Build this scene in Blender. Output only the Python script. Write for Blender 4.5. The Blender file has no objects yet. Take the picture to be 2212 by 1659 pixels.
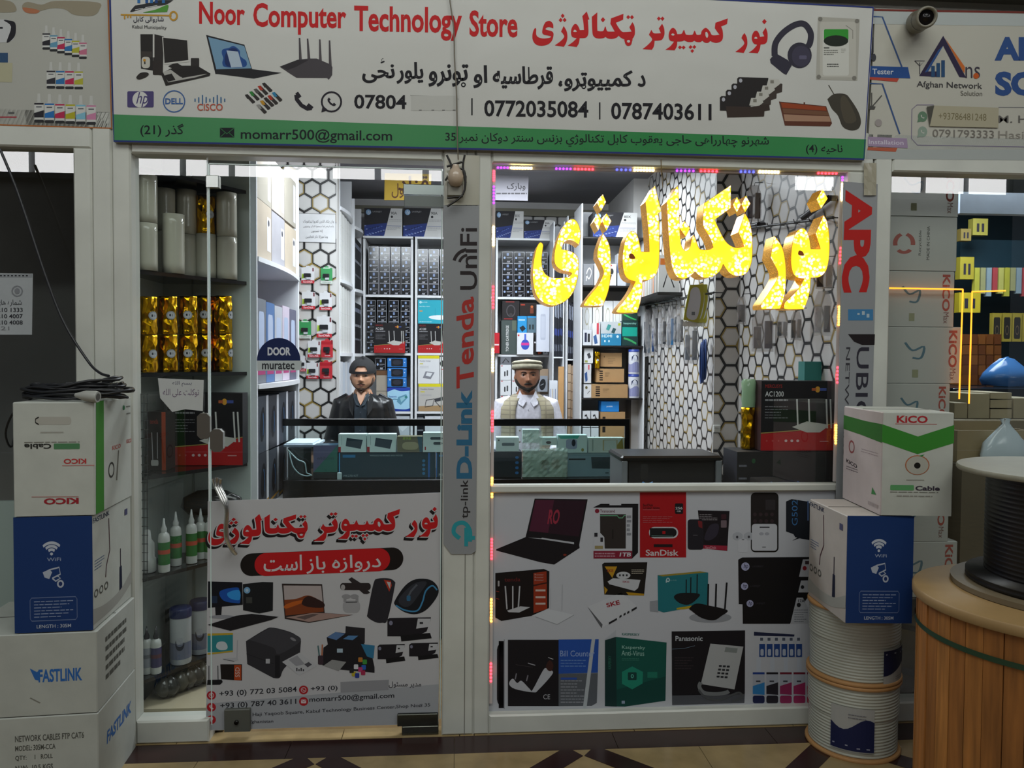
import bpy, math, random
from math import sin, cos, pi, sqrt, tan, atan2, floor, hypot
from mathutils import Vector as V, Matrix
S = bpy.context.scene
C = S.collection
# ---------------------------------------------------------------- camera, world, lights, exposure
D, HC, FPX, YAW, PITCH, ROLL = 2.9, 1.42, 1660.0, 0.07312, -0.031386, 0.0065107
_cp, _sp = cos(PITCH), sin(PITCH)
FW = V((sin(YAW)*_cp, cos(YAW)*_cp, _sp))
_rt = V((cos(YAW), -sin(YAW), 0)); _up = _rt.cross(FW)
RT = cos(ROLL)*_rt + sin(ROLL)*_up
UP = -sin(ROLL)*_rt + cos(ROLL)*_up
EYE = V((0, -D, HC))
cam = bpy.data.cameras.new('camera'); cam.sensor_width = 36; cam.lens = FPX/2212*36; cam.clip_start = .05
co = bpy.data.objects.new('camera', cam); C.objects.link(co)
co.matrix_world = Matrix(((RT.x, UP.x, -FW.x, EYE.x), (RT.y, UP.y, -FW.y, EYE.y), (RT.z, UP.z, -FW.z, EYE.z), (0, 0, 0, 1)))
S.camera = co
S.view_settings.view_transform = 'Standard'; S.view_settings.look = 'None'
S.view_settings.gamma = 1; S.view_settings.use_curve_mapping = False; S.view_settings.exposure = 0.0
w = bpy.data.worlds.new('hall_daylight'); S.world = w; w.use_nodes = True
w.node_tree.nodes['Background'].inputs[0].default_value = (.80, .88, 1.0, 1)
w.node_tree.nodes['Background'].inputs[1].default_value = .15
def area(name, loc, target, sx, sy, power, col):
    l = bpy.data.lights.new(name, 'AREA'); l.shape = 'RECTANGLE'; l.size = sx; l.size_y = sy; l.energy = power; l.color = col
    o = bpy.data.objects.new(name, l); C.objects.link(o); o.location = loc
    o.rotation_euler = (V(target)-V(loc)).to_track_quat('-Z', 'Y').to_euler(); return o
area('hall_skylight', (0.3, -3.2, 5.0), (0.1, -.5, 1.6), 6.0, 1.6, 120, (.96, 1.0, .955))
area('shop_ceiling_light', (-.35, 1.05, 2.60), (-.30, 1.9, 0), 1.3, .5, 44, (.90, .94, 1.0))
area('shop_ceiling_light', (.55, 1.9, 2.60), (.55, 2.3, 0), 1.2, .5, 48, (.90, .94, 1.0))
area('neighbour_shop_light', (2.9, 1.3, 2.6), (2.9, 1.5, 0), 1.2, .8, 48, (.85, .93, 1.0))
random.seed(7)
# ---------------------------------------------------------------- helpers
def ray(px, py): return FW + ((px-1106)/FPX)*RT - ((py-829.5)/FPX)*UP
def at(px, py, Y=0.0):                       # point of the plane y = Y seen at a pixel of the photograph
    d = ray(px, py); return EYE + d*((Y+D)/d.y)
def atX(px, py, X): d = ray(px, py); return EYE + d*(X/d.x)
def atZ(px, py, Z): d = ray(px, py); return EYE + d*((Z-HC)/d.z)
def hexc(h):
    if not isinstance(h, str): return h
    r = [int(h[i:i+2], 16)/255 for i in (0, 2, 4)]
    return tuple((c/12.92 if c <= .04045 else ((c+.055)/1.055)**2.4) for c in r)+(1.0,)
_M = {}
def mat(kind):
    if kind in _M: return _M[kind]
    m = bpy.data.materials.new(kind); m.use_nodes = True; nt = m.node_tree; N = nt.nodes; L = nt.links
    b = N['Principled BSDF']; a = N.new('ShaderNodeAttribute'); a.attribute_name = 'Col'
    R = dict(matte=.75, card=.55, satin=.38, gloss=.16, print=.6, banner=.36, skin=.52, cloth=.9, leather=.36, metal=.28, foil=.2,
             film=.15, wood=.6, pvc=.36, wall=.7, tile=.22, steel=.25, screen=.1, plastic=.3).get(kind, .5)
    b.inputs['Roughness'].default_value = R
    if kind == 'print': b.inputs['Specular IOR Level'].default_value = .25
    tc = N.new('ShaderNodeTexCoord')
    def noise(sc, det=3, src='Object', stretch=None):
        n = N.new('ShaderNodeTexNoise'); n.inputs['Scale'].default_value = sc; n.inputs['Detail'].default_value = det
        if stretch:
            mp = N.new('ShaderNodeMapping'); mp.inputs['Scale'].default_value = stretch; L.new(tc.outputs[src], mp.inputs[0]); L.new(mp.outputs[0], n.inputs[0])
        else: L.new(tc.outputs[src], n.inputs[0])
        return n
    def tint(n, lo, hi):
        r = N.new('ShaderNodeMapRange'); r.inputs[1].default_value = .3; r.inputs[2].default_value = .7
        r.inputs[3].default_value = lo; r.inputs[4].default_value = hi; L.new(n.outputs[0], r.inputs[0])
        v = N.new('ShaderNodeVectorMath'); v.operation = 'SCALE'; L.new(a.outputs['Color'], v.inputs[0]); L.new(r.outputs[0], v.inputs['Scale'])
        L.new(v.outputs[0], b.inputs['Base Color'])
    def bump(n, st, dist=.002):
        bp = N.new('ShaderNodeBump'); bp.inputs['Strength'].default_value = st; bp.inputs['Distance'].default_value = dist
        L.new(n.outputs[0], bp.inputs['Height']); L.new(bp.outputs[0], b.inputs['Normal'])
    L.new(a.outputs['Color'], b.inputs['Base Color'])
    if kind in ('metal', 'steel', 'foil'): b.inputs['Metallic'].default_value = 1.0
    if kind == 'foil':
        n = N.new('ShaderNodeTexVoronoi'); n.inputs['Scale'].default_value = 42
        mp = N.new('ShaderNodeMapping'); mp.inputs['Scale'].default_value = (1, 1, .55); L.new(tc.outputs['Object'], mp.inputs[0]); L.new(mp.outputs[0], n.inputs[0])
        bump(n, 1.0, .012)
    if kind == 'wall': tint(noise(3.5, 6), .9, 1.03)
    if kind == 'matte': tint(noise(9, 4), .93, 1.03)
    if kind == 'pvc': tint(noise(5, 6), .88, 1.03)
    if kind == 'card': tint(noise(14, 4), .93, 1.03)
    if kind == 'tile': tint(noise(11, 8), .8, 1.12)
    if kind == 'banner': bump(noise(3.2, 2), .35, .02)
    if kind == 'wood':
        tint(noise(6, 8, stretch=(9, 9, .7)), .62, 1.15); bump(noise(9, 6, stretch=(9, 9, .8)), .3, .002)
    if kind == 'cloth': tint(noise(60, 4), .85, 1.08)
    if kind == 'leather': tint(noise(12, 4), .8, 1.1); bump(noise(16, 5), .5, .01)
    if kind == 'film':                        # clear wrinkled polybag film
        tr = N.new('ShaderNodeBsdfTransparent'); mx = N.new('ShaderNodeMixShader'); mx.inputs[0].default_value = .34
        out = N['Material Output']; L.new(tr.outputs[0], mx.inputs[1]); L.new(b.outputs[0], mx.inputs[2]); L.new(mx.outputs[0], out.inputs[0])
        bump(noise(22, 3), 1.0, .02)
    if kind == 'plastic': pass
    _M[kind] = m; return m
def glass_mat(name, tint=(.93, .97, .96), f0=.05):   # thin pane: part lets through, part mirrors, by the angle of the surface
    m = bpy.data.materials.new(name); m.use_nodes = True; nt = m.node_tree; N = nt.nodes; L = nt.links; N.remove(N['Principled BSDF'])
    tr = N.new('ShaderNodeBsdfTransparent'); tr.inputs[0].default_value = (*tint, 1); gl = N.new('ShaderNodeBsdfGlossy'); gl.inputs['Roughness'].default_value = .0
    g = N.new('ShaderNodeNewGeometry'); d = N.new('ShaderNodeVectorMath'); d.operation = 'DOT_PRODUCT'
    L.new(g.outputs['Incoming'], d.inputs[0]); L.new(g.outputs['Normal'], d.inputs[1])
    ab = N.new('ShaderNodeMath'); ab.operation = 'ABSOLUTE'; L.new(d.outputs['Value'], ab.inputs[0])
    iv = N.new('ShaderNodeMath'); iv.operation = 'SUBTRACT'; iv.inputs[0].default_value = 1; L.new(ab.outputs[0], iv.inputs[1])
    pw = N.new('ShaderNodeMath'); pw.operation = 'POWER'; L.new(iv.outputs[0], pw.inputs[0]); pw.inputs[1].default_value = 5
    ml = N.new('ShaderNodeMath'); ml.operation = 'MULTIPLY_ADD'; L.new(pw.outputs[0], ml.inputs[0]); ml.inputs[1].default_value = 1-f0; ml.inputs[2].default_value = f0
    mx = N.new('ShaderNodeMixShader'); L.new(ml.outputs[0], mx.inputs[0]); L.new(tr.outputs[0], mx.inputs[1]); L.new(gl.outputs[0], mx.inputs[2])
    L.new(mx.outputs[0], N['Material Output'].inputs[0]); return m
GLASS = glass_mat('window_glass', (.93, .97, .96), .085); _M['glass'] = GLASS
_M['case_glass'] = glass_mat('case_glass', (.84, .95, .95), .06)
def emit_mat(name, col, st, sparkle=False):
    m = bpy.data.materials.new(name); m.use_nodes = True; nt = m.node_tree; N = nt.nodes; L = nt.links; b = N['Principled BSDF']
    b.inputs['Base Color'].default_value = (*[min(1, c) for c in col], 1); b.inputs['Emission Color'].default_value = (*col, 1); b.inputs['Emission Strength'].default_value = st
    if sparkle:                               # lamps behind glitter acrylic: orange to lemon with white points
        tc = N.new('ShaderNodeTexCoord')
        n1 = N.new('ShaderNodeTexNoise'); n1.inputs['Scale'].default_value = 7; L.new(tc.outputs['Object'], n1.inputs[0])
        r1 = N.new('ShaderNodeValToRGB'); r1.color_ramp.elements[0].position = .38; r1.color_ramp.elements[0].color = (1, .55, .0, 1)
        r1.color_ramp.elements[1].position = .54; r1.color_ramp.elements[1].color = (.90, .97, .02, 1); L.new(n1.outputs[0], r1.inputs[0])
        vo = N.new('ShaderNodeTexVoronoi'); vo.inputs['Scale'].default_value = 75; L.new(tc.outputs['Object'], vo.inputs[0])
        lt = N.new('ShaderNodeMapRange'); lt.inputs[1].default_value = .56; lt.inputs[2].default_value = .34; lt.inputs[3].default_value = 0; lt.inputs[4].default_value = 1; L.new(vo.outputs['Distance'], lt.inputs[0])
        n2 = N.new('ShaderNodeTexNoise'); n2.inputs['Scale'].default_value = 9; n2.inputs['Detail'].default_value = 3; L.new(tc.outputs['Object'], n2.inputs[0])
        g2 = N.new('ShaderNodeMapRange'); g2.inputs[1].default_value = .44; g2.inputs[2].default_value = .54; L.new(n2.outputs[0], g2.inputs[0])
        mu = N.new('ShaderNodeMath'); mu.operation = 'MULTIPLY'; L.new(lt.outputs[0], mu.inputs[0]); L.new(g2.outputs[0], mu.inputs[1])
        mx = N.new('ShaderNodeMix'); mx.data_type = 'RGBA'; L.new(mu.outputs[0], mx.inputs[0]); L.new(r1.outputs[0], mx.inputs[6]); mx.inputs[7].default_value = (1.6, 1.5, 1.25, 1)
        L.new(mx.outputs[2], b.inputs['Emission Color'])
    _M[name] = m; return m
MW = {}                                       # world matrices of the parents, for parts given in world coordinates
def tag(o, label=None, cat=None, group=None, kind=None):
    if label: o['label'] = label
    if cat: o['category'] = cat
    if group: o['group'] = group
    if kind: o['kind'] = kind
    return o
def thing(name, label=None, cat=None, loc=(0, 0, 0), rz=0.0, group=None, kind=None):
    o = bpy.data.objects.new(name, None); C.objects.link(o); o.location = loc; o.rotation_euler = (0, 0, rz); o.empty_display_size = .05
    MW[o.name] = Matrix.Translation(loc) @ Matrix.Rotation(rz, 4, 'Z')
    return tag(o, label, cat, group, kind)
def kids(o): return [c for c in ALL if c.parent == o]
ALL = []
def dup(o, loc, label=None, rz=None, group=None):
    c = o.copy(); C.objects.link(c); c.location = loc; ALL.append(c)
    if rz is not None: c.rotation_euler = (0, 0, rz)
    if label: c['label'] = label
    if group: c['group'] = group
    for k in kids(o):
        d = k.copy(); C.objects.link(d); d.parent = c; ALL.append(d)
        for g in kids(k):
            e = g.copy(); C.objects.link(e); e.parent = d; ALL.append(e)
    return c
class G:
    def __init__(s): s.v = []; s.f = []; s.c = []; s.s = []
    def add(s, vs, fs, col, smooth=False):
        n = len(s.v); s.v += [V(v) for v in vs]
        for i, f in enumerate(fs):
            s.f.append([n+k for k in f]); s.c.append(hexc(col[i] if isinstance(col, list) else col)); s.s.append(smooth)
        return s
    def box(s, x0, x1, y0, y1, z0, z1, col, M=None, b=0):
        """col: one colour, or a dict with keys front(-y) back right(+x) left top bottom, and d for the rest; b chamfers the vertical and top edges"""
        cs = (lambda k: col.get(k, col.get('d'))) if isinstance(col, dict) else (lambda k: col)
        vs = [(x0, y0, z0), (x1, y0, z0), (x1, y1, z0), (x0, y1, z0), (x0, y0, z1), (x1, y0, z1), (x1, y1, z1), (x0, y1, z1)]
        if b:
            vs = []
            for z, e in ((z0, 0), (z1-b, 0), (z1, b)):
                X0, X1, Y0, Y1 = x0+e, x1-e, y0+e, y1-e; k = b if not e else b*.6
                vs += [(X0+k, Y0, z), (X1-k, Y0, z), (X1, Y0+k, z), (X1, Y1-k, z), (X1-k, Y1, z), (X0+k, Y1, z), (X0, Y1-k, z), (X0, Y0+k, z)]
            fs = [[7, 6, 5, 4, 3, 2, 1, 0], list(range(16, 24))]; c = [cs('bottom'), cs('top')]
            kk = ['front', 'front', 'right', 'right', 'back', 'back', 'left', 'left']
            for l in (0, 8):
                for i in range(8): fs.append([l+i, l+(i+1) % 8, l+8+(i+1) % 8, l+8+i]); c.append(cs(kk[i]))
        else:
            fs = [[0, 1, 5, 4], [2, 3, 7, 6], [1, 2, 6, 5], [3, 0, 4, 7], [4, 5, 6, 7], [3, 2, 1, 0]]
            c = [cs(k) for k in ('front', 'back', 'right', 'left', 'top', 'bottom')]
        if M: vs = [M @ V(v) for v in vs]
        return s.add(vs, fs, c)
    def prism(s, poly, fr, h0, h1, col, side=None, smooth=False):
        n = len(poly); a = [fr(p[0], p[1], h0) for p in poly]; b = [fr(p[0], p[1], h1) for p in poly]
        s.add(a+b, [list(range(n, 2*n)), list(range(n-1, -1, -1))], col)
        return s.add(a+b, [[i, (i+1) % n, n+(i+1) % n, n+i] for i in range(n)], side or col, smooth)
    def lathe(s, prof, n=20, col='ffffff', M=None, cap=True, sy=1.0, smooth=True):
        vs = []
        for r, z in prof:
            for i in range(n): a = 2*pi*i/n; vs.append((r*cos(a), r*sin(a)*sy, z))
        if M: vs = [M @ V(v) for v in vs]
        fs = []; cc = []
        for j in range(len(prof)-1):
            for i in range(n):
                fs.append([j*n+i, j*n+(i+1) % n, (j+1)*n+(i+1) % n, (j+1)*n+i]); cc.append(col[j] if isinstance(col, list) else col)
        s.add(vs, fs, cc, smooth)
        if cap:
            m = len(prof)-1
            s.add(vs[:n], [list(range(n-1, -1, -1))], col[0] if isinstance(col, list) else col)
            s.add(vs[m*n:], [list(range(n))], col[-1] if isinstance(col, list) else col)
        return s
    def tube(s, pts, r, n=8, col='222222', cap=True):
        pts = [V(p) for p in pts]; m = len(pts); vs = []; u = None
        for i, p in enumerate(pts):
            t = (pts[min(i+1, m-1)]-pts[max(i-1, 0)]).normalized()
            if u is None: u = t.orthogonal().normalized()
            u = (u - t*u.dot(t)).normalized(); w = t.cross(u)
            rr = r[i] if isinstance(r, (list, tuple)) else r
            for k in range(n): a = 2*pi*k/n; vs.append(p+u*cos(a)*rr+w*sin(a)*rr)
        fs = [[j*n+i, j*n+(i+1) % n, (j+1)*n+(i+1) % n, (j+1)*n+i] for j in range(m-1) for i in range(n)]
        s.add(vs, fs, col, True)
        if cap: s.add(vs[:n], [list(range(n-1, -1, -1))], col); s.add(vs[-n:], [list(range(n))], col)
        return s
    def build(s, name, mt='card', parent=None, label=None, cat=None, group=None, kind=None, local=False, base=True, loc=None):
        vs = s.v
        if parent is not None and not local:
            inv = MW[parent.name].inverted() if parent.name in MW else Matrix()
            vs = [inv @ v for v in vs]
        org = None
        if parent is None and loc is None and vs:
            xs = [v.x for v in vs]; ys = [v.y for v in vs]; zs = [v.z for v in vs]
            org = V(((min(xs)+max(xs))/2, (min(ys)+max(ys))/2, min(zs))); vs = [v-org for v in vs]
        me = bpy.data.meshes.new(name); me.from_pydata([tuple(v) for v in vs], [], s.f)
        at_ = me.color_attributes.new('Col', 'FLOAT_COLOR', 'CORNER'); buf = []
        for p in me.polygons: buf += list(s.c[p.index])*p.loop_total
        at_.data.foreach_set('color', buf)
        me.polygons.foreach_set('use_smooth', s.s)
        me.materials.append(mat(mt) if isinstance(mt, str) else mt); me.update()
        o = bpy.data.objects.new(name, me); C.objects.link(o); ALL.append(o)
        if parent is not None:
            o.parent = parent; MW[o.name] = MW.get(parent.name, Matrix())
        elif org is not None: o.location = org; MW[o.name] = Matrix.Translation(org)
        elif loc is not None: o.location = loc; MW[o.name] = Matrix.Translation(loc)
        return tag(o, label, cat, group, kind)
def cr(pts, k=5, closed=True):                # smooth curve through points; a repeated point is a corner
    out = []; n = len(pts)
    for i in range(n if closed else n-1):
        p0, p1, p2, p3 = [pts[(i+j) % n] if closed else pts[max(0, min(n-1, i+j))] for j in (-1, 0, 1, 2)]
        if p1[0] == p2[0] and p1[1] == p2[1]: continue
        if p0 == p1 and p2 == p3: out.append(tuple(p1)); continue
        for q in range(k):
            t = q/k; out.append(tuple(.5*(2*b+(c-a)*t+(2*a-5*b+4*c-d)*t*t+(-a+3*b-3*c+d)*t*t*t) for a, b, c, d in zip(p0, p1, p2, p3)))
    if not closed: out.append(tuple(pts[-1]))
    return out
# ---- Arabic script: joined letter forms
_A4 = {'ب': 0xFE8F, 'پ': 0xFB56, 'ت': 0xFE95, 'ټ': 0xFE95, 'ج': 0xFE9D, 'چ': 0xFB7A, 'ح': 0xFEA1, 'خ': 0xFEA5, 'ځ': 0xFEA1, 'س': 0xFEB1, 'ش': 0xFEB5, 'ص': 0xFEB9,
       'ط': 0xFEC1, 'ع': 0xFEC9, 'غ': 0xFECD, 'ف': 0xFED1, 'ق': 0xFED5, 'ک': 0xFB8E, 'گ': 0xFB92, 'ل': 0xFEDD, 'م': 0xFEE1, 'ن': 0xFEE5, 'ه': 0xFEE9, 'ی': 0xFBFC, 'ي': 0xFEF1, 'ئ': 0xFE89}
_A2 = {'ا': 0xFE8D, 'د': 0xFEA9, 'ذ': 0xFEAB, 'ر': 0xFEAD, 'ز': 0xFEAF, 'ژ': 0xFB8A, 'و': 0xFEED, 'أ': 0xFE83, 'إ': 0xFE87}
def ar(s):
    r = []; n = len(s)
    for i, c in enumerate(s):
        pj = i > 0 and s[i-1] in _A4; nj = i+1 < n and (s[i+1] in _A4 or s[i+1] in _A2)
        if c in _A4: r.append(chr(_A4[c] + ((3 if nj else 1) if pj else (2 if nj else 0))))
        elif c in _A2: r.append(chr(_A2[c] + (1 if pj else 0)))
        else: r.append(c)
    out = []; run = ''
    for c in reversed(r):
        if c.isascii() and c.isalnum(): run = c+run
        else:
            out.append(run); run = ''; out.append({'(': ')', ')': '('}.get(c, c))
    out.append(run); return ''.join(out)
_T = {}
def textgeo(s, b, res=3):
    k = (s, b)
    if k in _T: return _T[k]
    cu = bpy.data.curves.new('t', 'FONT'); cu.body = s; cu.size = 1; cu.resolution_u = res; cu.offset = b
    o = bpy.data.objects.new('t', cu); me = o.to_mesh()
    if me is None or not len(me.vertices):
        C.objects.link(o); bpy.context.view_layer.update(); me = o.evaluated_get(bpy.context.evaluated_depsgraph_get()).to_mesh()
    vs = [(v.co.x, v.co.y) for v in me.vertices]; fs = [list(p.vertices) for p in me.polygons]
    if vs:
        x0 = min(v[0] for v in vs); x1 = max(v[0] for v in vs); y0 = min(v[1] for v in vs); y1 = max(v[1] for v in vs)
        vs = [((x-x0)/max(1e-6, x1-x0), (y-y0)/max(1e-6, y1-y0)) for x, y in vs]
    bpy.data.objects.remove(o); _T[k] = (vs, fs); return _T[k]
class P(G):
    """flat print on a surface: fr(x, y, h) with y running down the picture"""
    def __init__(s, fr, h=.0005, dh=.00006): super().__init__(); s.fr = fr; s.h = h; s.dh = dh
    def poly(s, pts, col):
        s.h += s.dh; s.add([s.fr(p[0], p[1], s.h) for p in pts], [list(range(len(pts)))], col); return s
    def sm(s, pts, col, k=4): return s.poly(cr(pts, k), col)
    def rect(s, x0, y0, x1, y1, col): return s.poly([(x0, y0), (x1, y0), (x1, y1), (x0, y1)], col)
    def rr(s, x0, y0, x1, y1, r, col, n=4, sl=0):
        p = []
        for cx, cy, a0 in ((x1-r, y0+r, -90), (x1-r, y1-r, 0), (x0+r, y1-r, 90), (x0+r, y0+r, 180)):
            for i in range(n+1): a = math.radians(a0+90*i/n); p.append((cx+r*cos(a), cy+r*sin(a)))
        return s.poly([(x, y+sl*(x-x0)) for x, y in p], col)
    def ell(s, cx, cy, rx, ry, col, n=20, rot=0):
        q = []
        for i in range(n):
            a = 2*pi*i/n; x, y = rx*cos(a), ry*sin(a); q.append((cx+x*cos(rot)-y*sin(rot), cy+x*sin(rot)+y*cos(rot)))
        return s.poly(q, col)
    def line(s, pts, w, col, closed=False):
        s.h += s.dh; n = len(pts); L = []; R_ = []
        for i in range(n):
            a = pts[(i-1) % n] if closed else pts[max(0, i-1)]; b = pts[(i+1) % n] if closed else pts[min(n-1, i+1)]
            dx, dy = b[0]-a[0], b[1]-a[1]; l = hypot(dx, dy) or 1; nx, ny = -dy/l*w/2, dx/l*w/2
            L.append(s.fr(pts[i][0]+nx, pts[i][1]+ny, s.h)); R_.append(s.fr(pts[i][0]-nx, pts[i][1]-ny, s.h))
        m = n if closed else n-1
        s.add(L+R_, [[i, (i+1) % n, n+(i+1) % n, n+i] for i in range(m)], col); return s
    def ring(s, cx, cy, rx, ry, w, col, n=24, a0=0, a1=360):
        cl = a1-a0 >= 360; k = n if cl else n+1
        return s.line([(cx+rx*cos(math.radians(a0+(a1-a0)*i/n)), cy+ry*sin(math.radians(a0+(a1-a0)*i/n))) for i in range(k)], w, col, cl)
    def text(s, t, x0, y0, x1, y1, col, b=0.0, sl=0.0, it=0.0, rot=0):
        s.h += s.dh; vs, fs = textgeo(t, b); q = []
        for a, c in vs:
            if rot == 0: x = x0+a*(x1-x0)+it*c*(y1-y0); y = y1-c*(y1-y0)+sl*(a*(x1-x0))
            elif rot == 1: x = x1-c*(x1-x0)+sl*a*(y1-y0); y = y1-a*(y1-y0)-it*c*(x1-x0)
            elif rot == -1: x = x0+c*(x1-x0)+sl*a*(y1-y0); y = y0+a*(y1-y0)+it*c*(x1-x0)
            else: x = x1-a*(x1-x0); y = y0+c*(y1-y0)+sl*(x-x0)
            q.append(s.fr(x, y, s.h))
        if q: s.add(q, fs, col)
        return s
    def lines(s, x0, y0, x1, y1, n, col, wd=.45, seed=1):      # small print too fine to read: rows of word-length dashes
        rn = random.Random(seed); dy = (y1-y0)/n
        for i in range(n):
            x = x0; y = y0+dy*(i+.5); e = x1-(x1-x0)*rn.choice((0, .1, .3))
            while x < e:
                l = (x1-x0)*rn.uniform(.08, .2); s.h += 0; xx = min(x+l, e)
                s.add([s.fr(x, y-dy*wd/2, s.h), s.fr(xx, y-dy*wd/2, s.h), s.fr(xx, y+dy*wd/2, s.h), s.fr(x, y+dy*wd/2, s.h)], [[0, 1, 2, 3]], col); x = xx+(x1-x0)*.025
        s.h += s.dh; return s
def pf(Y): return lambda x, y, h: at(x, y, Y-h)            # picture frame on a plane parallel to the shopfront
def face(o, u, v, n):                                       # picture frame on a face: origin at its top left corner, u right, v down, n out
    o, u, v, n = V(o), V(u), V(v), V(n)
    return lambda x, y, h: o+u*x+v*y+n*h
def ffront(x0, y, z1): return face((x0, y, z1), (1, 0, 0), (0, 0, -1), (0, -1, 0))
ORD = ('first', 'second', 'third', 'fourth', 'fifth', 'sixth', 'seventh', 'eighth', 'ninth', 'tenth', 'eleventh', 'twelfth')
def fright(x, y0, z1): return face((x, y0, z1), (0, 1, 0), (0, 0, -1), (1, 0, 0))
def fleft(x, y1, z1): return face((x, y1, z1), (0, -1, 0), (0, 0, -1), (-1, 0, 0))
def prect(px0, py0, px1, py1, Y):
    a = at((px0+px1)/2, py0, Y); b = at((px0+px1)/2, py1, Y); m = (py0+py1)/2
    return at(px0, m, Y).x, at(px1, m, Y).x, b.z, a.z
def pbox(g, px0, py0, px1, py1, Y, dep, col, b=0):          # box standing back from plane Y whose front fills a photo rectangle
    x0, x1, z0, z1 = prect(px0, py0, px1, py1, Y); g.box(x0, x1, Y, Y+dep, z0, z1, col, b=b); return x0, x1, z0, z1
# ---------------------------------------------------------------- the setting
PVC = 'c9cac1'
def struct(name, g, mt='wall', **k): return g.build(name, mt, kind='structure', **k)
g = G(); g.box(-7, 9, -9, 5, -.12, -.012, '8a7350'); floor_ = struct('floor', g, 'tile')
g = G(); g.box(-7, 9, -9.2, -9, 0, 5.9, '6f7274'); wall_back = struct('wall_back', g)
g = G(); g.box(-2.6, 4.6, .05, .14, 2.2, 4.2, 'b9b6ac'); wall_front = struct('wall_front', g)
g = G(); g.box(-1.30, 1.62, .06, 3.72, 2.76, 2.82, '8b8a90'); ceiling_ = struct('ceiling', g)
tag(ceiling_, 'grey ceiling of the shop above the shelves')
g = G(); g.box(-1.3, 1.6, 3.66, 3.72, 0, 2.76, 'c9c8c8'); wall_rear = struct('wall_far', g)
g = G(); g.box(-1.30, -1.25, .06, 3.7, 0, 2.76, 'c9cbca'); wall_left = struct('wall_left', g)
# right wall of the shop: near part, return and far part
g = G(); g.box(1.545, 1.60, .06, 1.2, 0, 2.76, 'c4c2c0'); g.box(1.405, 1.60, 1.2, 2.72, 0, 2.76, 'c4c2c0'); g.box(1.30, 1.60, 2.72, 3.7, 0, 2.76, 'c4c2c0'); wall_right = struct('wall_right', g)
# hall windows high on the far side of the hall: they show as the row of bright panes in the glass
emit_mat('sky_pane', (1.0, 1.0, 1.0), 10.0)
wn = thing('window_9', kind='structure', loc=(0, -8.9, 4.0))
g = G(); g.box(-7, 9, -9.0, -8.9, 4.04, 4.12, '7d8386'); g.box(-7, 9, -9.0, -8.9, 4.47, 4.55, '7d8386'); g.build('frame', 'pvc', wn)
x = -6.9
for i in range(22):
    if at(1045, 380, 8.96).x < x+.3 < at(1690, 380, 8.96).x: x += .72; continue
    g = G(); g.box(x, x+.62, -8.97, -8.95, 4.12, 4.47, 'ffffff'); g.build('pane', 'sky_pane', wn); x += .72
# floor: threshold tiles, dark border, cream tiles and the crossing dark bands
CREAM, DARKT = '9c875f', '301c1a'
def fl(px, py): p = atZ(px, py, 0); return (p.x, p.y)
def slab(pts, col, name='tile', z=0.0):
    g = G(); g.prism(pts, lambda x, y, h: V((x, y, h)), -.012, z, col); return g.build(name, 'tile', floor_)
yA, yB = fl(1106, 1587)[1], fl(1106, 1624)[1]                          # dark border strip runs along the shopfront
xs = [-2.4, -1.62, -1.02, -.42, .02, .075, .69, 1.32, 1.92, 2.5]
for a, b in zip(xs[:-1], xs[1:]): slab([(a+.0015, yA+.0015), (b-.0015, yA+.0015), (b-.0015, .045), (a+.0015, .045)], CREAM)
for i in range(9): slab([(-2.4+.6*i+.001, yB), (-2.4+.6*i+.599, yB), (-2.4+.6*i+.599, yA), (-2.4+.6*i+.001, yA)], DARKT, 'border_tile')
for i in range(-3, 4):                         # cream field
    for j in range(3): slab([(-.0+.9*i+.001, yB-.6*j-.599), (.9*i+.899, yB-.6*j-.599), (.9*i+.899, yB-.6*j-.001), (.9*i+.001, yB-.6*j-.001)], CREAM)
ap = (fl(1262, 1636)[0], yB-.045); ap2 = fl(680, 1652); a1, a2 = fl(1213, 1621), fl(1148, 1659); k_ = (a2[0]-a1[0])/(a2[1]-a1[1]); stp = ap[0]-ap2[0]
for i in range(-2, 4):
    x0 = ap[0]+stp*i; y0 = ap[1]
    for s_ in (-1, 1):
        w_ = .08; e = 1.3; slab([(x0+s_*w_, yB-.001), (x0+s_*(w_-.045), yB-.001), (x0+s_*.002, y0), (x0+s_*(.002+e*k_), y0-e), (x0+s_*(w_+(yB-y0)*k_+e*k_), y0-e)][::-s_], DARKT, 'diagonal_tile', .0012+.0004*(s_ > 0))
# ---- PVC frames
def beam(par, name, x0, x1, z0, z1, y0=-.03, y1=.045, col=PVC, groove=0):
    g = G(); e = .006
    vs = [(x0, y1, z0), (x1, y1, z0), (x1, y1, z1), (x0, y1, z1), (x0, y0+e, z0), (x1, y0+e, z0), (x1, y0+e, z1), (x0, y0+e, z1), (x0+e, y0, z0+e), (x1-e, y0, z0+e), (x1-e, y0, z1-e), (x0+e, y0, z1-e)]
    fs = [[3, 2, 1, 0], [8, 9, 10, 11]]
    for a in (0, 4):
        for i in range(4): fs.append([a+i, a+(i+1) % 4, a+4+(i+1) % 4, a+4+i])
    g.add(vs, fs, col)
    if groove:
        xm = x0+groove; g.box(xm-.0015, xm+.0015, y0-.0006, y0+.002, z0, z1, '77766e')
    return g.build(name, 'pvc', par)
def pane(par, x0, x1, z0, z1, y=0.0, t=.005, mt='glass', name='glass_pane'):
    g = G(); g.add([(x0, y, z0), (x1, y, z0), (x1, y, z1), (x0, y, z1)], [[0, 1, 2, 3]], 'ffffff'); return g.build(name, mt, par)
ZT = 2.152
w2 = thing('window_2', kind='structure', loc=(-1.04, 0, 0))
beam(w2, 'post', -1.300, -1.232, 0, 2.30); beam(w2, 'post', -1.231, -1.166, 0, 2.30)
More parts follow.
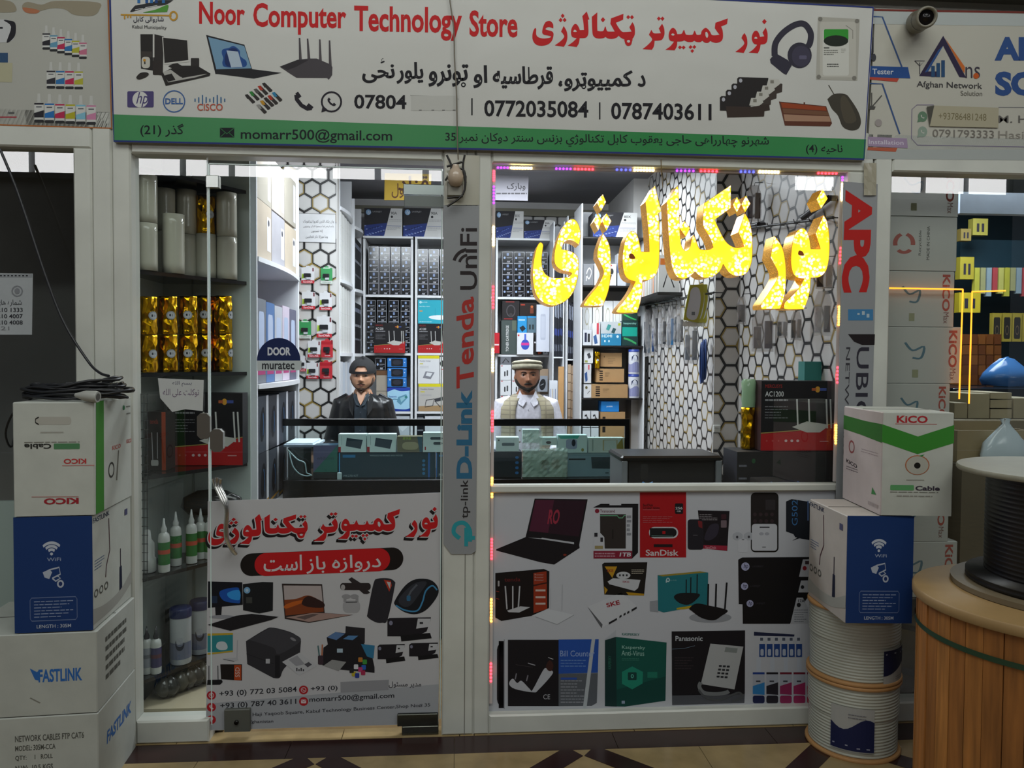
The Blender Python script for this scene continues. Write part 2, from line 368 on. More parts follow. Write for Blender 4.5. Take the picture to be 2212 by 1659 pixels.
beam(w2, 'header', -1.165, -.05, ZT, 2.30); beam(w2, 'bottom_rail', -1.165, -.905, 0, .085)
pane(w2, -1.165, -.908, .085, ZT, .01)
g = G(); g.box(-.909, -.906, -.002, .008, .085, ZT, 'dfe6e4'); g.build('glass_edge', 'gloss', w2)
w3 = thing('window_3', kind='structure', loc=(.8, 0, 0))
beam(w3, 'post', -.048, .070, 0, 2.30, groove=.086); beam(w3, 'post', .071, .130, 0, 2.30)
beam(w3, 'header', .131, 1.60, 2.15, 2.30); beam(w3, 'bottom_rail', .131, 1.60, .0, .072)
beam(w3, 'transom', .131, 1.50, .915, .945, -.012, .03)
beam(w3, 'post', 1.500, 1.60, .0, 2.15)
pane(w3, .131, 1.50, .945, 2.15, .012)
g = G(); g.box(.131, 1.50, .012, .03, .072, .915, 'b4b6ba'); g.build('lower_panel', 'gloss', w3)
w1 = thing('window_1', kind='structure', loc=(-1.7, 0, 0))
beam(w1, 'header', -2.6, -1.301, 2.165, 2.30); beam(w1, 'side_rail', -1.365, -1.301, 0, 2.165)
pane(w1, -2.6, -1.366, .9, 2.165, .01)
g = G(); g.box(-2.6, -1.366, .005, .02, 0, .895, '9aaaa4'); g.build('lower_panel', 'satin', w1)
w4 = thing('window_4', kind='structure', loc=(2.6, 0, 0))
beam(w4, 'side_rail', 1.605, 1.675, 0, 2.30); beam(w4, 'header', 1.676, 4.6, 2.155, 2.30); beam(w4, 'bottom_rail', 1.676, 4.6, 0, .08)
pane(w4, 1.676, 4.6, .08, 2.155, .012)
# dim room behind the left neighbour's glass
g = G(); g.box(-3.4, -1.31, 1.5, 1.56, 0, 2.7, '8a8986'); g.box(-3.4, -3.34, .06, 1.5, 0, 2.7, '8a8986'); g.box(-1.36, -1.31, .06, 1.5, 0, 2.7, '8f8d88'); g.box(-3.4, -1.31, .06, 1.5, 2.62, 2.7, '33322f'); struct('wall_left_neighbour', g)
# right neighbour's room
g = G(); g.box(1.62, 5.4, 3.0, 3.06, 0, 2.8, '16323c'); g.box(5.34, 5.4, .06, 3.0, 0, 2.8, '26404a'); g.box(1.61, 1.64, .06, 3.0, 0, 2.8, '26404a'); struct('wall_right_neighbour', g)
g = G(); g.box(1.62, 5.4, .06, 3.0, 2.76, 2.82, 'aeb6ba'); struct('ceiling_right_neighbour', g)
# beam that runs above the signs
g = G(); g.box(-.3, 4.6, -.10, .05, 2.845, 2.92, '6d6c66'); struct('trim_1', g, 'pvc')
# ---- glass door
dr = thing('door_1', kind='structure', loc=(-.48, 0, 0))
pane(dr, -.902, -.052, .055, 2.128, -.004)
g = G(); g.box(-.902, -.898, -.009, -.001, .055, 2.128, 'cfe0dc'); g.box(-.056, -.052, -.009, -.001, .055, 2.128, 'cfe0dc'); g.box(-.9, -.054, -.009, -.001, 2.124, 2.128, 'aebdb9'); g.build('glass_edge', 'gloss', dr)
def ppart(name, rects, Y, dep, col, mt, par):
    g = G()
    for r in rects: pbox(g, *r, Y, dep, col, b=.002)
    return g.build(name, mt, par)
ppart('bottom_hinge', [(858, 1543, 946, 1568)], -.022, .036, '4c4d47', 'steel', dr); ppart('bottom_hinge', [(868, 1569, 947, 1587)], -.022, .04, '5d5e57', 'steel', dr)
ppart('bottom_lock', [(484, 1533, 540, 1581)], -.024, .04, '55564f', 'satin', dr)
g = G(); c = at(511, 1560, -.025); g.lathe([(.008, 0), (.008, .006), (.0, .006)], 14, '2e2e2c', Matrix.Translation(c) @ Matrix.Rotation(pi/2, 4, 'X')); g.build('keyhole', 'steel', dr)
ppart('top_patch_fitting', [(871, 398, 960, 420)], -.02, .03, '8e9894', 'steel', dr); ppart('top_patch_fitting', [(873, 423, 960, 446)], -.02, .03, '6f7673', 'satin', dr)
ppart('glass_clip', [(444, 378, 472, 404)], -.018, .03, 'b9bcb8', 'steel', dr); ppart('door_stop', [(956, 608, 966, 640)], -.03, .02, 'b9bab2', 'pvc', dr)
for i, r in enumerate([(425, 893, 453, 948), (454, 927, 482, 976)]):
    g = G(); x0, x1, z0, z1 = prect(*r, -.02); g.prism([(x0+.012, z0), (x1-.012, z0), (x1, z0+.012), (x1, z1-.012), (x1-.012, z1), (x0+.012, z1), (x0, z1-.012), (x0, z0+.012)], lambda x, y, h: V((x, -h, y)), .0, .018+.004*i, '56504a', '9a9a96'); g.build('lock_plate', 'satin', dr)
# bent flat-bar handle with split upper end
g = G()
hp = [at(471, 1052, -.05), at(483, 1078, -.065), at(490, 1100, -.07), at(488, 1140, -.07), at(490, 1165, -.07), at(500, 1185, -.062), at(509, 1197, -.05)]
for k, (dx, rr) in enumerate(((-.008, .0065), (0, .007), (.008, .0065))):
    q = [p+V((dx if i < 2 else dx*.3, 0, 0)) for i, p in enumerate(hp)]
    q = [q[0]+V((-.004+dx*.6, 0, .034-abs(dx)*.6))]+q
    g.tube([V(p) for p in cr([tuple(p) for p in q], 4, False)], rr, 8, 'c9c8c4')
g.tube([at(483, 1078, -.065), at(483, 1078, -.004)], .008, 8, 'b0b0ac'); g.tube([at(503, 1186, -.062), at(503, 1186, -.004)], .008, 8, 'b0b0ac')
g.build('door_handle', 'steel', dr)
# ---------------------------------------------------------------- lettering traced as outlines (a doubled point is a corner)
def K(s):                                      # "x,y x,y! ..." -> points, ! marks a corner
    o = []
    for t in s.split():
        c = t.endswith('!'); a, b = t.rstrip('!').split(','); o.append((float(a), float(b)))
        if c: o.append((float(a), float(b)))
    return o
def dia(*p): return [q for q in p for _ in (0, 1)]
# words of the red headline, in the grid of a 2212 px wide view of the sign (two views, 0 and 1)
W_NOOR = [K('2020,290! 2050,380 2045,500 2010,550 1940,562! 1925,640 1895,700! 1750,690! 1820,640 1885,565! 1830,545 1800,480 1805,410 1840,350 1885,345 1915,390 1930,440! 1998,430! 1970,370!'),
          K('2000,155! 2038,195! 2000,238! 1962,198!'), K('1682,378! 1720,450 1728,560 1700,640 1670,695! 1535,680! 1620,615 1678,550 1665,500 1635,460! 1650,420')]
H_NOOR = [K('1838,462 1862,438 1890,462 1865,470')]
W_KMP = [K('1418,145! 1405,235! 1310,275! 1335,340 1340,450 1310,510 1240,535 1180,525 1140,505! 1100,535 1050,530 1010,500! 980,522 920,520 882,500! 850,520 780,520 720,495! 690,510 612,515! 605,590 570,655! 420,645! 500,590 560,515! 500,500 475,440 485,360 520,305 560,300 595,340 612,395! 680,390 705,345 722,330 740,380 760,405 850,405 872,370 888,340 905,370 925,405 985,400 1000,350 1040,305 1080,300 1130,350 1160,405 1210,415 1285,405! 1250,360 1210,300! 1220,215!'),
         K('655,575! 688,605! 655,637! 625,605!'), K('712,578! 745,607! 712,640! 682,607!'), K('825,570! 855,600! 822,632! 793,602!'), K('885,568! 915,600! 882,630! 855,600!'), K('852,635! 880,662! 852,695! 822,662!')]
H_KMP = [K('515,405 540,385 570,405 545,420'), K('1060,370 1085,365 1105,410 1090,455 1065,430')]
W_TR = [K('370,230! 402,300 408,400 380,470 340,495 252,502! 240,590 208,645! 58,635! 150,560 212,480 160,405! 200,325! 225,370 260,385 352,382! 318,305!'),
        K('318,115! 350,148! 318,182! 288,148!'), K('377,115! 408,148! 377,185! 345,148!')]
W_TKN = [K('1108,48! 1108,310 1125,345 1200,345 1225,290 1240,275 1260,340 1290,355 1385,355! 1350,290 1315,230! 1325,145! 1525,72! 1520,165! 1405,215! 1440,280 1500,355 1560,362 1655,355! 1618,285! 1668,205! 1700,270 1708,380 1690,440 1660,475 1600,485 1540,480 1480,450 1448,420! 1410,455 1340,472 1280,465 1238,440! 1200,460 1120,465 1060,440 1030,370 1020,120!'),
         K('1600,90! 1632,125! 1600,158! 1570,125!'), K('1660,90! 1692,128! 1658,160! 1630,125!'), K('1197,125! 1235,165! 1197,208! 1163,165!'), K('1548,470 1548,530 1570,570 1605,585 1645,565 1660,520 1662,470')]
H_TKN = [K('1583,500 1605,488 1628,500 1625,522 1605,532 1585,522')]
W_LO = [K('940,35! 982,160! 958,165! 968,330 960,410 920,455 828,460! 815,540 780,602! 635,580! 720,520 780,460! 710,440 688,380 700,300 740,240 780,240 815,290 830,332! 895,330! 885,200 868,110!')]
H_LO = [K('725,355 750,325 782,355 755,362')]
W_ZH = [K('572,265! 620,350 632,450 610,540 575,598! 430,575! 520,510 580,440 560,390 530,355!'), K('556,68! 588,105! 556,140! 525,105!'), K('525,135! 555,170! 525,208! 493,172!'), K('588,135! 620,172! 588,205! 556,170!')]
W_YE = [K('120,298 95,330 75,400 80,490 130,560 220,582 320,560 385,500 410,420 405,370 370,345 310,330 285,318 295,298 340,283 408,305! 405,240 370,195 330,185 280,210 245,280 230,370 260,405 330,420 372,435 340,455 250,465 170,445 135,400 135,320')]
HEAD = [(W_NOOR, H_NOOR, 0), (W_KMP, H_KMP, 0), (W_TR, [], 0), (W_TKN, H_TKN, 1), (W_LO, H_LO, 1), (W_ZH, [], 1), (W_YE, [], 1)]
SC0 = 300/2212
def wmap(shape, f): return [f(x, y) for x, y in shape]
def bb(shapes):
    xs = [p[0] for s in shapes for p in s]; ys = [p[1] for s in shapes for p in s]; return min(xs), min(ys), max(xs), max(ys)
def sub(Y, ox, oy, sc): return lambda x, y, h: at(ox+x*sc, oy+y*sc, Y-h)   # print in the grid of an enlarged view
# ---------------------------------------------------------------- main sign
YS = -.05
sg = thing('shop_sign', 'big white shop banner with red bilingual headline and green bottom strip', 'sign', (.2, -.04, 2.2))
def plate(name, pts, Y, th, col, mt, par, side=None):
    g = G(); q = [at(px, py, Y) for px, py in pts]; n = len(q)
    g.add(q+[V((p.x, Y+th, p.z)) for p in q], [list(range(n)), list(range(2*n-1, n-1, -1))]+[[(i+1) % n, i, n+i, n+(i+1) % n] for i in range(n)], [col]*2+[side or col]*n)
    return g.build(name, mt, par)
SGN = [(236, -24), (1060, -30), (1888, 15), (1868, 346), (1050, 324), (245, 306)]
plate('board', SGN, YS, .018, 'bdbcb6', 'banner', sg, '8f8e88')
p = P(pf(YS)); p.poly([(243, 247), (1000, 273), (1871, 301), (1868, 343), (1050, 321), (245, 303)], '1f7d3c'); p.build('green_strip', 'banner', sg)
p = P(pf(YS)); p.h += .0003; p.line([(237, -24), (246, 304.5), (1050, 322.5), (1866, 344), (1886.5, 16), (1500, -4), (1060, -26)], 4, '22306e', False); p.build('border', 'print', sg)
p = P(pf(YS))
for (t, x0, y0, x1, y1, sl) in (('Noor', 430, 3, 529, 52, .03), ('Computer', 547, 6, 748, 73, .02), ('Technology', 765, 12, 998, 84, .02), ('Store', 1014, 22, 1118, 79, .02)):
    p.text(t, x0, y0, x1, y1, 'bc1216', b=.026, sl=sl)
p.build('headline_latin', 'print', sg)
for W, Hh, k in HEAD:
    p = P(sub(YS, 1380 if k == 0 else 1140, 20, SC0))
    for s in W: p.sm(s, 'bc1014')
    for s in Hh: p.sm(s, 'c9c7c2')
    p.build('headline_word', 'print', sg)
p = P(pf(YS)); INK = '0f0c14'
for (t, x0, y0, x1, y1) in (('د', 1378, 162, 1394, 187), ('کمپیوترو،', 1207, 152, 1366, 200), ('قرطاسیه', 1065, 143, 1194, 193), ('او', 1023, 141, 1052, 190), ('تونرو', 926, 139, 1011, 187), ('پلور', 857, 134, 914, 184), ('نحی', 783, 139, 852, 179)):
    [p.text(ar(t), x0+dx, y0+dy, x1+dx, y1+dy, INK, b=.018) for dx, dy in ((-.7, 0), (.7, 0), (0, .5))]; p.build('arabic_word', 'print', sg); p = P(pf(YS))
p.ring(1261, 187, 4, 4, 2.5, INK); p.ring(1001, 183, 4, 4, 2.5, INK); p.text('ء', 822, 126, 831, 137, INK, b=.02); p.build('letter_marks', 'print', sg)
for (t, x0, y0, x1, y1) in (('07804', 765, 204, 878, 235), ('0772035084', 1046, 216, 1271, 252), ('0787403611', 1320, 221, 1537, 258)): p = P(pf(YS)); p.text(t, x0, y0, x1, y1, INK, b=.022, sl=.012); p.build('phone_number', 'print', sg)
p = P(pf(YS)); p.rect(1018, 212, 1021, 249, INK); p.build('divider', 'print', sg); p = P(pf(YS)); p.rect(1294, 221, 1297, 258, INK)
p.line([(886, 206), (945, 208), (992, 214)], 1, '9b9a95'); p.rect(888, 207, 988, 239, 'b7b6b0')
for x in (905, 932, 955, 978): p.rect(x, 237, x+6, 238.5, '333333')
p.build('patched_number', 'print', sg)
p = P(pf(YS)); p.h += .0004; DG = '10161a'
p.text(ar('گذر (21)'), 303, 267, 397, 296, DG, b=.012); p.build('address_lettering', 'print', sg); p = P(pf(YS)); p.h += .0004
p.text('momarr500@gmail.com', 520, 277, 847, 307, DG, b=.012, sl=.012); p.build('mail_lettering', 'print', sg); p = P(pf(YS)); p.h += .0004
p.text(ar('شهرنو چهارراهی حاجی یعقوب کابل تکنالوژي بزنس سنتر دوکان نمبر 35'), 962, 286, 1661, 314, DG, b=.012, sl=.012); p.build('address_lettering', 'print', sg); p = P(pf(YS)); p.h += .0004
p.text(ar('ناحیه (4)'), 1741, 312, 1820, 334, DG, b=.012); p.build('address_lettering', 'print', sg); p = P(pf(YS)); p.h += .0004
p.rect(475, 276, 506, 297, DG); p.line([(476, 277), (490, 289), (505, 277)], 1.6, '2c6b3c'); p.line([(476, 296), (487, 286)], 1.4, '2c6b3c'); p.line([(505, 296), (494, 286)], 1.4, '2c6b3c')
p.build('envelope_icon', 'print', sg)
# municipal emblem
p = P(sub(YS, 240, 0, .3436)); p.h += .0002
p.sm([(120, 75), (180, 60), (250, 40), (340, 30), (392, 0), (392, 0), (300, 0), (300, 0), (240, 18), (150, 35), (150, 35)], '2a2a2c'); p.sm([(200, 80), (280, 60), (357, 30), (352, 75), (352, 75)], '4f8f35')
for x, c in ((165, '2c6aa5'), (215, '22508e'), (245, '2c6aa5'), (275, '1d3f78'), (320, '2c6aa5')): p.rect(x, -60, x+18, 20, c)
p.line([(60, 92), (380, 98)], 9, 'b98a2c'); p.ring(392, 100, 22, 26, 11, 'b98a2c')
for x in (80, 100, 118): p.rect(x, 95, x+9, 112+(x == 80)*8, 'b98a2c')
p.line([(150, 62), (200, 52)], 3, 'dddddd'); p.line([(215, 48), (290, 34)], 3, 'dddddd')
p.text(ar('شاروالی کابل'), 140, 104, 330, 142, '2d3040', b=.006); p.text('Kabul Municipality', 133, 156, 348, 184, '333333', sl=.03)
p.build('municipal_emblem', 'print', sg)
# brand marks
p = P(pf(YS)); p.h += .0002
p.rr(275, 197, 332, 232, 3, '49406e'); p.ell(303, 215, 17, 17.5, 'c9c8c4'); p.text('hp', 292, 199, 316, 232, '49406e', it=.25, b=.005)
p.ring(376, 219, 23, 23, 2.6, '3c5f95'); p.text('DELL', 357, 212, 395, 225, '3c5f95', b=.03)
for i, (h) in enumerate((6, 11, 20, 12, 6, 12, 20, 12, 6)): p.rr(420+i*8, 216-h*.55, 422.6+i*8, 217+h*.45, 1, '31628c')
p.text('CISCO', 426, 224, 481, 239, 'b5523e', b=.012); p.build('brand_marks', 'print', sg)
# desktop computer, laptop, router (view from 290,60)
f6 = sub(YS, 290, 60, .21248)
p = P(f6); BK = '231f1d'
p.poly([(62, 65), (190, 65), (190, 435), (68, 415)], BK); p.poly([(195, 62), (300, 88), (290, 485), (190, 475)], '2b2624'); p.rect(188, 65, 205, 300, 'bdbbb5')
p.poly([(70, 238), (180, 242), (180, 300), (70, 300)], '3a3430'); p.rr(75, 295, 160, 410, 30, 'bdb9ae'); p.line([(105, 318), (108, 370)], 14, BK); p.ell(104, 330, 14, 14, 'b9821f'); p.rr(188, 330, 275, 480, 14, '2c2522')
p.poly([(283, 92), (545, 122), (560, 345), (305, 375)], 'c2c0ba'); p.poly([(293, 100), (538, 128), (550, 328), (308, 358)], BK); p.poly([(395, 365), (440, 360), (500, 395), (390, 415), (345, 390)], BK)
p.rr(575, 308, 660, 400, 8, '2a2624'); p.poly([(270, 465), (360, 420), (450, 385), (640, 385), (775, 465), (765, 490), (320, 590)], BK); p.poly([(290, 450), (370, 425), (470, 500), (650, 470), (740, 470), (620, 505), (345, 555)], 'a9a7a1'); p.poly([(395, 430), (640, 395), (745, 465), (490, 510)], '1f1b1a'); p.poly([(305, 485), (380, 465), (420, 530), (345, 548)], '1f1b1a')
p.sm([(20, 505), (60, 460), (120, 452), (148, 470), (120, 500), (50, 525)], '2a2522'); p.build('printed_computer', 'print', sg)
p = P(f6); p.poly([(730, 72), (1120, 172), (1198, 420), (1500, 458), (1215, 517), (850, 470), (825, 470)], '1d1c20'); p.poly([(752, 95), (1118, 185), (1190, 412), (835, 422)], '6f93ad')
p.sm([(890, 260), (900, 220), (960, 205), (1010, 185), (1070, 230), (1080, 290), (1140, 340), (1120, 400), (930, 400), (895, 360), (905, 310)], '1d4786'); p.sm([(920, 300), (960, 220), (1030, 210), (1060, 260), (1050, 380), (940, 390)], '12285c'); p.poly([(938, 230), (1055, 242), (1100, 400), (985, 403)], 'a9b8c6'); p.build('printed_laptop', 'print', sg)
p = P(f6); RG = '4c4649'
for a, b_, c, d in ((1680, 102, 1688, 325), (1762, 110, 1775, 320), (1886, 118, 1892, 350), (1985, 128, 1992, 385)): p.poly([(a-8, b_), (a+8, b_), (c+16, d), (c-14, d)], RG)
p.poly([(1478, 395), (1660, 325), (1770, 312), (1855, 312), (2000, 375), (2015, 400), (2012, 480), (1978, 528), (1960, 510), (1650, 508), (1590, 470)], '433e42'); p.poly([(1478, 395), (1660, 325), (1770, 330), (1640, 400), (1560, 430)], '2a262a'); p.build('printed_router', 'print', sg)
p = P(f6)
for i, (x, y, c) in enumerate([(1130, 690, '2a2624'), (1175, 660, '2c7a34'), (1220, 632, '555250'), (1262, 603, 'a8301c'), (1305, 573, '2a2624'), (1248, 792, '8c8a86'), (1285, 752, 'b48420'), (1322, 722, '2a2624'), (1362, 700, 'a8301c'), (1405, 668, '2878a0')]):
    p.poly([(x-8, y-8), (x+22, y-16), (x+100, y+60), (x+96, y+72), (x+72, y+82)], '2f2a28'); p.poly([(x-8, y-8), (x+22, y-16), (x+50, y+30), (x+20, y+34)], c)
p.build('printed_flash_drives', 'print', sg)
def handset(p, cx, cy, s, col, w=.3):
    p.line([(cx-s*.8, cy-s*.75), (cx-s*.75, cy-s*.25), (cx-s*.2, cy+s*.45), (cx+s*.5, cy+s*.85), (cx+s*.95, cy+s*.75)], s*w*1.5, col)
    p.line([(cx-s*.75, cy-s*1.0), (cx-s*.35, cy-s*.45)], s*w*1.3, col); p.line([(cx+s*.5, cy+s*.35), (cx+s*1.05, cy+s*.8)], s*w*1.3, col)
p = P(pf(YS)); handset(p, 655, 219, 19, '1d1822'); p.ring(716, 220, 21, 21, 4, '1d1822'); p.poly([(697, 228), (694, 243), (709, 238)], '1d1822'); handset(p, 716, 220, 8.5, '1d1822'); p.build('phone_icons', 'print', sg)
# headphones, drive, toners, keyboard, mouse (view from 1540,20)
f7 = sub(YS, 1540, 20, .16878); p = P(f7); HB = '2c2937'
p.line(cr([(790, 600), (800, 440), (900, 300), (1050, 200), (1170, 190), (1250, 300), (1245, 420), (1215, 480)], 5, False), 78, HB); p.ell(1110, 590, 155, 165, HB, 26); p.ell(1130, 600, 120, 135, '3a3648', 24); p.poly([(730, 640), (800, 560), (960, 650), (1010, 720), (940, 840), (900, 820), (740, 690)], HB); p.rr(1105, 590, 1200, 640, 14, '56526a'); p.build('printed_headphones', 'print', sg)
p = P(f7); p.poly([(1345, 95), (1880, 125), (1850, 915), (1320, 900)], 'a7a49a'); p.rr(1370, 160, 1830, 870, 40, 'b5b2a8')
p.rr(1405, 255, 1740, 850, 30, 'c5c4bc'); p.rr(1420, 255, 1735, 400, 20, '2e8c2c'); p.ell(1575, 405, 158, 72, '182016'); p.line([(1700, 205), (1790, 270), (1790, 380)], 8, '7f7c74'); p.rect(1420, 485, 1490, 503, '55554f'); p.lines(1420, 515, 1600, 590, 3, '77776f'); p.lines(1460, 690, 1610, 745, 2, '3a3a36'); p.lines(1640, 500, 1700, 560, 3, 'a9a89f')
for x, y in ((1375, 125), (1845, 150), (1355, 865), (1810, 880)): p.ell(x, y, 28, 28, '77746c', 12)
p.build('printed_hard_drive', 'print', sg)
p = P(f7)
for i, (x, y) in enumerate([(310, 868), (238, 950), (165, 1030), (90, 1110)]):
    p.poly([(x, y+20), (x+20, y), (x+400, y+10), (x+390, y+190), (x, y+185)], '1e1918'); p.ell(x+45, y+45, 22, 26, 'a8a8b0', 14); p.poly([(x+400, y+25), (x+530, y+25), (x+560, y+90), (x+520, y+140), (x+375, y+120)], 'b8b6ae'); p.rect(x+425, y+40, x+470, y+80, '7a766c')
    p.poly([(x+470, y+150), (x+560, y+80), (x+580, y+90), (x+575, y+190), (x+480, y+220)], '3a302a')
p.poly([(165, 1240), (500, 1250), (720, 1210), (730, 1290), (660, 1300), (655, 1370), (185, 1382)], '33261f'); p.build('printed_toner_boxes', 'print', sg)
p = P(f7); p.poly([(845, 1180), (1450, 1240), (1525, 1460), (1500, 1500), (920, 1490)], '5a3020'); p.poly([(870, 1195), (1440, 1250), (1455, 1300), (885, 1260)], '8f3c18'); p.poly([(890, 1270), (1470, 1310), (1490, 1360), (905, 1330)], '6d4a34'); p.poly([(905, 1345), (1490, 1370), (1510, 1440), (920, 1430)], 'a07c64'); p.rect(1160, 1190, 1180, 1215, '5a3020'); p.build('printed_keyboard', 'print', sg)
p = P(f7); p.line([(1480, 970), (1550, 1090)], 12, '4a443c'); p.sm([(1465, 1150), (1465, 1150), (1550, 1085), (1690, 1085), (1760, 1150), (1860, 1310), (1895, 1440), (1860, 1530), (1760, 1550), (1660, 1500), (1600, 1360), (1520, 1270)], '3d382f'); p.sm([(1640, 1130), (1700, 1120), (1800, 1300), (1830, 1430), (1700, 1450), (1640, 1280)], '4c4538'); p.build('printed_mouse', 'print', sg)
# ---------------------------------------------------------------- left neighbour's sign
YL = -.030
sl_ = thing('shop_sign', 'dirty white neighbour banner with three rows of ink bottles', 'sign', (-1.7, -.02, 2.3))
plate('board', [(-90, -30), (235, -20), (243, 278), (-90, 270)], YL, .03, 'a6a59c', 'banner', sl_)
p = P(pf(YL)); p.line([(-90, 267), (241, 277), (233, -20)], 3, 'a8602a'); p.build('border', 'print', sl_)
def bottle_print(p, x, y, s, c, cap='2a2a2c'):
    p.poly([(x-.12*s, y), (x+.12*s, y), (x+.16*s, y+.75*s), (x+.3*s, y+.85*s), (x-.3*s, y+.85*s), (x-.16*s, y+.75*s)], 'b9b9b4'); p.rect(x-.42*s, y+.9*s, x+.42*s, y+2.5*s, 'c3c3be'); p.rect(x-.42*s, y+.86*s, x+.42*s, y+1.0*s, c); p.poly([(x-.42*s, y+1.75*s), (x+.42*s, y+1.5*s), (x+.42*s, y+2.15*s), (x-.42*s, y+2.15*s)], c); p.rr(x-.42*s, y+2.35*s, x+.42*s, y+2.6*s, .1*s, cap); p.rect(x-.25*s, y+1.15*s, x+.25*s, y+1.25*s, '55555a')
for row, cols, x0, dx, y0, dy, s in ((0, '26242a 5d8fa8 b0264c 2c6aa0 a8a434 b86880'.split(), 100, 15.8, 55, 4.0, 20), (1, '2e2c32 2c6aa0 b0264c a8a434'.split(), 110, 20, 134, .5, 22), (2, '26242a 2468a8 b0264c a8a020 7ab0c4 c07c9c'.split(), 84, 22.6, 202, 1.0, 24)):
    for i, c in enumerate(cols): p = P(pf(YL)); bottle_print(p, x0+dx*i, y0+dy*i, s, c); p.build('printed_ink_bottle', 'print', sl_)
p = P(pf(YL)); p.sm([(-30, 50), (10, 42), (32, 52), (33, 75), (20, 90), (-30, 88)], 'b9b9b9'); p.sm([(14, 92), (32, 78), (33, 50), (18, 44), (8, 44), (24, 58)], '1e1c22'); p.rect(-10, 58, 6, 62, '222228'); p.build('printed_scanner', 'print', sl_); p = P(pf(YL)); p.rect(-20, 114, 17, 135, '2e4a6a'); p.poly([(-30, 134), (27, 136), (26, 178), (-30, 176)], 'aaa68a'); p.line([(-30, 253), (36, 253)], 2.5, 'a02c3a'); p.rect(18, 242, 31, 246, '555555'); p.build('printed_products', 'print', sl_)
p = P(pf(YL)); p.sm([(48, 12), (60, 4), (90, 10), (120, 2), (210, 5), (215, 20), (200, 34), (160, 32), (140, 20), (110, 18), (70, 28), (52, 24)], '8d8470'); p.sm([(-20, 0), (20, 2), (34, 14), (30, 26), (-20, 24)], '8d8470'); p.sm([(50, 16), (84, 22), (78, 29), (56, 27)], 'a5694a'); p.build('glue_stain', 'print', sl_)
# ---------------------------------------------------------------- right neighbour's sign
sr = thing('shop_sign', 'white neighbour banner with mountain A logo and blue capitals beside the dome camera', 'sign', (2.3, -.02, 2.2))
plate('board', [(1891, 18), (2330, 32), (2330, 348), (1874, 342)], YL, .03, 'b3b0a4', 'banner', sr)
f4 = sub(YL, 1800, 0, 412/1709)
p = P(f4); p.poly([(350, 80), (2200, 110), (2200, 128), (350, 98)], '6e2c24'); p.build('printed_band', 'print', sr); p = P(f4); p.poly([(300, 1340), (2200, 1340), (2200, 1440), (290, 1425)], 'a5a9a6'); p.build('printed_band', 'print', sr); p = P(f4); p.poly([(350, 100), (2200, 130), (2200, 240), (350, 215)], 'abb0ae'); p.build('printed_band', 'print', sr)
p = P(f4); p.h += .0003; BL = '36507e'
p.line([(350, 148), (440, 152), (615, 600)], 14, BL); p.line([(330, 748), (440, 752), (595, 1200)], 14, BL)
p.poly([(325, 590), (670, 602), (690, 702), (325, 692)], '244a86'); p.text('Tester', 350, 615, 540, 664, 'c6c8cc', b=.01, sl=.02); p.poly([(325, 690), (590, 702), (572, 734), (325, 712)], 'b04434')
p.poly([(310, 1225), (660, 1240), (668, 1328), (310, 1310)], '9a86a0'); p.text('Installation', 318, 1250, 630, 1290, 'c8c0cc', b=.01, sl=.03); p.poly([(310, 1318), (575, 1326), (560, 1360), (305, 1345)], 'b05a40')
p.ell(362, 515, 22, 35, '3a3a40'); p.rr(320, 330, 362, 480, 14, '2c2c34'); p.line([(345, 960), (435, 855)], 10, '4c4a46'); p.line([(345, 970), (345, 830)], 8, '4c4a46'); p.poly([(320, 945), (380, 955), (370, 980), (320, 980)], '4c4a46'); p.ell(405, 1100, 32, 34, '978f8c', 14); p.build('printed_services', 'print', sr)
p = P(f4); p.h += .0003
p.poly([(985, 320), (770, 680), (940, 690), (945, 640), (850, 640), (985, 410), (1130, 690), (1190, 695)], '2c2440'); p.poly([(1000, 340), (1180, 600), (1175, 660), (1060, 450)], 'c06428'); p.poly([(985, 410), (850, 640), (820, 650), (940, 450)], '2a4c84')
for x, y in ((878, 590), (925, 565), (968, 540)): p.rect(x, y, x+32, 690, '24486e')
p.line([(730, 545), (775, 590), (820, 545), (730, 545)], 6, '3a3840'); p.line([(775, 560), (775, 665)], 7, '3a3840'); p.text('ns', 1185, 598, 1315, 700, '3a3440', b=-.005); p.ell(1280, 680, 26, 26, 'b8541e', 14)
p.text('Afghan Network', 748, 725, 1335, 795, '3c3a3c', b=.006, sl=.03); p.text('Solution', 1142, 812, 1335, 856, '6a665e', sl=.02); p.build('mountain_logo', 'print', sr)
p = P(f4); p.text('AFGHAN', 1445, 330, 2600, 545, '2c4a80', b=.05); p.text('SOLUTION', 1450, 640, 2950, 860, '2c4a80', b=.05); p.build('blue_capitals', 'print', sr)
p = P(f4); p.line([(2200, 965), (1480, 962)], 5, '6a6a70'); p.line([(900, 940), (750, 940), (705, 980), (700, 1240), (755, 1300), (2200, 1325)], 7, '7a7088'); 
for y, c in ((1045, '5f7c64'), (1180, '87988a')): p.ell(800, y, 42, 48, c, 20); p.poly([(760, y+20), (752, y+52), (790, y+44)], c); handset(p, 800, y, 16, 'b5b4ac')
p.text('M. Hasib', 1480, 1035, 1960, 1100, '5f5c58', b=.006); p.text('0791793333', 890, 1158, 1440, 1228, '77726a', b=.006, sl=.02); p.text('Hasib', 1478, 1172, 1780, 1240, '8a857c', b=.002, sl=.02); p.build('contact_lettering', 'print', sr)
g = P(sub(YL-.004, 1800, 0, 412/1709)); g.poly([(900, 945), (1482, 965), (1478, 1145), (865, 1130)], 'a69f88'); g.poly([(838, 955), (905, 945), (865, 1130)], '4c4a42'); g.text('+93786481248', 945, 1008, 1372, 1070, '6f6648', b=-.002, sl=.03); g.build('paper_patch', 'print', sr)
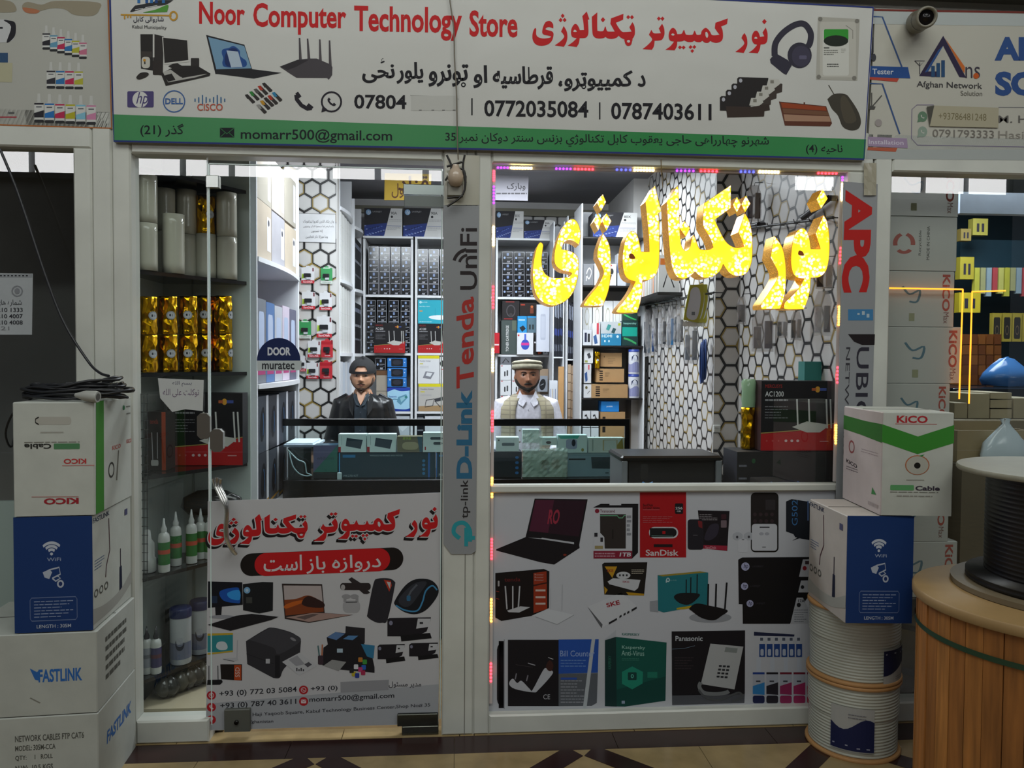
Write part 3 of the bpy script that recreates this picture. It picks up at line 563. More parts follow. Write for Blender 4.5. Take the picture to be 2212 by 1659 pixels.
# ---------------------------------------------------------------- vertical name strips
def strip(pts, label): 
    t = thing('name_strip', label, 'sign', (at(*pts[0], -.035).x, -.035, .6)); plate('strip_panel', pts, -.034, .004, '8c8e90', 'satin', t); return t
YN = -.034
n1 = strip([(958, 444), (1035, 444), (1028, 1190), (1018, 1197), (975, 1197), (958, 1175)], 'grey vertical strip naming network brands on the post right of the glass door')
p = P(pf(YN)); DKN = '2b2425'
p.text('UniFi', 994, 492, 1031, 626, DKN, b=.012, rot=1); p.ring(1012, 571, 32, 32, 7, DKN, 12, 195, 262); p.ring(1012, 571, 20, 20, 6, DKN, 12, 195, 262); p.build('lettering', 'print', n1)
p = P(pf(YN)); p.text('Tenda', 986, 640, 1024, 832, 'a6322c', b=.024, rot=1, it=-.2); p.build('lettering', 'print', n1)
p = P(pf(YN)); p.text('D-Link', 986, 842, 1020, 1034, '2d6485', b=.045, rot=1); p.build('lettering', 'print', n1)
p = P(pf(YN)); p.text('tp-link', 995, 1036, 1016, 1120, '2a2728', b=.01, rot=1); p.line(cr([(1015, 1170), (1015, 1146), (1003, 1130), (985, 1133), (980, 1150), (993, 1163)], 4, False), 9, '2a8f98'); p.rect(1003, 1140, 1011, 1180, '2a8f98'); p.rect(1006, 1158, 1026, 1166, '2a8f98'); p.build('lettering', 'print', n1)
n2 = strip([(1822, 392), (1896, 398), (1880, 1090), (1806, 1090)], 'grey vertical strip with big red capitals on the post right of the lit letters')
p = P(pf(YN)); p.text('APC', 1826, 410, 1886, 632, 'b4201c', b=.05, rot=-1, sl=-.04, it=0); p.build('lettering', 'print', n2)
p = P(pf(YN)); p.rect(1832, 668, 1886, 692, '3f78a4'); p.rect(1862, 672, 1868, 680, 'a9b8c0'); p.rect(1872, 678, 1878, 686, 'a9b8c0'); p.rect(1852, 676, 1857, 680, 'a9b8c0'); p.poly([(1832, 722), (1890, 722), (1889, 745), (1862, 745), (1845, 738)], '1d1618'); p.text('UBIQUITI', 1846, 750, 1878, 1060, '2c2a34', b=.004, rot=-1, sl=-.03); p.text('NETWORKS', 1828, 750, 1837, 985, '38363c', rot=-1, sl=-.03); p.build('lettering', 'print', n2)
# ---------------------------------------------------------------- lit letters in the window
emit_mat('lit_face', (1, .8, .05), 1.25, True); emit_mat('letter_edge', (.55, .19, .01), .55)
def led(ox, oy, sc, outer, hole, par, name):
    Y0, Y1 = .025, .11; pts = [at(ox+x*sc, oy+y*sc, Y0) for x, y in cr(outer, 5)]; n = len(pts)
    g = G(); g.add(pts+[V((p.x, Y1, p.z)) for p in pts], [list(range(2*n-1, n-1, -1))]+[[(i+1) % n, i, n+i, n+(i+1) % n] for i in range(n)], 'a86a10')
    rim = g.build(name, 'glitter_side', par)
    g = G(); g.add([V((p.x, Y0-.0006, p.z)) for p in pts], [list(range(n))], 'ffffff'); g.build('lit_face', 'lit_face', rim)
    q = P(lambda x, y, h: at(ox+x*sc, oy+y*sc, Y0-.0006-h), h=.0003); q.line(cr(outer, 5), 1.6/sc*.6, 'ff5a00', True); q.build('bright_rim', 'letter_edge', rim)
    if hole: q = P(lambda x, y, h: at(ox+x*sc, oy+y*sc, Y0-.0006-h), h=.0003); q.sm(hole, 'a04410'); q.build('counter', 'matte', rim)
def glit():
    m = bpy.data.materials.new('glitter_side'); m.use_nodes = True; nt = m.node_tree; N = nt.nodes; L = nt.links; b = N['Principled BSDF']
    b.inputs['Metallic'].default_value = .9; b.inputs['Roughness'].default_value = .25; b.inputs['Base Color'].default_value = (.75, .38, .04, 1)
    tc = N.new('ShaderNodeTexCoord'); vo = N.new('ShaderNodeTexVoronoi'); vo.inputs['Scale'].default_value = 170; L.new(tc.outputs['Object'], vo.inputs[0])
    bp = N.new('ShaderNodeBump'); bp.inputs['Strength'].default_value = 1; L.new(vo.outputs['Color'], bp.inputs['Height']); L.new(bp.outputs[0], b.inputs['Normal'])
    b.inputs['Emission Color'].default_value = (1, .42, .02, 1); r = N.new('ShaderNodeMapRange'); r.inputs[1].default_value = .35; r.inputs[2].default_value = .0; r.inputs[3].default_value = .22; r.inputs[4].default_value = 1.5
    L.new(vo.outputs['Distance'], r.inputs[0]); L.new(r.outputs[0], b.inputs['Emission Strength']); _M['glitter_side'] = m
glit()
a = (1600, 390, .1809); ls1 = thing('lit_word_sign', 'short glowing yellow Arabic word at the right of the window, thick glitter sides', 'sign', (1.3, .07, 1.7))
led(*a, K('990,415! 1030,490 1055,640 1060,820 1045,980 1010,1090 940,1150 835,1160! 825,1300 800,1420 755,1535! 540,1535 520,1500 535,1450 620,1370 700,1280 760,1170! 700,1165 640,1130 610,1050 600,960 608,820 630,700 670,610 735,570 790,610 820,700 835,818! 955,818! 930,740 893,632!'), K('685,870 700,835 740,850 755,895 700,893'), ls1, 'letter')
led(*a, K('978,100! 1038,215! 960,335! 905,225!'), None, ls1, 'letter_dot')
led(*a, K('405,665! 450,720 500,810 530,950 540,1100 535,1280 510,1420 470,1530! 250,1535! 245,1480 330,1350 400,1240 445,1150 440,1080 400,1000 357,920! 375,800'), None, ls1, 'letter')
b_ = (1320, 380, .1929); c_ = (1130, 400, .1687)
ls2 = thing('lit_word_sign', 'long glowing yellow Arabic word left of the short one in the window', 'sign', (.75, .07, 1.7))
led(*b_, K('745,110! 755,200 765,500 775,700 790,790 830,840 880,810 905,700 925,665 950,720 975,790 1010,825 1100,825 1145,800! 1110,700 1050,600 1030,560! 1030,450 1045,305! 1340,105! 1340,360! 1160,490! 1200,580 1260,700 1320,770 1400,805 1490,790! 1460,710 1425,630! 1500,420! 1550,520 1580,680 1580,900 1555,1020 1500,1100 1400,1120 1320,1080 1255,985! 1220,1060 1140,1125 1040,1140 980,1110 940,1070! 900,1110 830,1150 740,1130 690,1040 665,900 640,600 625,290!'), None, ls2, 'letter')
for d_ in ('1410,235! 1455,320! 1408,412! 1362,325!', '1510,222! 1560,310! 1500,408! 1458,318!', '820,508! 885,585! 835,680! 772,595!'): led(*b_, K(d_), None, ls2, 'letter_dot')
led(*b_, K('490,110! 560,390! 530,420! 540,600 540,900 525,1050 480,1130 420,1165 350,1170! 345,1300 325,1420 290,1530! 80,1530 70,1490 150,1390 220,1290 275,1180! 200,1160 150,1100 130,980 135,850 160,720 200,640 240,622 285,650 315,740 335,850! 430,850! 420,650 400,430 385,290!'), K('200,905 215,870 250,880 270,925 220,928'), ls2, 'letter')
led(*c_, K('210,740 180,790 150,900 125,1080 130,1250 165,1400 240,1490 360,1540 470,1520 580,1450 650,1350 695,1200 710,1050 700,930 650,870 580,840 490,820! 520,740 580,705 650,720 715,765! 735,640 720,540 680,460 625,435 560,470 500,560 450,680 410,830 400,960 430,1040 500,1090 590,1110 625,1128 610,1152 560,1180 400,1190 310,1160 255,1090 235,980 245,850 255,770 235,738'), None, ls2, 'letter')
led(*c_, K('1022,620! 1075,700 1110,800 1120,950 1120,1150 1090,1350 1020,1545! 800,1545 785,1510 870,1390 960,1280 1020,1160 1030,1100 1000,1020 950,920! 960,800'), None, ls2, 'letter')
for d_ in ('1020,115! 1062,215! 998,330! 945,225!', '962,368! 1005,455! 962,580! 905,465!', '1068,362! 1130,460! 1068,580! 1015,470!'): led(*c_, K(d_), None, ls2, 'letter_dot')
# ---------------------------------------------------------------- LED light strips round the window
LC = dict(y=(1, .42, .04), r=(1, .03, .05), p=(.35, .05, .9), b=(.08, .10, 1), w=(1, .8, .35))
for k, c in LC.items(): emit_mat('led_'+k, c, dict(y=9, r=7, p=3, b=3, w=14)[k])
def ledstrip(label, a, b, segs, vert):
    t = thing('light_strip', label, 'light strip', tuple(at(*a, .0))); YY = -.004
    g = G(); q0, q1 = at(*a, YY), at(*b, YY); d = (q1-q0).normalized(); n_ = V((-d.z, 0, d.x))*.006
    g.add([q0+n_, q1+n_, q1-n_, q0-n_], [[0, 1, 2, 3]], 'cfc4c0'); g.add([v+V((0, .005, 0)) for v in (q0+n_, q1+n_, q1-n_, q0-n_)], [[3, 2, 1, 0]], 'cfc4c0'); g.build('tape', 'satin', t)
    for s0, s1, k, n in segs:
        g = G()
        for i in range(n):
            u = s0+(s1-s0)*(i+.5)/n; py = a[1]+(b[1]-a[1])*((u-a[0])/(b[0]-a[0]) if not vert else (u-a[1])/(b[1]-a[1])); px = u
            if vert: px = a[0]+(b[0]-a[0])*(u-a[1])/(b[1]-a[1]); py = u
            c = at(px, py, YY); g.lathe([(.0045, 0), (.0045, .002), (.002, .003)], 8, 'ffffff', Matrix.Translation(c) @ Matrix.Rotation(pi/2, 4, 'X'))
        g.build('lit_diodes', 'led_'+k, t)
ledstrip('colour-changing LED tape along the top edge of the right window', (1066, 362), (1823, 375), [(1072, 1100, 'p', 4), (1102, 1150, 'w', 8), (1198, 1236, 'p', 5), (1238, 1284, 'r', 6), (1328, 1366, 'b', 4), (1368, 1414, 'w', 7), (1458, 1502, 'p', 5), (1510, 1552, 'r', 5), (1596, 1632, 'b', 4), (1638, 1684, 'w', 7), (1764, 1810, 'r', 6)], False)
ledstrip('LED tape running down the left edge of the right window', (1067, 364), (1060, 1520), [(368, 392, 'r', 5), (400, 442, 'p', 6), (488, 532, 'w', 8), (616, 668, 'r', 7), (752, 804, 'w', 8), (886, 934, 'r', 7), (1030, 1076, 'y', 8), (1162, 1210, 'r', 7), (1292, 1345, 'y', 8), (1430, 1475, 'r', 6)], True)
ledstrip('LED tape running down the right edge of the right window', (1820, 378), (1803, 1040), [(380, 392, 'p', 2), (396, 434, 'w', 8), (532, 572, 'r', 5), (660, 704, 'y', 8), (790, 830, 'r', 5), (916, 960, 'y', 8)], True)
# ---------------------------------------------------------------- poster on the glass door
YD = -.0075
dp = thing('door_poster', 'white shop poster on the glass door with red Arabic headline and gadget pictures', 'poster', (-.48, -.0065, .06))
plate('poster_sheet', [(449, 1083), (952, 1064), (947, 1563), (445, 1578)], YD, .0015, 'b6b5b7', 'print', dp)
p = P(pf(YD), h=.0003); p.poly([(445.6, 1520), (947.5, 1478), (947, 1562), (445, 1577)], '9ea0a4'); p.build('grey_footer', 'print', dp)
RED = 'b5181c'
tg = [(W_NOOR, H_NOOR, 1860, 55, 2152, 335), (W_KMP, H_KMP, 1252, 75, 1812, 368), (W_TR, [], 1030, 102, 1250, 368), (W_TKN, H_TKN, 588, 110, 980, 352), (W_LO, H_LO, 365, 118, 568, 398), (W_ZH, [], 228, 148, 362, 400), (W_YE, [], 84, 205, 236, 410)]
fA = sub(YD, 430, 1080, .2396)
for W, Hh, x0, y0, x1, y1 in tg:
    a0, b0, a1, b1 = bb(W); f = lambda x, y: (x0+(x-a0)/(a1-a0)*(x1-x0), y0+14+(y-b0)/(b1-b0)*(y1-y0-14)-(x-a0)/(a1-a0)*14+6)
    p = P(fA, h=.0006); base = [[f(*q) for q in s] for s in W]
    for q in base: c = cr(q, 4); o = [(x-16, y+22) for x, y in c]; p.h = .0006; p.line(o, 22, '1b1517', True); p.poly(o, '1b1517')
    for q in base: p.h = .0009; p.line(cr(q, 4), 20, 'bab9ba', True)
    for q in base: p.h = .0012; p.poly(cr(q, 4), RED)
    for q in Hh: p.poly(cr([f(*z) for z in q], 4), 'bab9ba')
    p.build('headline_word', 'print', dp)
p = P(fA, h=.0005); p.rr(372, 486, 1842, 690, 102, '17110f', 8, -.042); p.rr(500, 482, 1722, 690, 104, RED, 8, -.042)
for t, x0, y0, x1, y1 in ((ar('دروازه'), 1200, 492, 1640, 655), (ar('باز'), 968, 500, 1140, 668), (ar('است'), 582, 495, 928, 648)): p.text(t, x0, y0+8, x1, y1, 'c3bfc0', b=.012, sl=-.03)
p.build('open_badge', 'print', dp)
fB = sub(YD, 440, 1230, .23508); B0 = '1c1a1d'
p = P(fB); p.poly([(40, 110), (355, 118), (360, 325), (38, 355)], '0f1018'); p.sm([(150, 200), (300, 165), (330, 200), (335, 300), (300, 310), (180, 285)], '174a9c'); p.sm([(220, 215), (325, 190), (330, 280), (240, 265)], '2f8ad0'); p.rr(65, 245, 125, 310, 6, '1d2c44'); p.poly([(105, 345), (168, 340), (160, 440), (110, 440)], '16161a'); p.ell(170, 436, 120, 16, '8b8c92')
p.poly([(360, 135), (540, 115), (638, 118), (635, 380), (510, 405), (362, 375)], '17181b'); p.ell(398, 192, 30, 30, '6f9cc0', 16); p.ell(398, 192, 14, 14, 'a8bccb', 12); p.rect(390, 255, 445, 310, '3c3d3a'); p.poly([(36, 510), (300, 425), (440, 408), (690, 436), (620, 465), (245, 565)], B0); p.build('printed_desktop_computer', 'print', dp)
p = P(fB); p.poly([(718, 130), (1088, 135), (1112, 400), (1375, 418), (968, 492), (745, 455)], '2d2220'); p.poly([(733, 148), (1080, 150), (1102, 385), (752, 425)], 'a89c9a'); p.sm([(740, 280), (740, 280), (850, 270), (940, 240), (1000, 250), (1098, 300), (1098, 300), (1103, 388), (1103, 388), (752, 425), (752, 425)], '7a3a1c'); p.sm([(745, 330), (850, 290), (990, 280), (900, 310), (760, 360)], 'b0561c'); p.sm([(900, 310), (960, 245), (1095, 300), (1098, 350), (960, 345)], '2f1a18'); p.poly([(755, 440), (1000, 400), (1110, 402), (1360, 418), (968, 483)], '9a7f77'); p.poly([(850, 440), (1000, 408), (1060, 412), (930, 462)], '5f4f4c'); p.build('printed_laptop', 'print', dp)
p = P(fB); p.poly([(1330, 90), (1360, 72), (1450, 130), (1530, 215), (1500, 228), (1470, 225), (1400, 165)], '2c2627'); p.rr(1255, 125, 1535, 190, 25, '2a2324', 4, .0); p.ell(1280, 165, 20, 26, 'a09c9c', 14); p.build('printed_flash_drive', 'print', dp)
p = P(fB); p.rr(1278, 285, 1438, 400, 45, '9c9b9d'); p.ell(1310, 250, 42, 22, '8c8b8d', 14); p.ell(1385, 250, 40, 22, '8c8b8d', 14); p.rect(1285, 262, 1312, 300, '8c8b8d'); p.rect(1395, 262, 1422, 300, '8c8b8d'); p.line([(1305, 302), (1410, 300)], 8, '4a494b'); p.build('printed_earbuds', 'print', dp)
p = P(fB); p.sm([(1600, 85), (1700, 82), (1752, 110), (1755, 160), (1690, 460), (1640, 490), (1580, 485), (1508, 440), (1508, 390), (1560, 130)], '28262b'); p.poly([(1655, 95), (1720, 105), (1728, 150), (1705, 205)], 'a83420'); p.poly([(1680, 112), (1718, 118), (1712, 180)], 'b5b3b3'); p.build('printed_portable_drive', 'print', dp)
p = P(fB); p.sm([(1760, 280), (1850, 150), (1950, 90), (2080, 95), (2150, 160), (2150, 240), (2060, 360), (1960, 410), (1850, 395), (1760, 330)], '17181d'); p.line(cr([(1765, 330), (1850, 375), (1960, 380), (2010, 300), (2040, 200), (2100, 150), (2145, 190)], 5, False), 14, '3d7fa8'); p.sm([(1790, 280), (1870, 180), (1960, 120), (2050, 120), (1980, 230), (1900, 330), (1830, 340)], '2f3138'); p.line([(1870, 270), (1905, 200), (1960, 140)], 18, '50545c'); p.rr(1865, 240, 1900, 290, 10, '2f5f80'); p.build('printed_mouse', 'print', dp)
p = P(fB); p.rect(35, 600, 268, 760, '2b7d84'); p.poly([(35, 590), (268, 582), (270, 600), (35, 610)], 'b0952c'); p.poly([(35, 770), (268, 745), (268, 758), (35, 785)], 'b0952c'); p.sm([(115, 715), (130, 670), (190, 665), (218, 700), (210, 735), (150, 740)], 'b7bec2'); p.poly([(170, 820), (230, 815), (310, 810), (320, 835), (260, 845)], 'a9a9ad'); p.line([(310, 650), (305, 815)], 7, '9e9fa5'); p.line([(180, 825), (280, 845)], 5, '4c4d52'); p.build('printed_router_box', 'print', dp)
p = P(fB); p.poly([(152, 872), (352, 872), (352, 1022), (160, 1010)], '1c1513'); p.rect(280, 878, 345, 1018, 'a8421c'); p.text('SSD', 290, 900, 330, 990, 'c8b8b0', rot=1); p.poly([(35, 1015), (165, 1012), (175, 1035), (150, 1060), (30, 1062)], '16161a'); p.line([(48, 885), (48, 1015)], 7, '2a2b30'); p.line([(130, 885), (132, 1012)], 7, '2a2b30'); p.build('printed_drive_and_router', 'print', dp)
p = P(fB); p.sm([(388, 660), (388, 660), (560, 555), (640, 535), (820, 585), (895, 655), (895, 655), (885, 770), (885, 770), (740, 910), (700, 995), (640, 998), (640, 998), (400, 870), (400, 870)], '2e2d31'); p.sm([(420, 645), (600, 545), (640, 540), (820, 590), (890, 660), (690, 780), (640, 720), (430, 650)], '3c3b40'); p.poly([(655, 790), (700, 790), (700, 990), (655, 990)], '1d1c20'); p.line([(392, 775), (650, 870)], 5, '1f1e22'); p.rect(570, 822, 608, 865, 'a9a9ad'); p.ell(822, 642, 30, 12, '7d7c80', 14, .5)
p.poly([(720, 850), (880, 765), (1045, 885), (880, 975)], 'b2b2b5'); p.poly([(925, 872), (965, 850), (995, 875), (955, 900)], '4b4a50'); p.poly([(780, 830), (860, 790), (930, 870), (850, 890)], '8f8f94')
for i in range(4): p.rect(850+i*20, 905+(i % 2)*12, 862+i*20, 935, '39383c')
p.build('printed_label_printer', 'print', dp)
p = P(fB); p.poly([(1305, 522), (1482, 540), (1480, 680), (1300, 620)], '252327'); p.poly([(1130, 625), (1210, 575), (1300, 585), (1420, 610), (1480, 690), (1540, 760), (1570, 900), (1570, 950), (1520, 945), (1240, 920), (1090, 880), (1100, 720), (1140, 690)], '1e1c20'); p.poly([(1135, 625), (1210, 575), (1300, 590), (1220, 650)], '52709a'); p.poly([(1280, 640), (1330, 608), (1420, 610), (1370, 650)], '4f7aa5'); p.rect(1225, 728, 1278, 765, '9fb3c0'); p.poly([(1100, 885), (1180, 830), (1310, 850), (1240, 935)], '8b8b8a'); p.poly([(1445, 685), (1572, 700), (1560, 820), (1500, 800)], '2f6f92')
for x, y, c in ((1440, 830, 'b0702c'), (1480, 850, '3c8c3c'), (1470, 900, '2c5cb0'), (1400, 895, 'c8c8cc'), (1440, 920, 'b03a6c'), (1380, 960, 'b0a030'), (1410, 975, '2c3c8c'), (1360, 930, '26262a'), (1465, 950, 'a02c4c')): p.rr(x-20, y-22, x+20, y+22, 8, c)
p.line([(1070, 850), (1050, 700)], 12, '4a6a6c'); p.line([(1085, 850), (1090, 690)], 12, 'a8603c'); p.rr(1050, 790, 1100, 875, 12, '3a2c34'); p.build('printed_inkjet_printer', 'print', dp)
for (x, y, w_, hh) in ((1688, 440, 400, 175), (1598, 685, 250, 140), (1888, 672, 265, 128)):
    p = P(fB); p.poly([(x, y+20), (x+20, y+6), (x+w_, y), (x+w_, y+20), (x+w_*.9, y+hh*.75), (x+w_*.65, y+hh), (x, y+hh)], '1d1a1f'); p.poly([(x+w_*.7, y+12), (x+w_, y+12), (x+w_*.95, y+hh*.5), (x+w_*.66, y+hh*.6)], 'b3b3b6'); p.ell(x+w_*.08, y+hh*.3, hh*.1, hh*.12, '77778a', 12); p.rect(x+w_*.74, y+hh*.25, x+w_*.82, y+hh*.35, '222226')
    p.poly([(x+w_*.3, y+hh*.95), (x+w_*.98, y+hh*.82), (x+w_*1.02, y+hh*1.1), (x+w_*.32, y+hh*1.27)], '141316'); p.build('printed_toner', 'print', dp)
fC = sub(YD, 440, 1050, .36697); TX = '2a2a31'
p = P(fC, h=.0006)
for t, x0, y0, x1, y1, sl in (('+93 (0) 772 03 5084', 92, 1207, 548, 1247, -.06), ('+93 (0)', 630, 1180, 788, 1214, -.04), ('+93 (0) 787 40 3611', 97, 1278, 545, 1318, -.06), ('momarr500@gmail.com', 622, 1240, 1122, 1280, -.05)):
    p.text(t, x0, y0, x1, y1, TX, b=.012, sl=sl)
p.poly([(805, 1153), (1090, 1140), (1088, 1200), (806, 1215)], '8d8d91'); p.text(ar('مدیر مسئول'), 1090, 1150, 1280, 1188, TX, b=.004); p.text('Haji Yaqoob Square, Kabul Technology Business Center,Shop No# 35', 288, 1335, 1333, 1360, TX, sl=-.055, b=.004); p.text('Afghanistan', 250, 1380, 410, 1402, TX, sl=-.03, b=.004); p.build('contact_lettering', 'print', dp)
for x, y in ((45, 1232), (45, 1302), (45, 1375), (588, 1200), (588, 1268)):
    p = P(fC, h=.0006); p.ell(x, y, 27, 26, 'a81e26', 18)
    if y in (1232, 1200): p.ring(x, y, 14, 14, 4, 'c8b0b2', 14); handset(p, x, y, 7, 'c8b0b2')
    elif y == 1302: handset(p, x, y, 12, 'd0c0c2')
    elif y == 1375: p.poly([(x-10, y-3), (x, y+18), (x+10, y-3)], 'd0c0c2'); p.ell(x, y-6, 11, 11, 'd0c0c2', 12)
    else: p.rr(x-15, y-11, x+15, y+11, 3, 'd0c0c2'); p.line([(x-13, y-9), (x, y+2), (x+13, y-9)], 3, 'a81e26')
    p.build('round_icon', 'print', dp)
# ---------------------------------------------------------------- poster on the lower window panel
YW = .0
wp = thing('window_poster', 'long grey-white product poster covering the panel under the lit letters', 'poster', (.8, .002, .08))
x0_, x1_ = .131, 1.499
plate('poster_sheet', [(1062, 1061), (1804, 1055), (1792, 1523), (1050, 1539)], .0045, .002, 'b3b5bb', 'print', wp)
YW = .0045; fD = sub(YW, 1055, 1050, .18684); fE = sub(YW, 1400, 1050, .18682); fF = sub(YW, 1055, 1340, .31871)
p = P(fD); p.poly([(535, 145), (1148, 152), (1050, 680), (1055, 715), (760, 908), (600, 880), (90, 745), (90, 730), (430, 590)], '171317'); p.poly([(545, 160), (1130, 168), (1045, 585), (470, 520)], '2a1420'); p.poly([(545, 160), (760, 162), (690, 540), (470, 520)], '4a1c30'); p.poly([(455, 595), (610, 605), (620, 597), (990, 650), (990, 672), (600, 612)], 'a8aab0'); p.text('RO', 680, 270, 810, 440, '8c2a3c', b=.03, it=.15); p.ell(885, 795, 20, 12, '7c2c1c', 12); p.build('printed_gaming_laptop', 'print', wp)
p = P(fD); p.poly([(1215, 245), (1300, 205), (1733, 205), (1730, 770), (1660, 840), (1215, 838)], '131215'); p.poly([(1215, 250), (1665, 250), (1662, 838), (1215, 838)], 'b3b5bb'); p.rect(1215, 750, 1662, 838, '7a1c30'); p.rect(1400, 205, 1535, 222, 'b3b5bb'); p.poly([(1290, 325), (1590, 325), (1588, 722), (1345, 722), (1340, 590), (1292, 540)], '2e2826'); p.line([(1290, 342), (1490, 342), (1510, 368), (1550, 368), (1570, 340), (1590, 340)], 10, '5f9a78'); p.rect(1432, 500, 1446, 610, '1c1816'); p.ell(1257, 288, 26, 26, '7a1c30', 14); p.text('Transcend', 1290, 272, 1462, 305, '5c2030', b=.01); p.text('1TB', 1515, 768, 1645, 815, 'c2c2c8', b=.03, it=.2); p.lines(1230, 765, 1465, 825, 2, 'a87c88', .5); p.lines(1600, 330, 1650, 580, 5, '7f8188', .6); p.rect(1230, 690, 1325, 725, '8f8258'); p.rect(1225, 540, 1262, 585, '26242a'); p.rect(1295, 595, 1325, 645, '26242a'); p.build('printed_drive_box', 'print', wp)
p = P(fE); p.rect(-95, 70, 440, 825, '9c1218'); p.rr(310, 200, 405, 322, 14, '191619'); p.text('256', 316, 240, 398, 270, 'b8b8bc', b=.02); p.text('GB', 332, 282, 378, 300, 'b8b8bc'); p.rr(10, 472, 348, 604, 62, 'b8b8bc'); p.rr(20, 486, 330, 590, 50, '171719'); p.rect(20, 486, 60, 590, '171719'); p.line([(40, 575), (290, 580)], 8, '5c7c74'); p.rect(165, 520, 200, 555, '9c1218'); p.rr(65, 672, 282, 706, 4, '1d1214'); p.text('SanDisk', -28, 735, 352, 806, 'c0b8ba', b=.02); p.text('SanDisk', -60, 205, 60, 235, '4a0c10', b=.02); p.text('Cruzer Glide', -60, 240, 135, 262, '4a0c10', b=.02); p.lines(-60, 345, 280, 430, 4, 'a85c60', .3, 3); p.line([(-60, 275), (130, 275)], 3, 'b07074'); p.build('printed_flash_drive_box', 'print', wp)
p = P(fE); p.poly([(575, 280), (942, 288), (915, 750), (620, 720), (600, 500)], '191318'); p.poly([(640, 682), (915, 690), (912, 748), (636, 722)], '8c2034'); p.rr(842, 395, 908, 480, 8, '6a5a60'); p.rr(845, 325, 905, 385, 8, '3a1c24'); p.text('SanDisk', 660, 694, 790, 728, 'b87c88', b=.02); p.lines(595, 320, 800, 400, 4, '8a8488', .35, 5); p.sm([(740, 440), (815, 445), (800, 560), (720, 625), (650, 610), (690, 490)], '2f2a36'); p.rr(458, 385, 640, 735, 30, '201d24'); p.poly([(575, 400), (625, 410), (628, 490), (585, 470)], '6c2024'); p.line([(520, 568), (572, 568)], 4, '77747c'); p.build('printed_portable_drive', 'print', wp)
p = P(fE); p.rr(1188, 75, 1508, 765, 50, '17130f'); p.rr(1200, 90, 1495, 560, 30, '1f1a1a'); p.rect(1358, 158, 1470, 275, '2e2a2c')
for i in range(4): p.ell(1235+i*66, 328, 22, 22, '33272a', 10); p.ell(1235+i*66, 405, 22, 22, '33272a', 10)
p.rr(1200, 437, 1492, 748, 35, 'b6b8be'); p.rect(1290, 470, 1405, 482, '222226'); p.rect(1320, 702, 1362, 710, '333338'); p.ell(1310, 552, 28, 18, '9a9ca4', 12); p.ell(1375, 552, 28, 18, '9a9ca4', 12); p.build('printed_smartphone_box', 'print', wp)
p = P(fE); p.ell(1035, 580, 60, 48, 'a2a5ac', 16); p.ell(1165, 580, 60, 48, 'a2a5ac', 16); p.rr(1040, 610, 1150, 768, 30, 'b8bac0'); p.ell(1030, 590, 14, 16, '3c3c42', 10); p.ell(1165, 588, 14, 16, '3c3c42', 10); p.ell(1098, 618, 16, 8, '77797f', 10); p.build('printed_earbuds', 'print', wp)
p = P(fE); p.poly([(1595, 178), (1660, 150), (1842, 178), (1870, 200), (1870, 625), (1780, 610), (1700, 590), (1680, 555), (1595, 525)], '191d24'); p.poly([(1665, 632), (1740, 588), (1760, 600)], '191d24'); p.text('G502', 1662, 160, 1728, 455, '3a6a9c', b=.0, rot=1); p.rect(1842, 170, 1856, 400, '4a6088'); p.build('printed_mouse_box', 'print', wp)
p = P(fD); p.poly([(80, 1005), (640, 958), (705, 985), (700, 1410), (500, 1500), (150, 1560), (80, 1520)], '160f0f'); p.poly([(522, 1005), (672, 985), (680, 1420), (522, 1470)], '8c3018'); p.poly([(522, 1140), (680, 1110), (680, 1125), (522, 1160)], '3c1810'); p.text('tenda', 185, 1060, 370, 1105, '5c1c1c', b=.01, sl=-.02)
for y in (1195, 1275, 1348): p.rect(545, y, 660, y+22, 'b8a8a0')
for y in (1015, 1045, 1078): p.text('Router', 535, y, 640, y+18, 'b09088')
for x0, x1 in ((195, 215), (282, 282), (362, 345)): p.line([(x0, 1155), (x1, 1425)], 16, 'a8a9ad')
p.poly([(215, 1440), (370, 1390), (485, 1400), (355, 1462), (235, 1458)], 'b0b2b6'); p.line([(90, 1215), (125, 1222)], 6, '9c3c2c'); p.line([(90, 1300), (125, 1308)], 6, '9c3c2c'); p.rr(108, 1095, 128, 1160, 8, '9c9a9c'); p.build('printed_router_box', 'print', wp)
p = P(fD); p.poly([(505, 1495), (690, 1420), (995, 1490), (800, 1600)], 'bcbfc4'); p.line([(540, 1510), (795, 1600), (990, 1490)], 6, '8f9298'); p.line([(855, 1140), (850, 1440)], 5, '8f9298'); p.line([(720, 1180), (715, 1430)], 5, 'a2a5aa'); p.build('printed_white_router', 'print', wp)
p = P(fD); p.poly([(1315, 905), (1340, 885), (1838, 880), (1800, 1265), (1340, 1255)], '1a1613'); p.poly([(1345, 930), (1488, 930), (1432, 1062)], 'b0841c'); p.poly([(1590, 1225), (1800, 1245), (1798, 1266), (1620, 1262)], 'a8801c'); p.poly([(1340, 1160), (1380, 1200), (1345, 1255)], 'a8801c'); p.text('SKE', 1370, 960, 1445, 995, '8c2c1c', b=.02); p.ell(1560, 1032, 82, 42, 'b2b4b8', 18)
for x in (1520, 1560, 1600): p.rect(x-10, 1020, x+10, 1042, '26262a')
p.poly([(1378, 1105), (1440, 1065), (1758, 1085), (1730, 1180), (1690, 1212), (1400, 1135)], 'b2b4b8'); p.text('SKE', 1550, 1095, 1630, 1115, '8c2c3c', b=.02, sl=.05); p.lines(1655, 960, 1800, 1020, 3, 'a8a090', .4, 2); p.build('printed_ups_box', 'print', wp)
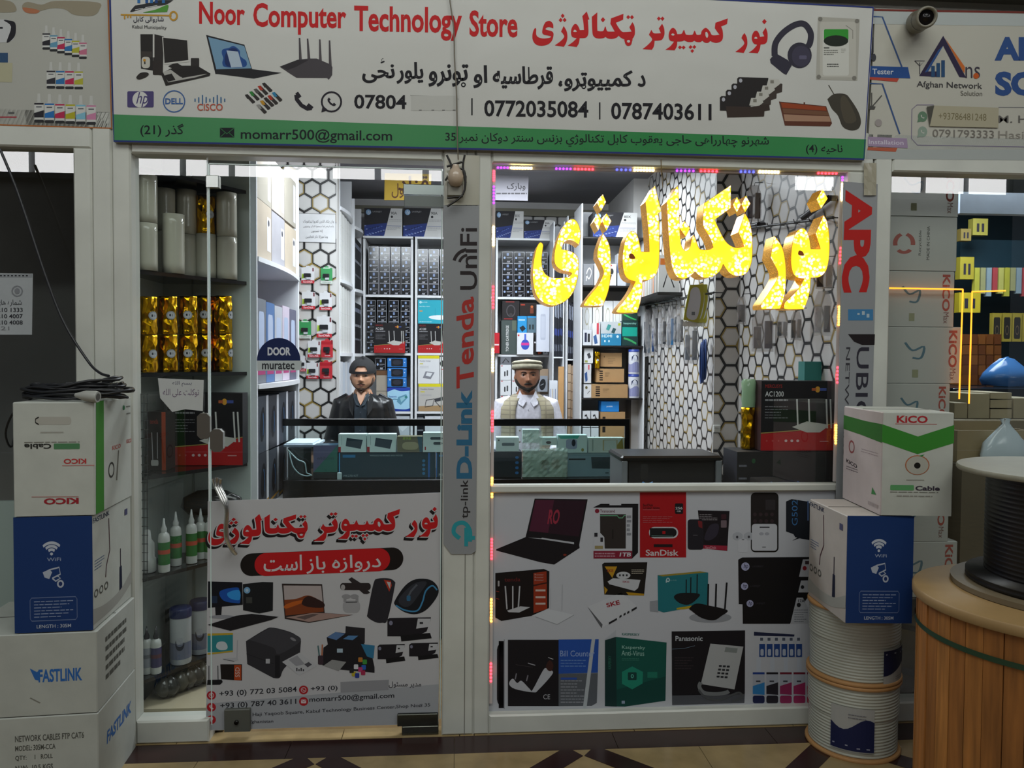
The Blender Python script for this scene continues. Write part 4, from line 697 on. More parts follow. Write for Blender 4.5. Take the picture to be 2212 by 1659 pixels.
p = P(fD); p.poly([(1145, 1395), (1540, 1230), (1715, 1390), (1715, 1420), (1310, 1640), (1290, 1600)], 'b9bbc0'); p.poly([(1145, 1395), (1165, 1415), (1320, 1600), (1310, 1645)], '55565a'); p.text('SKE', 1372, 1355, 1525, 1405, '8c1c28', b=.03, it=-.3, sl=-.25)
for x, y, l in ((1392, 1590, 95), (1515, 1515, 25), (1562, 1490, 25), (1605, 1468, 25), (1655, 1440, 60)): p.poly([(x, y-14), (x+l, y-14-l*.55), (x+l, y+10-l*.55), (x, y+12)], '1d1d20')
p.build('printed_mini_ups', 'print', wp)
p = P(fE); p.ell(720, 1520, 245, 60, '8b8e94', 24); p.poly([(20, 1330), (120, 1320), (120, 1460), (20, 1450)], '8b8e94'); p.poly([(110, 1030), (600, 985), (695, 1000), (690, 1370), (180, 1462), (115, 1440)], '1f6a72'); p.poly([(110, 1030), (600, 985), (680, 998), (170, 1045)], '8c7c30'); p.poly([(330, 1410), (500, 1382), (520, 1405), (420, 1425), (330, 1428)], 'a8901c')
p.ring(230, 1085, 16, 20, 12, 'a8bcc0', 14); p.rect(205, 1085, 216, 1118, 'a8bcc0'); p.text('tp-link', 250, 1080, 332, 1100, '6f9a9e')
for x0, y0, x1 in ((442, 1080, 440), (495, 1055, 492), (568, 1020, 565)): p.line([(x0, y0), (x1, 1245)], 13, '17191c')
p.sm([(298, 1285), (370, 1238), (590, 1245), (560, 1310), (470, 1370), (370, 1355)], '17191c')
for x0, y0, x1, y1 in ((697, 1130, 690, 1400), (788, 1128, 780, 1400), (910, 1115, 888, 1420)): p.line([(x0, y0), (x1, y1)], 20, '131215')
p.sm([(478, 1412), (560, 1358), (720, 1385), (918, 1435), (850, 1500), (760, 1550), (620, 1525), (500, 1440)], '131012'); p.build('printed_router_and_box', 'print', wp)
p = P(fE); p.poly([(1042, 850), (1090, 825), (1870, 820), (1870, 1250), (1640, 1592), (1095, 1592), (1092, 1368), (1048, 1366)], '121012'); p.poly([(1790, 848), (1868, 845), (1865, 1050), (1745, 1048)], 'a3a5aa'); p.poly([(1768, 1092), (1868, 1090), (1865, 1230), (1735, 1230)], 'a3a5aa'); p.poly([(1718, 1290), (1790, 1290), (1850, 1410), (1850, 1590), (1645, 1590)], 'a3a5aa'); p.ell(1810, 950, 24, 26, '7c1c24', 12); p.ell(1785, 1168, 20, 22, '17171a', 12); p.ell(1742, 1375, 24, 26, '17171a', 12); p.text('17A', 1735, 1310, 1810, 1345, '17171a', b=.02); p.lines(1690, 1420, 1845, 1580, 6, '6c6e74', .3, 4); p.rect(1815, 865, 1868, 905, '3a2c30')
for x, y, r in ((1125, 930, 48), (1115, 1158, 42), (1178, 1358, 40)): p.ell(x, y, r, r, '9a9cba', 20); p.text('hp', x-r*.5, y-r*.7, x+r*.5, y+r*.75, '191528', b=.005, it=.2); p.text('LASERJET', x+r*1.6, y-12, x+r*4.4, y+14, '38363c')
p.build('printed_toner_boxes', 'print', wp)
p = P(fF); p.poly([(35, 120), (760, 112), (742, 600), (75, 606)], 'b2b5bb'); p.rr(58, 140, 130, 595, 60, '19161a'); p.rect(132, 132, 476, 582, '19161a'); p.poly([(476, 130), (748, 128), (742, 355), (476, 362)], '244c9c'); p.poly([(476, 362), (742, 357), (735, 560), (700, 580), (476, 582)], '55595f'); p.rect(104, 130, 132, 600, 'b2b5bb'); p.rect(104, 130, 110, 600, '7c7f86'); p.poly([(700, 128), (724, 128), (665, 595), (640, 596)], 'aab0b4'); p.text('Bill Counter', 486, 205, 720, 245, '8ca0c8', b=.0); p.lines(490, 262, 660, 320, 3, '5f80b8', .3, 8); p.lines(490, 400, 650, 565, 8, '8c8f96', .3, 9); p.rect(490, 388, 600, 402, '2c4c9c'); p.text('CE', 372, 502, 418, 535, 'a8a8ae')
p.sm([(140, 430), (165, 395), (195, 425), (225, 410), (280, 465), (300, 470), (370, 340), (395, 325), (430, 340), (430, 370), (340, 470), (305, 488), (180, 465)], 'aeb0b6'); p.line([(190, 360), (182, 400)], 8, '77757c'); p.line([(268, 372), (258, 412)], 8, '77757c'); p.sm([(390, 310), (415, 270), (440, 300), (430, 340), (405, 340)], '3a201c'); p.line([(405, 252), (440, 264)], 4, 'b8b8bc'); p.line([(268, 290), (318, 305)], 7, '8c8c92'); p.line([(185, 300), (300, 318)], 2, '4c4448'); p.build('printed_bill_counter_box', 'print', wp)
p = P(fF); p.poly([(790, 135), (865, 112), (1208, 150), (1200, 545), (925, 585), (790, 582)], '10403a'); p.poly([(790, 135), (865, 112), (870, 585), (790, 582)], '12302f'); p.poly([(865, 112), (1208, 150), (1202, 380), (870, 470)], '135046'); p.poly([(790, 128), (865, 65), (865, 108), (790, 132)], 'a8abb2'); p.text('Kaspersky', 905, 170, 1062, 200, '8fb8ac', b=.0, sl=.03); p.text('Anti-Virus', 902, 205, 1056, 238, '8fb8ac', b=.0, sl=.02); p.text('KASPERSKY', 905, 84, 1025, 102, '2f6c62', b=.01, sl=.04); p.text('KASPERSKY', 812, 240, 832, 330, '2f6c5c', rot=1); p.poly([(975, 312), (1048, 350), (1045, 428), (975, 468), (905, 430), (905, 350)], '1d8069'); p.rr(945, 352, 1005, 405, 6, '123c38'); p.text('0', 965, 365, 985, 392, '4fa894', b=.02); p.rect(1078, 350, 1145, 390, '1d6f5c'); p.lines(905, 255, 1020, 275, 2, '3c7c6c', .3, 2); p.rect(903, 545, 925, 565, '8c9cb0'); p.build('printed_antivirus_box', 'print', wp)
p = P(fF); p.poly([(1242, 75), (1740, 68), (1738, 495), (1720, 560), (1245, 570)], '18151a'); p.poly([(1245, 510), (1738, 500), (1735, 560), (1245, 575)], '4c4e54'); p.text('Panasonic', 1268, 106, 1452, 140, 'b4b8be', b=.012); p.line([(1245, 195), (1330, 190), (1400, 172)], 3, '5c7080'); p.lines(1262, 245, 1390, 335, 5, '2f282c', .4, 3); p.poly([(1505, 158), (1728, 178), (1668, 468), (1440, 432)], 'a3a5a6'); p.poly([(1608, 182), (1690, 190), (1682, 222), (1600, 214)], '7a807e')
for i in range(3):
    for j in range(4): p.rr(1562+i*27-j*5, 303+j*24+i*2, 1582+i*27-j*5, 316+j*24+i*2, 3, '2a2c30')
p.line(cr([(1440, 420), (1430, 450), (1460, 490), (1540, 500), (1610, 490), (1630, 480)], 5, False), 26, '6f7274'); p.line(cr([(1425, 470), (1470, 520), (1560, 540), (1640, 510), (1700, 490), (1718, 520), (1650, 550)], 5, False), 14, '4c4e50'); p.build('printed_telephone_box', 'print', wp)
for i, c in enumerate(('2f78b0', '26222a', '8c2a54', '982c58', 'a8303c')):
    p = P(fF); x = 1792+i*92; p.rr(x, 350, x+80, 562, 8, 'a4a8b2'); p.rect(x, 352, x+80, 366, ('243c80', '222026', '6c2030', '6c2030', '802030')[i]); p.poly([(x, 445), (x+80, 420), (x+80, 505), (x, 500)], c); p.rr(x, 510, x+80, 562, 14, '1c2248' if i == 0 else c); p.rect(x+22, 408, x+52, 418, '3c3e46'); p.rect(x+25, 250, x+55, 350, 'b2b8c2'); p.build('printed_ink_bottle', 'print', wp)
p = P(fF); p.poly([(1800, 78), (2075, 96), (2072, 110), (1800, 104)], '1f2440')
for i in range(6): x = 1842+i*50; p.poly([(x-8, 112), (x+26, 112), (x+20, 160), (x, 160)], 'b6bac2'); p.rect(x-6, 160, x+34, 248, '22407c'); p.rr(x+2, 195, x+24, 240, 8, 'a4acba'); p.rect(x, 118, x+20, 138, '4c5260')
p.build('printed_ink_row', 'print', wp)
# ---------------------------------------------------------------- half-round door sticker and other papers
t = thing('door_sticker', 'half-round dark blue DOOR sticker on the glass door above the counter', 'sticker', tuple(at(602, 790, -.007)))
p = P(pf(-.0065), h=.0001); p.poly([(602+47*cos(math.radians(a)), 779+49*sin(math.radians(a))) for a in range(180, 361, 10)], '16234f'); p.text('DOOR', 578, 750, 628, 768, 'cfd2d8', b=.04); p.build('blue_half', 'print', t)
p = P(pf(-.0065), h=.0001); p.poly([(555, 779), (652, 779), (649, 800), (556, 801)], 'b9c0c0'); p.text('muratec', 566, 782, 636, 798, '2a2a30', b=.02); p.build('white_half', 'print', t)
t = thing('paper_note', 'hand-written white note taped on the glass before the black router box', 'note', tuple(at(390, 850, .0)))
plate('note_sheet', [(341, 817), (440, 821), (438, 888), (400, 884), (372, 890), (346, 860)], -.001, .0008, 'b9bab8', 'matte', t)
p = P(pf(-.001), h=.0001); p.text(ar('بسم الله'), 372, 823, 414, 835, '3a3550'); p.text(ar('توکلت علی الله'), 352, 840, 430, 858, '5a4060'); p.build('handwriting', 'print', t)
t = thing('paper_notice', 'white paper notice with number list on the left neighbour window', 'notice', tuple(at(30, 655, -.0)))
plate('notice_sheet', [(-60, 589), (71, 591), (69, 723), (-60, 723)], .002, .0008, 'a3a7a9', 'matte', t)
p = P(pf(.002), h=.0001); p.rect(-60, 592, 70, 600, '8b8f92')
for i in range(9): p.rect(-8+i*8, 594, -4+i*8, 597, '222226')
p.ring(37, 629, 11, 11, 3, '7a7c80', 12); p.ell(37, 629, 6, 7, '7a7c80', 10); p.text(ar('شماره های'), -8, 647, 47, 662, '2a2a30')
for i, s_ in enumerate(('210 1333', '210 4007', '210 4008')): p.text(s_, -6, 665+i*13.5, 49, 674+i*13.5, '2a2a30', b=.01)
p.text('121', -6, 705, 20, 713, '77777a'); p.build('number_list', 'print', t)
# ---------------------------------------------------------------- inside the shop
def nf(r, Y): return lambda x, y, h: at(r[0]+x*(r[2]-r[0]), r[1]+y*(r[3]-r[1]), Y-h)
def item(name, label, cat, r, Y, dep, col, deco=None, group=None, mt='card', b=.0, drop=None, pname='front_print'):
    g = G(); x0, x1, z0, z1 = prect(*r, Y)
    if drop is not None: z0 = drop
    g.box(x0, x1, Y, Y+dep, z0, z1, col, b=b); o = g.build(name, mt, None, label, cat, group)
    if deco:
        W_, H_ = x1-x0, z1-z0; fr = lambda x, y, h: V((x0+x*W_, Y-h, z1-y*H_)); p = P(fr, h=.0004); deco(p); p.build(pname, 'print', o)
    return o
ZS = {}
def shelf_unit(label, px0, px1, Y, dep, ys, ztop, white='d8dade', t=.018, fx=None, board='d8dade', edge=None, back='c6c8cc'):
    x0 = at(px0, 700, Y).x; x1 = at(px1, 700, Y).x
    if fx: x0, x1 = fx
    u = thing('shelf_unit', label, 'shelf', ((x0+x1)/2, Y+dep/2, 0))
    for a in (x0, x1-t): g = G(); g.box(a, a+t, Y, Y+dep, 0, ztop, white, b=.002); g.build('side_panel', 'satin', u)
    g = G(); g.box(x0+t, x1-t, Y+dep-.012, Y+dep, 0, ztop, back); g.build('back_panel', 'satin', u)
    zz = []
    for y in ys:
        z = at((px0+px1)/2, y, Y).z if y > 20 else y; g = G(); g.box(x0+t, x1-t, Y, Y+dep-.013, z-t, z, board, b=.002); g.build('shelf_board', 'satin', u); zz.append(z)
    return x0, x1, zz
YK = 3.28
ax0, ax1, az = shelf_unit('white shelf unit at the back packed with black toner boxes behind the capped man', 784, 892, YK, .36, (637, 763, 889, .55, .12), at(840, 516, YK).z)
bx0, bx1, bz = shelf_unit('white shelf unit holding the turquoise router box, seen just left of the door post', 896, 1066, YK, .36, (639, 763, 889, .55, .12), at(930, 516, YK).z)
cx0, cx1, cz = shelf_unit('white shelf unit with white round pakol hat in front, right of the door post', 1070, 1192, YK, .36, (642, 766, 889, .55, .12), at(1130, 519, YK).z)
for nm, x0, x1, y in (('a', ax0, ax1, 516), ('b', bx0, bx1, 516), ('c', cx0, cx1, 519)):
    par = [o for o in C.objects if o.name.startswith('shelf_unit')][('a', 'b', 'c').index(nm)]; z = at((930), y, YK).z
    g = G(); z = at(930 if nm != 'c' else 1130, y, YK).z; g.box(x0, x1, YK, YK+.36, z, z+.016, 'd8dade'); g.build('top_board', 'satin', par)
# toner cartons standing on top
def hp(num):
    def f(p):
        p.poly([(0, 0), (.70, 0), (.52, 1), (0, 1)], '2b2a2e'); p.poly([(.0, .62), (.60, .52), (.52, 1), (0, 1)], '2c3c7c')
        for i in range(26): x, y = (i*37 % 52)/100, .62+(i*23 % 36)/100; p.rect(x, y, x+.045, y+.035, ('8795c4', '1c2650', '566cb0')[i % 3])
        p.poly([(.70, 0), (1, 0), (1, 1), (.52, 1)], 'cfcfce'); p.ell(.11, .15, .07, .10, '7fa3c9', 16); p.text('hp', .07, .08, .15, .24, 'e4e6ea', it=.2); p.text('LASERJET', .22, .10, .46, .17, 'a9a9ac')
        p.text(num, .70, .12, .86, .22, '2a2a2c', b=.01); p.ell(.725, .30, .03, .045, '333336', 12); p.lines(.64, .38, .98, .48, 2, '9a9a9c', .3); p.rect(.6, .62, .97, .635, '4c5c94'); p.lines(.6, .66, .95, .78, 3, '8a8a8c', .3)
    return f
def up(z, py, px, Y): return None
for r, n, l in (((787, 450, 869, 511), '90A', 'big dark toner carton marked 90A, left one on top of the back shelves'), ((871, 450, 957, 511), '90A', 'big dark toner carton marked 90A, right one beside the door post'), ((1071, 456, 1131, 514), '81X', 'big dark toner carton marked 81X on the shelf top right of the door post'), ((1132, 475, 1196, 514), '50A', 'lower dark toner carton marked 50A on the shelf top before the hexagon wall')):
    item('toner_carton', l, 'box', r, YK+.01, .2, '3a3a3e', hp(n), 'toner cartons on top of the back shelves', drop=at(930 if r[0] < 1000 else 1130, 516 if r[0] < 1000 else 519, YK).z+.0165)
def cart(p):
    p.rect(0, 0, 1, 1, '9a9ca4'); p.rect(.03, .05, .96, .98, '17171a'); p.rr(.42, .12, .62, .36, .03, '7d8fb5'); p.ell(.22, .54, .10, .10, '9fb3d6', 12); p.rect(.4, .5, .9, .56, '8c8d94'); p.rect(.4, .62, .7, .66, '5c5d64'); p.rect(.45, .8, .72, .94, 'a5a6ac'); p.line([(.3, 1), (.95, .66)], .03, '5c6070')
PROTO = None
def cartridge(r, zb, group, label, Y=YK+.012):
    global PROTO
    x0, x1, z0, z1 = prect(*r, Y)
    if PROTO is None:
        g = G(); g.box(-.044, .044, 0, .3, 0, .100, '141416'); o = g.build('toner_box', 'gloss', None, label, 'box', group, loc=((x0+x1)/2, Y, zb)); q = P(lambda x, y, h: V((-.044+x*.088, -h, .1-y*.1)), h=.0004); cart(q); q.build('front_print', 'gloss', o, local=True); PROTO = o
    else: o = dup(PROTO, ((x0+x1)/2, Y, zb), label, group=group)
    o.scale = ((x1-x0)/.088, 1, (z1-z0)/.1); return o
def grid(cols, rows, zb, group, label):
    z = zb
    for ri, (a, b) in enumerate(reversed(rows)):
        h = prect(cols[0][0], a, cols[0][1], b, YK)[3]-prect(cols[0][0], a, cols[0][1], b, YK)[2]
        for ci, (c, d) in enumerate(cols): cartridge((c, a, d, b), z+.0022, group, '%s, %s row up, %s from left' % (label, ORD[ri], ORD[ci]))
        z += h+.0012
R1 = [(528, 555), (557, 583), (585, 610), (612, 637)]
L1 = 'black toner box on the top bay behind the cap'
grid([(796, 818), (820, 842), (844, 865), (867, 887)], R1, az[0], 'toner boxes on the top bay of the left back shelf', L1)
grid([(792, 811), (815, 835), (840, 861), (866, 886)], [(645, 668), (669, 692), (693, 715), (716, 738), (739, 762)], az[1], 'toner boxes on the second bay of the left back shelf', 'black toner box on the second bay behind the cap')
grid([(902, 924), (926, 948), (951, 973), (976, 998), (1001, 1023)], [(533, 558), (560, 585), (587, 611), (613, 638)], bz[0], 'toner boxes above the turquoise box', 'black toner box above the turquoise box')
grid([(1085, 1108), (1110, 1133), (1136, 1158), (1161, 1183)], [(536, 561), (564, 588), (591, 615), (617, 641)], cz[0], 'toner boxes right of the door post', 'black toner box behind the lit hooked letter')
def router_deco(p, side=0):
    p.rect(0, 0, 1, 1, '151316'); p.poly([(0, .76), (.5, .72), (1, .62), (1, 1), (0, 1)], 'a31c1e'); p.line([(0, .75), (.5, .71), (1, .61)], .012, 'a08a4c'); p.text('MERCUSYS', .05, .05, .28, .10, '8c2420', b=.01); p.text('AC1200', .05, .15, .30, .225, 'c8c8ca', b=.01); p.lines(.05, .25, .36, .30, 1, '8c8c90', .5); p.lines(.05, .35, .36, .55, 5, '77777c', .25); p.ell(.76, .12, .035, .045, 'c08a2c', 12); p.rect(.68, .10, .74, .14, 'a0522c'); p.rect(.79, .10, .88, .14, '3c4c8c')
    for x in (.50, .66, .90, .955): p.line([(x-.02, .26), (x, .68)], .022, 'b9bab8')
    p.poly([(.42, .66), (.62, .58), (.88, .62), (.90, .66), (.8, .74), (.62, .74)], 'b4b4ae')
    for i in range(3): p.ell(.08+i*.08, .86, .012, .014, 'b04a48', 8)
    for i in range(3): p.ell(.34+i*.08, .86, .02, .02, 'c9b0b0', 8)
    p.rect(.8, .86, .92, .875, 'c08080')
def tag_item(*a, **k): return item(*a, **k)
Zb = lambda z: dict(drop=z+.0022)
item('router_box', 'black and red router box in front of toner boxes, behind the capped man', 'box', (808, 698, 875, 762), YK-.055, .06, '151316', router_deco, 'red and black router boxes on the back shelves', drop=az[1]+.0022)
item('router_box', 'black and red router box under the turquoise one at the door post', 'box', (903, 699, 961, 762), YK+.01, .09, '151316', router_deco, 'red and black router boxes on the back shelves', drop=bz[1]+.0022)
def turq(p): p.rect(0, 0, 1, 1, '2aa3b8'); p.ring(.09, .10, .03, .035, .025, 'd8eef0', 12); p.text('tp-link', .14, .07, .34, .13, 'd8eef0'); p.text('300 Mbps Wi-Fi', .05, .26, .42, .31, 'cfe8ec'); p.rect(.05, .45, .16, .5, 'd08a3c'); p.sm([(.38, .72), (.55, .66), (.85, .64), (.97, .72), (.92, .82), (.75, .84), (.5, .80)], 'dfe6ea'); p.line([(.62, .35), (.62, .66)], .012, '1f8ba0'); p.lines(.05, .9, .5, .95, 1, 'a8dce4', .4)
item('router_box', 'turquoise router box standing on the lower black and red one by the door post', 'box', (903, 648, 963, 698), YK+.01, .09, '2aa3b8', turq, drop=at(930, 699, YK+.01).z)
def blk(p): cart(p)
for r in ((790, 772, 809, 797), (811, 772, 833, 797)): pass
item('product_box', 'cream carton stack half hidden right of the cap', 'box', (813, 800, 836, 888), YK+.02, .25, 'a49a8c', lambda p: (p.rect(0, 0, 1, .12, '6c4c34'), p.rect(0, .5, 1, .52, '7c766c')), drop=az[2]+.0022)
for i, (a, b) in enumerate(((790, 810), (811, 833))): cartridge((a, 773, b, 799), at(820, 800, YK).z+.003 if i else az[2]+.0022, 'two toner boxes beside the cap', 'small black toner box beside the black cap, %s of two' % ('left', 'right')[i])
for i, (a, b) in enumerate(((773, 793), (795, 815), (816, 836))):
    def mdeco(p): p.rect(0, 0, 1, 1, '2f78c4'); p.rr(.2, .1, .82, .95, .1, '14161c'); p.ell(.5, .5, .24, .28, '2c2f3a', 14); p.rect(.1, .1, .16, .3, 'd0d8e4'); p.rect(.86, .1, .95, .16, 'c8d4ec'); p.ell(.9, .5, .03, .06, 'c8d4ec', 8)
    item('mouse_box', 'blue boxed black mouse, %s of the pile of three above the telephone box' % ('top', 'middle', 'bottom')[i], 'box', (837, a, 878, b), YK-.002, .1, '2460a4', mdeco, 'blue mouse boxes', drop=at(858, b, YK).z+.001)
def phone(p): p.rect(0, 0, 1, 1, '9fcbe4'); p.sm([(0, 0), (0, 0), (1, 0), (1, 0), (1, .12), (.6, .16), (.3, .08), (0, .18)], '2440a0'); p.sm([(0, 1), (0, 1), (0, .84), (.4, .9), (.8, .92), (1, .88), (1, 1), (1, 1)], '1c3890'); p.text('Panasonic', .06, .34, .42, .42, '2c4c94', b=.02); p.poly([(.48, .40), (.84, .28), (.92, .42), (.60, .74), (.42, .60)], '5f93ac'); p.poly([(.56, .44), (.8, .36), (.84, .42), (.62, .62)], '8fc0d0'); p.line(cr([(.45, .5), (.25, .5), (.16, .62), (.22, .68)], 4, False), .035, '4f7f9a'); p.rect(.78, .36, .88, .44, '2f7c78')
item('telephone_box', 'pale blue telephone box under the three mouse boxes', 'box', (837, 837, 885, 886), YK+.005, .12, '9fcbe4', phone, drop=az[2]+.0022)
def holder(c, dark):
    def f(p):
        p.rect(0, 0, 1, 1, c); p.rect(0, 0, 1, .11, 'd2c81e'); p.text('Flexible Holder', .08, .17, .6, .22, '3c3c48'); p.rect(.08, .28, .24, .31, 'c8bc2c')
        if dark: p.poly([(0, .82), (1, .78), (1, 1), (0, 1)], 'a08460'); p.line([(.3, .6), (.25, .85), (.55, .8), (.6, .55), (.3, .6)], .03, '2c2c30'); p.poly([(.6, .55), (.95, .47), (.97, .6), (.65, .66)], '3a3a40'); p.line([(.62, .62), (.85, .85)], .025, '2c2c30')
        else: p.poly([(.22, .80), (.36, .56), (.78, .60), (.60, .84)], '7f8088'); p.poly([(.36, .72), (.42, .60), (.68, .62), (.58, .75)], 'd4d6da')
        p.lines(.08, .36, .5, .46, 2, '9a9aa0', .3)
    return f
item('stand_box', 'grey folding stand box with yellow band, lower one at the door post', 'box', (904, 829, 960, 886), YK+.005, .1, 'b3b0ac', holder('b3b0ac', 1), drop=bz[2]+.0022)
item('stand_box', 'white folding stand box with yellow band, upper one at the door post', 'box', (903, 768, 949, 828), YK+.005, .1, 'd2d3d6', holder('d2d3d6', 0), drop=at(930, 829, YK+.005).z+.001)
item('product_box', 'tiny white box with a round lens picture right of the upper yellow-banded box', 'box', (950, 771, 975, 828), YK+.005, .1, 'd0d0d2', lambda p: (p.ell(.3, .25, .3, .12, '2c2c2e', 14), p.rect(.1, .45, .9, .48, 'b03030')), drop=at(960, 829, YK+.005).z+.001)
zf = az[3]
item('clear_bag_pack', 'translucent white bagged stock low on the back shelf right of the leather jacket', 'bag', (846, 899, 885, 960), YK+.01, .2, 'b9c0c8', lambda p: (p.poly([(.05, .1), (.5, .04), (.9, .2), (.6, .3)], 'd0d4da'), p.rect(.1, .6, .9, .62, '98a0aa')), mt='gloss', drop=.5525)
item('black_stack', 'small black packs in shiny film under the grey yellow-banded box', 'box', (901, 899, 915, 962), YK+.01, .2, '1c1d22', lambda p: [p.rect(.05, i*.12+.02, .95, i*.12+.05, '6c6e74') for i in range(8)], mt='gloss', drop=.5525)
item('product_box', 'plain white box low at the door post beside the black packs', 'box', (918, 899, 958, 962), YK+.01, .2, 'c9cdd4', lambda p: (p.rect(.3, .4, .5, .46, '8090a8'), p.rect(0, .5, 1, .52, '989ca4')), drop=.5525)
# unit right of the post: second and third bays
def oneimg(c, *ops):
    def f(p):
        p.rect(0, 0, 1, 1, c)
        for k, a in ops: getattr(p, k)(*a)
    return f
Y2 = YK-.005; z1 = cz[1]+.0022; z2 = cz[2]+.0022
item('headphone_box', 'dark box with headphones picture on the second bay under the grid of toner boxes', 'box', (1085, 650, 1122, 690), Y2+.02, .15, '242022', oneimg('242022', ('ring', (.5, .5, .24, .28, .06, '4c484c')), ('ell', (.5, .7, .1, .1, '3a3638')), ('rect', (.2, .03, .7, .07, 'a02c2c')), ('rect', (.1, .88, .6, .92, 'a02c2c'))), drop=at(1100, 693, YK).z)
item('toner_box_large', 'grey-green toner cartridge box with sideways white writing, left on the second bay', 'box', (1083, 692, 1116, 763), Y2, .28, '46504e', lambda p: (p.rect(0, 0, 1, 1, '46504e'), p.text('TONER CARTRIDGE', .30, .15, .48, .92, 'd0d2d2', b=.01, rot=1), p.rect(.7, 0, 1, .3, '5c6658')), drop=z1)
item('product_box', 'white box with a blue and pink drop picture on the second bay', 'box', (1117, 719, 1152, 764), Y2-.03, .16, 'd6d7dc', oneimg('d6d7dc', ('ell', (.5, .55, .26, .24, '3450b4')), ('rect', (.44, .05, .56, .35, '4c64c0')), ('rect', (.26, .46, .74, .58, 'd03c90')), ('rect', (.04, .08, .14, .16, 'c03030'))), drop=z1)
item('product_box', 'small cyan box standing above the white box with the drop picture', 'box', (1118, 683, 1138, 717), Y2-.02, .14, '2b90cc', oneimg('2b90cc', ('poly', ([(.2, .7), (.6, .55), (.9, .75), (.5, .95)], '222630')), ('rect', (.1, .2, .8, .26, 'c8e0f0'))), drop=at(1130, 719, Y2).z)
item('product_box', 'small slate box right of the small cyan one', 'box', (1139, 683, 1158, 717), Y2-.02, .14, '5a7382', oneimg('5a7382', ('rect', (.2, .5, .4, .8, '2c3438')), ('rect', (.55, .5, .75, .8, '2c3438')), ('rect', (0, 0, 1, .1, '2b90cc'))), drop=at(1130, 719, Y2).z)
item('product_box', 'black box with orange marks on the second bay below the lit letters', 'box', (1123, 654, 1160, 682), Y2+.02, .14, '241a18', oneimg('241a18', ('rect', (.05, .1, .3, .2, 'b03c28')), ('rect', (.6, .4, .8, .8, '7c3c28')), ('ell', (.7, .3, .08, .1, 'c86c3c'))), drop=at(1140, 682.5, Y2).z)
item('white_pack', 'tall translucent white pack leaning on the second bay under the big hooked letter', 'bag', (1159, 658, 1187, 764), Y2-.08, .05, 'c9ccd8', oneimg('c9ccd8', ('rr', (.3, .2, .7, .75, .05, 'b0b4c4')), ('rect', (.35, .25, .65, .7, 'bcc0ce'))), mt='gloss', drop=at(1170, 760, Y2).z)
item('product_box', 'small black and orange box under the tall white pack', 'box', (1154, 738, 1172, 765), Y2-.02, .12, '2a2422', oneimg('2a2422', ('poly', ([(.3, .5), (.6, .3), (.9, .9), (.5, 1)], 'd0542c')), ('rect', (0, 0, 1, .12, 'd8d8dc'))), drop=z1)
item('mouse_box', 'small white box picturing a grey mouse at the end of the second bay', 'box', (1173, 741, 1184, 765), Y2-.02, .12, 'd0d4de', oneimg('d0d4de', ('ell', (.5, .55, .2, .35, '5c6068', 14, .4)), ('rect', (0, 0, 1, .15, '6c8cc8'))), drop=z1)
for i in range(3):
    for j in range(2):
        y0 = 788+i*33
        item('adapter_box', 'white box picturing two black plugs behind the hat, %s row, %s column' % (('top', 'middle', 'bottom')[i], ('left', 'right')[j]), 'box', (1081+j*25, y0, 1104+j*25, y0+31), Y2, .12, 'd6d8dc', oneimg('d6d8dc', ('rr', (.35, .42, .48, .75, .05, '3a3a3e')), ('rr', (.58, .35, .72, .72, .05, '3a3a3e')), ('rect', (.05, .04, .22, .1, 'b84048'))), 'white plug boxes behind the bearded man', drop=z2+(2-i)*.125)
item('product_box', 'dark box with a tripod picture above the white plug boxes', 'box', (1081, 771, 1104, 787), Y2, .12, '6c6e74', oneimg('6c6e74', ('line', ([(.2, .8), (.5, .2), (.8, .7)], .1, '222226'))), drop=z2+.376)
item('mouse_pack', 'grey hang pack with a black mouse right of the beard', 'pack', (1161, 812, 1183, 846), Y2-.06, .04, '8a8f98', oneimg('8a8f98', ('ell', (.5, .55, .3, .38, '1c1c20', 16, .5)), ('line', ([(.3, .6), (.6, .5)], .04, '9aa0a8'))), drop=at(1170, 846, Y2-.06).z)
item('product_box', 'brown carton behind the grey mouse pack', 'box', (1166, 797, 1184, 886), Y2+.03, .2, 'a08a74', drop=z2)
item('product_box', 'white box stack beneath the grey mouse pack', 'box', (1160, 852, 1184, 888), Y2+.0, .025, 'cfd2da', lambda p: [p.rect(.1+.16*i, .1, .16+.16*i, .9, ('3c5c9c', 'b08c3c', '8a8f98')[i % 3]) for i in range(5)], drop=z2)
item('product_box', 'small red box at the left post of the bay right of the door post', 'box', (1066, 719, 1079, 763), YK-.06, .05, 'b8202c', oneimg('b8202c', ('rect', (.1, .55, .9, .62, 'e0c8cc'))), drop=at(1072, 763, YK-.06).z)
# ---- angled runs on both sides, products standing side by side and facing the aisle
def side_run(name, label, cat, X, Y0, Y1, z0, z1, n, cols, group, sgn, dep=.2, deco=None, mt='card', gap=.003):
    dy = (Y1-Y0)/n; proto = {}
    for i in range(n):
        k = i % len(cols); a = Y0+i*dy+gap; b = Y0+(i+1)*dy-gap; zz = z1-(.006*((i*7) % 3))
        lb = '%s, %s from the front' % (label, ORD[i])
        if k in proto:
            o = proto[k]; c = dup(o, (o.location.x, (a+b)/2, z0), lb, group=group)
        else:
            g = G(); xa, xb = (X-dep, X) if sgn > 0 else (X, X+dep); g.box(xa, xb, a, b, z0, zz, cols[k]); o = g.build(name, mt, None, lb, cat, group); proto[k] = o
            if deco:
                fr = (lambda x, y, h: V((X+h, a+x*(b-a), zz-y*(zz-z0)))) if sgn > 0 else (lambda x, y, h: V((X-h, b-x*(b-a), zz-y*(zz-z0)))); p = P(fr, h=.0004); deco(p); p.build('spine_print', 'print', o)
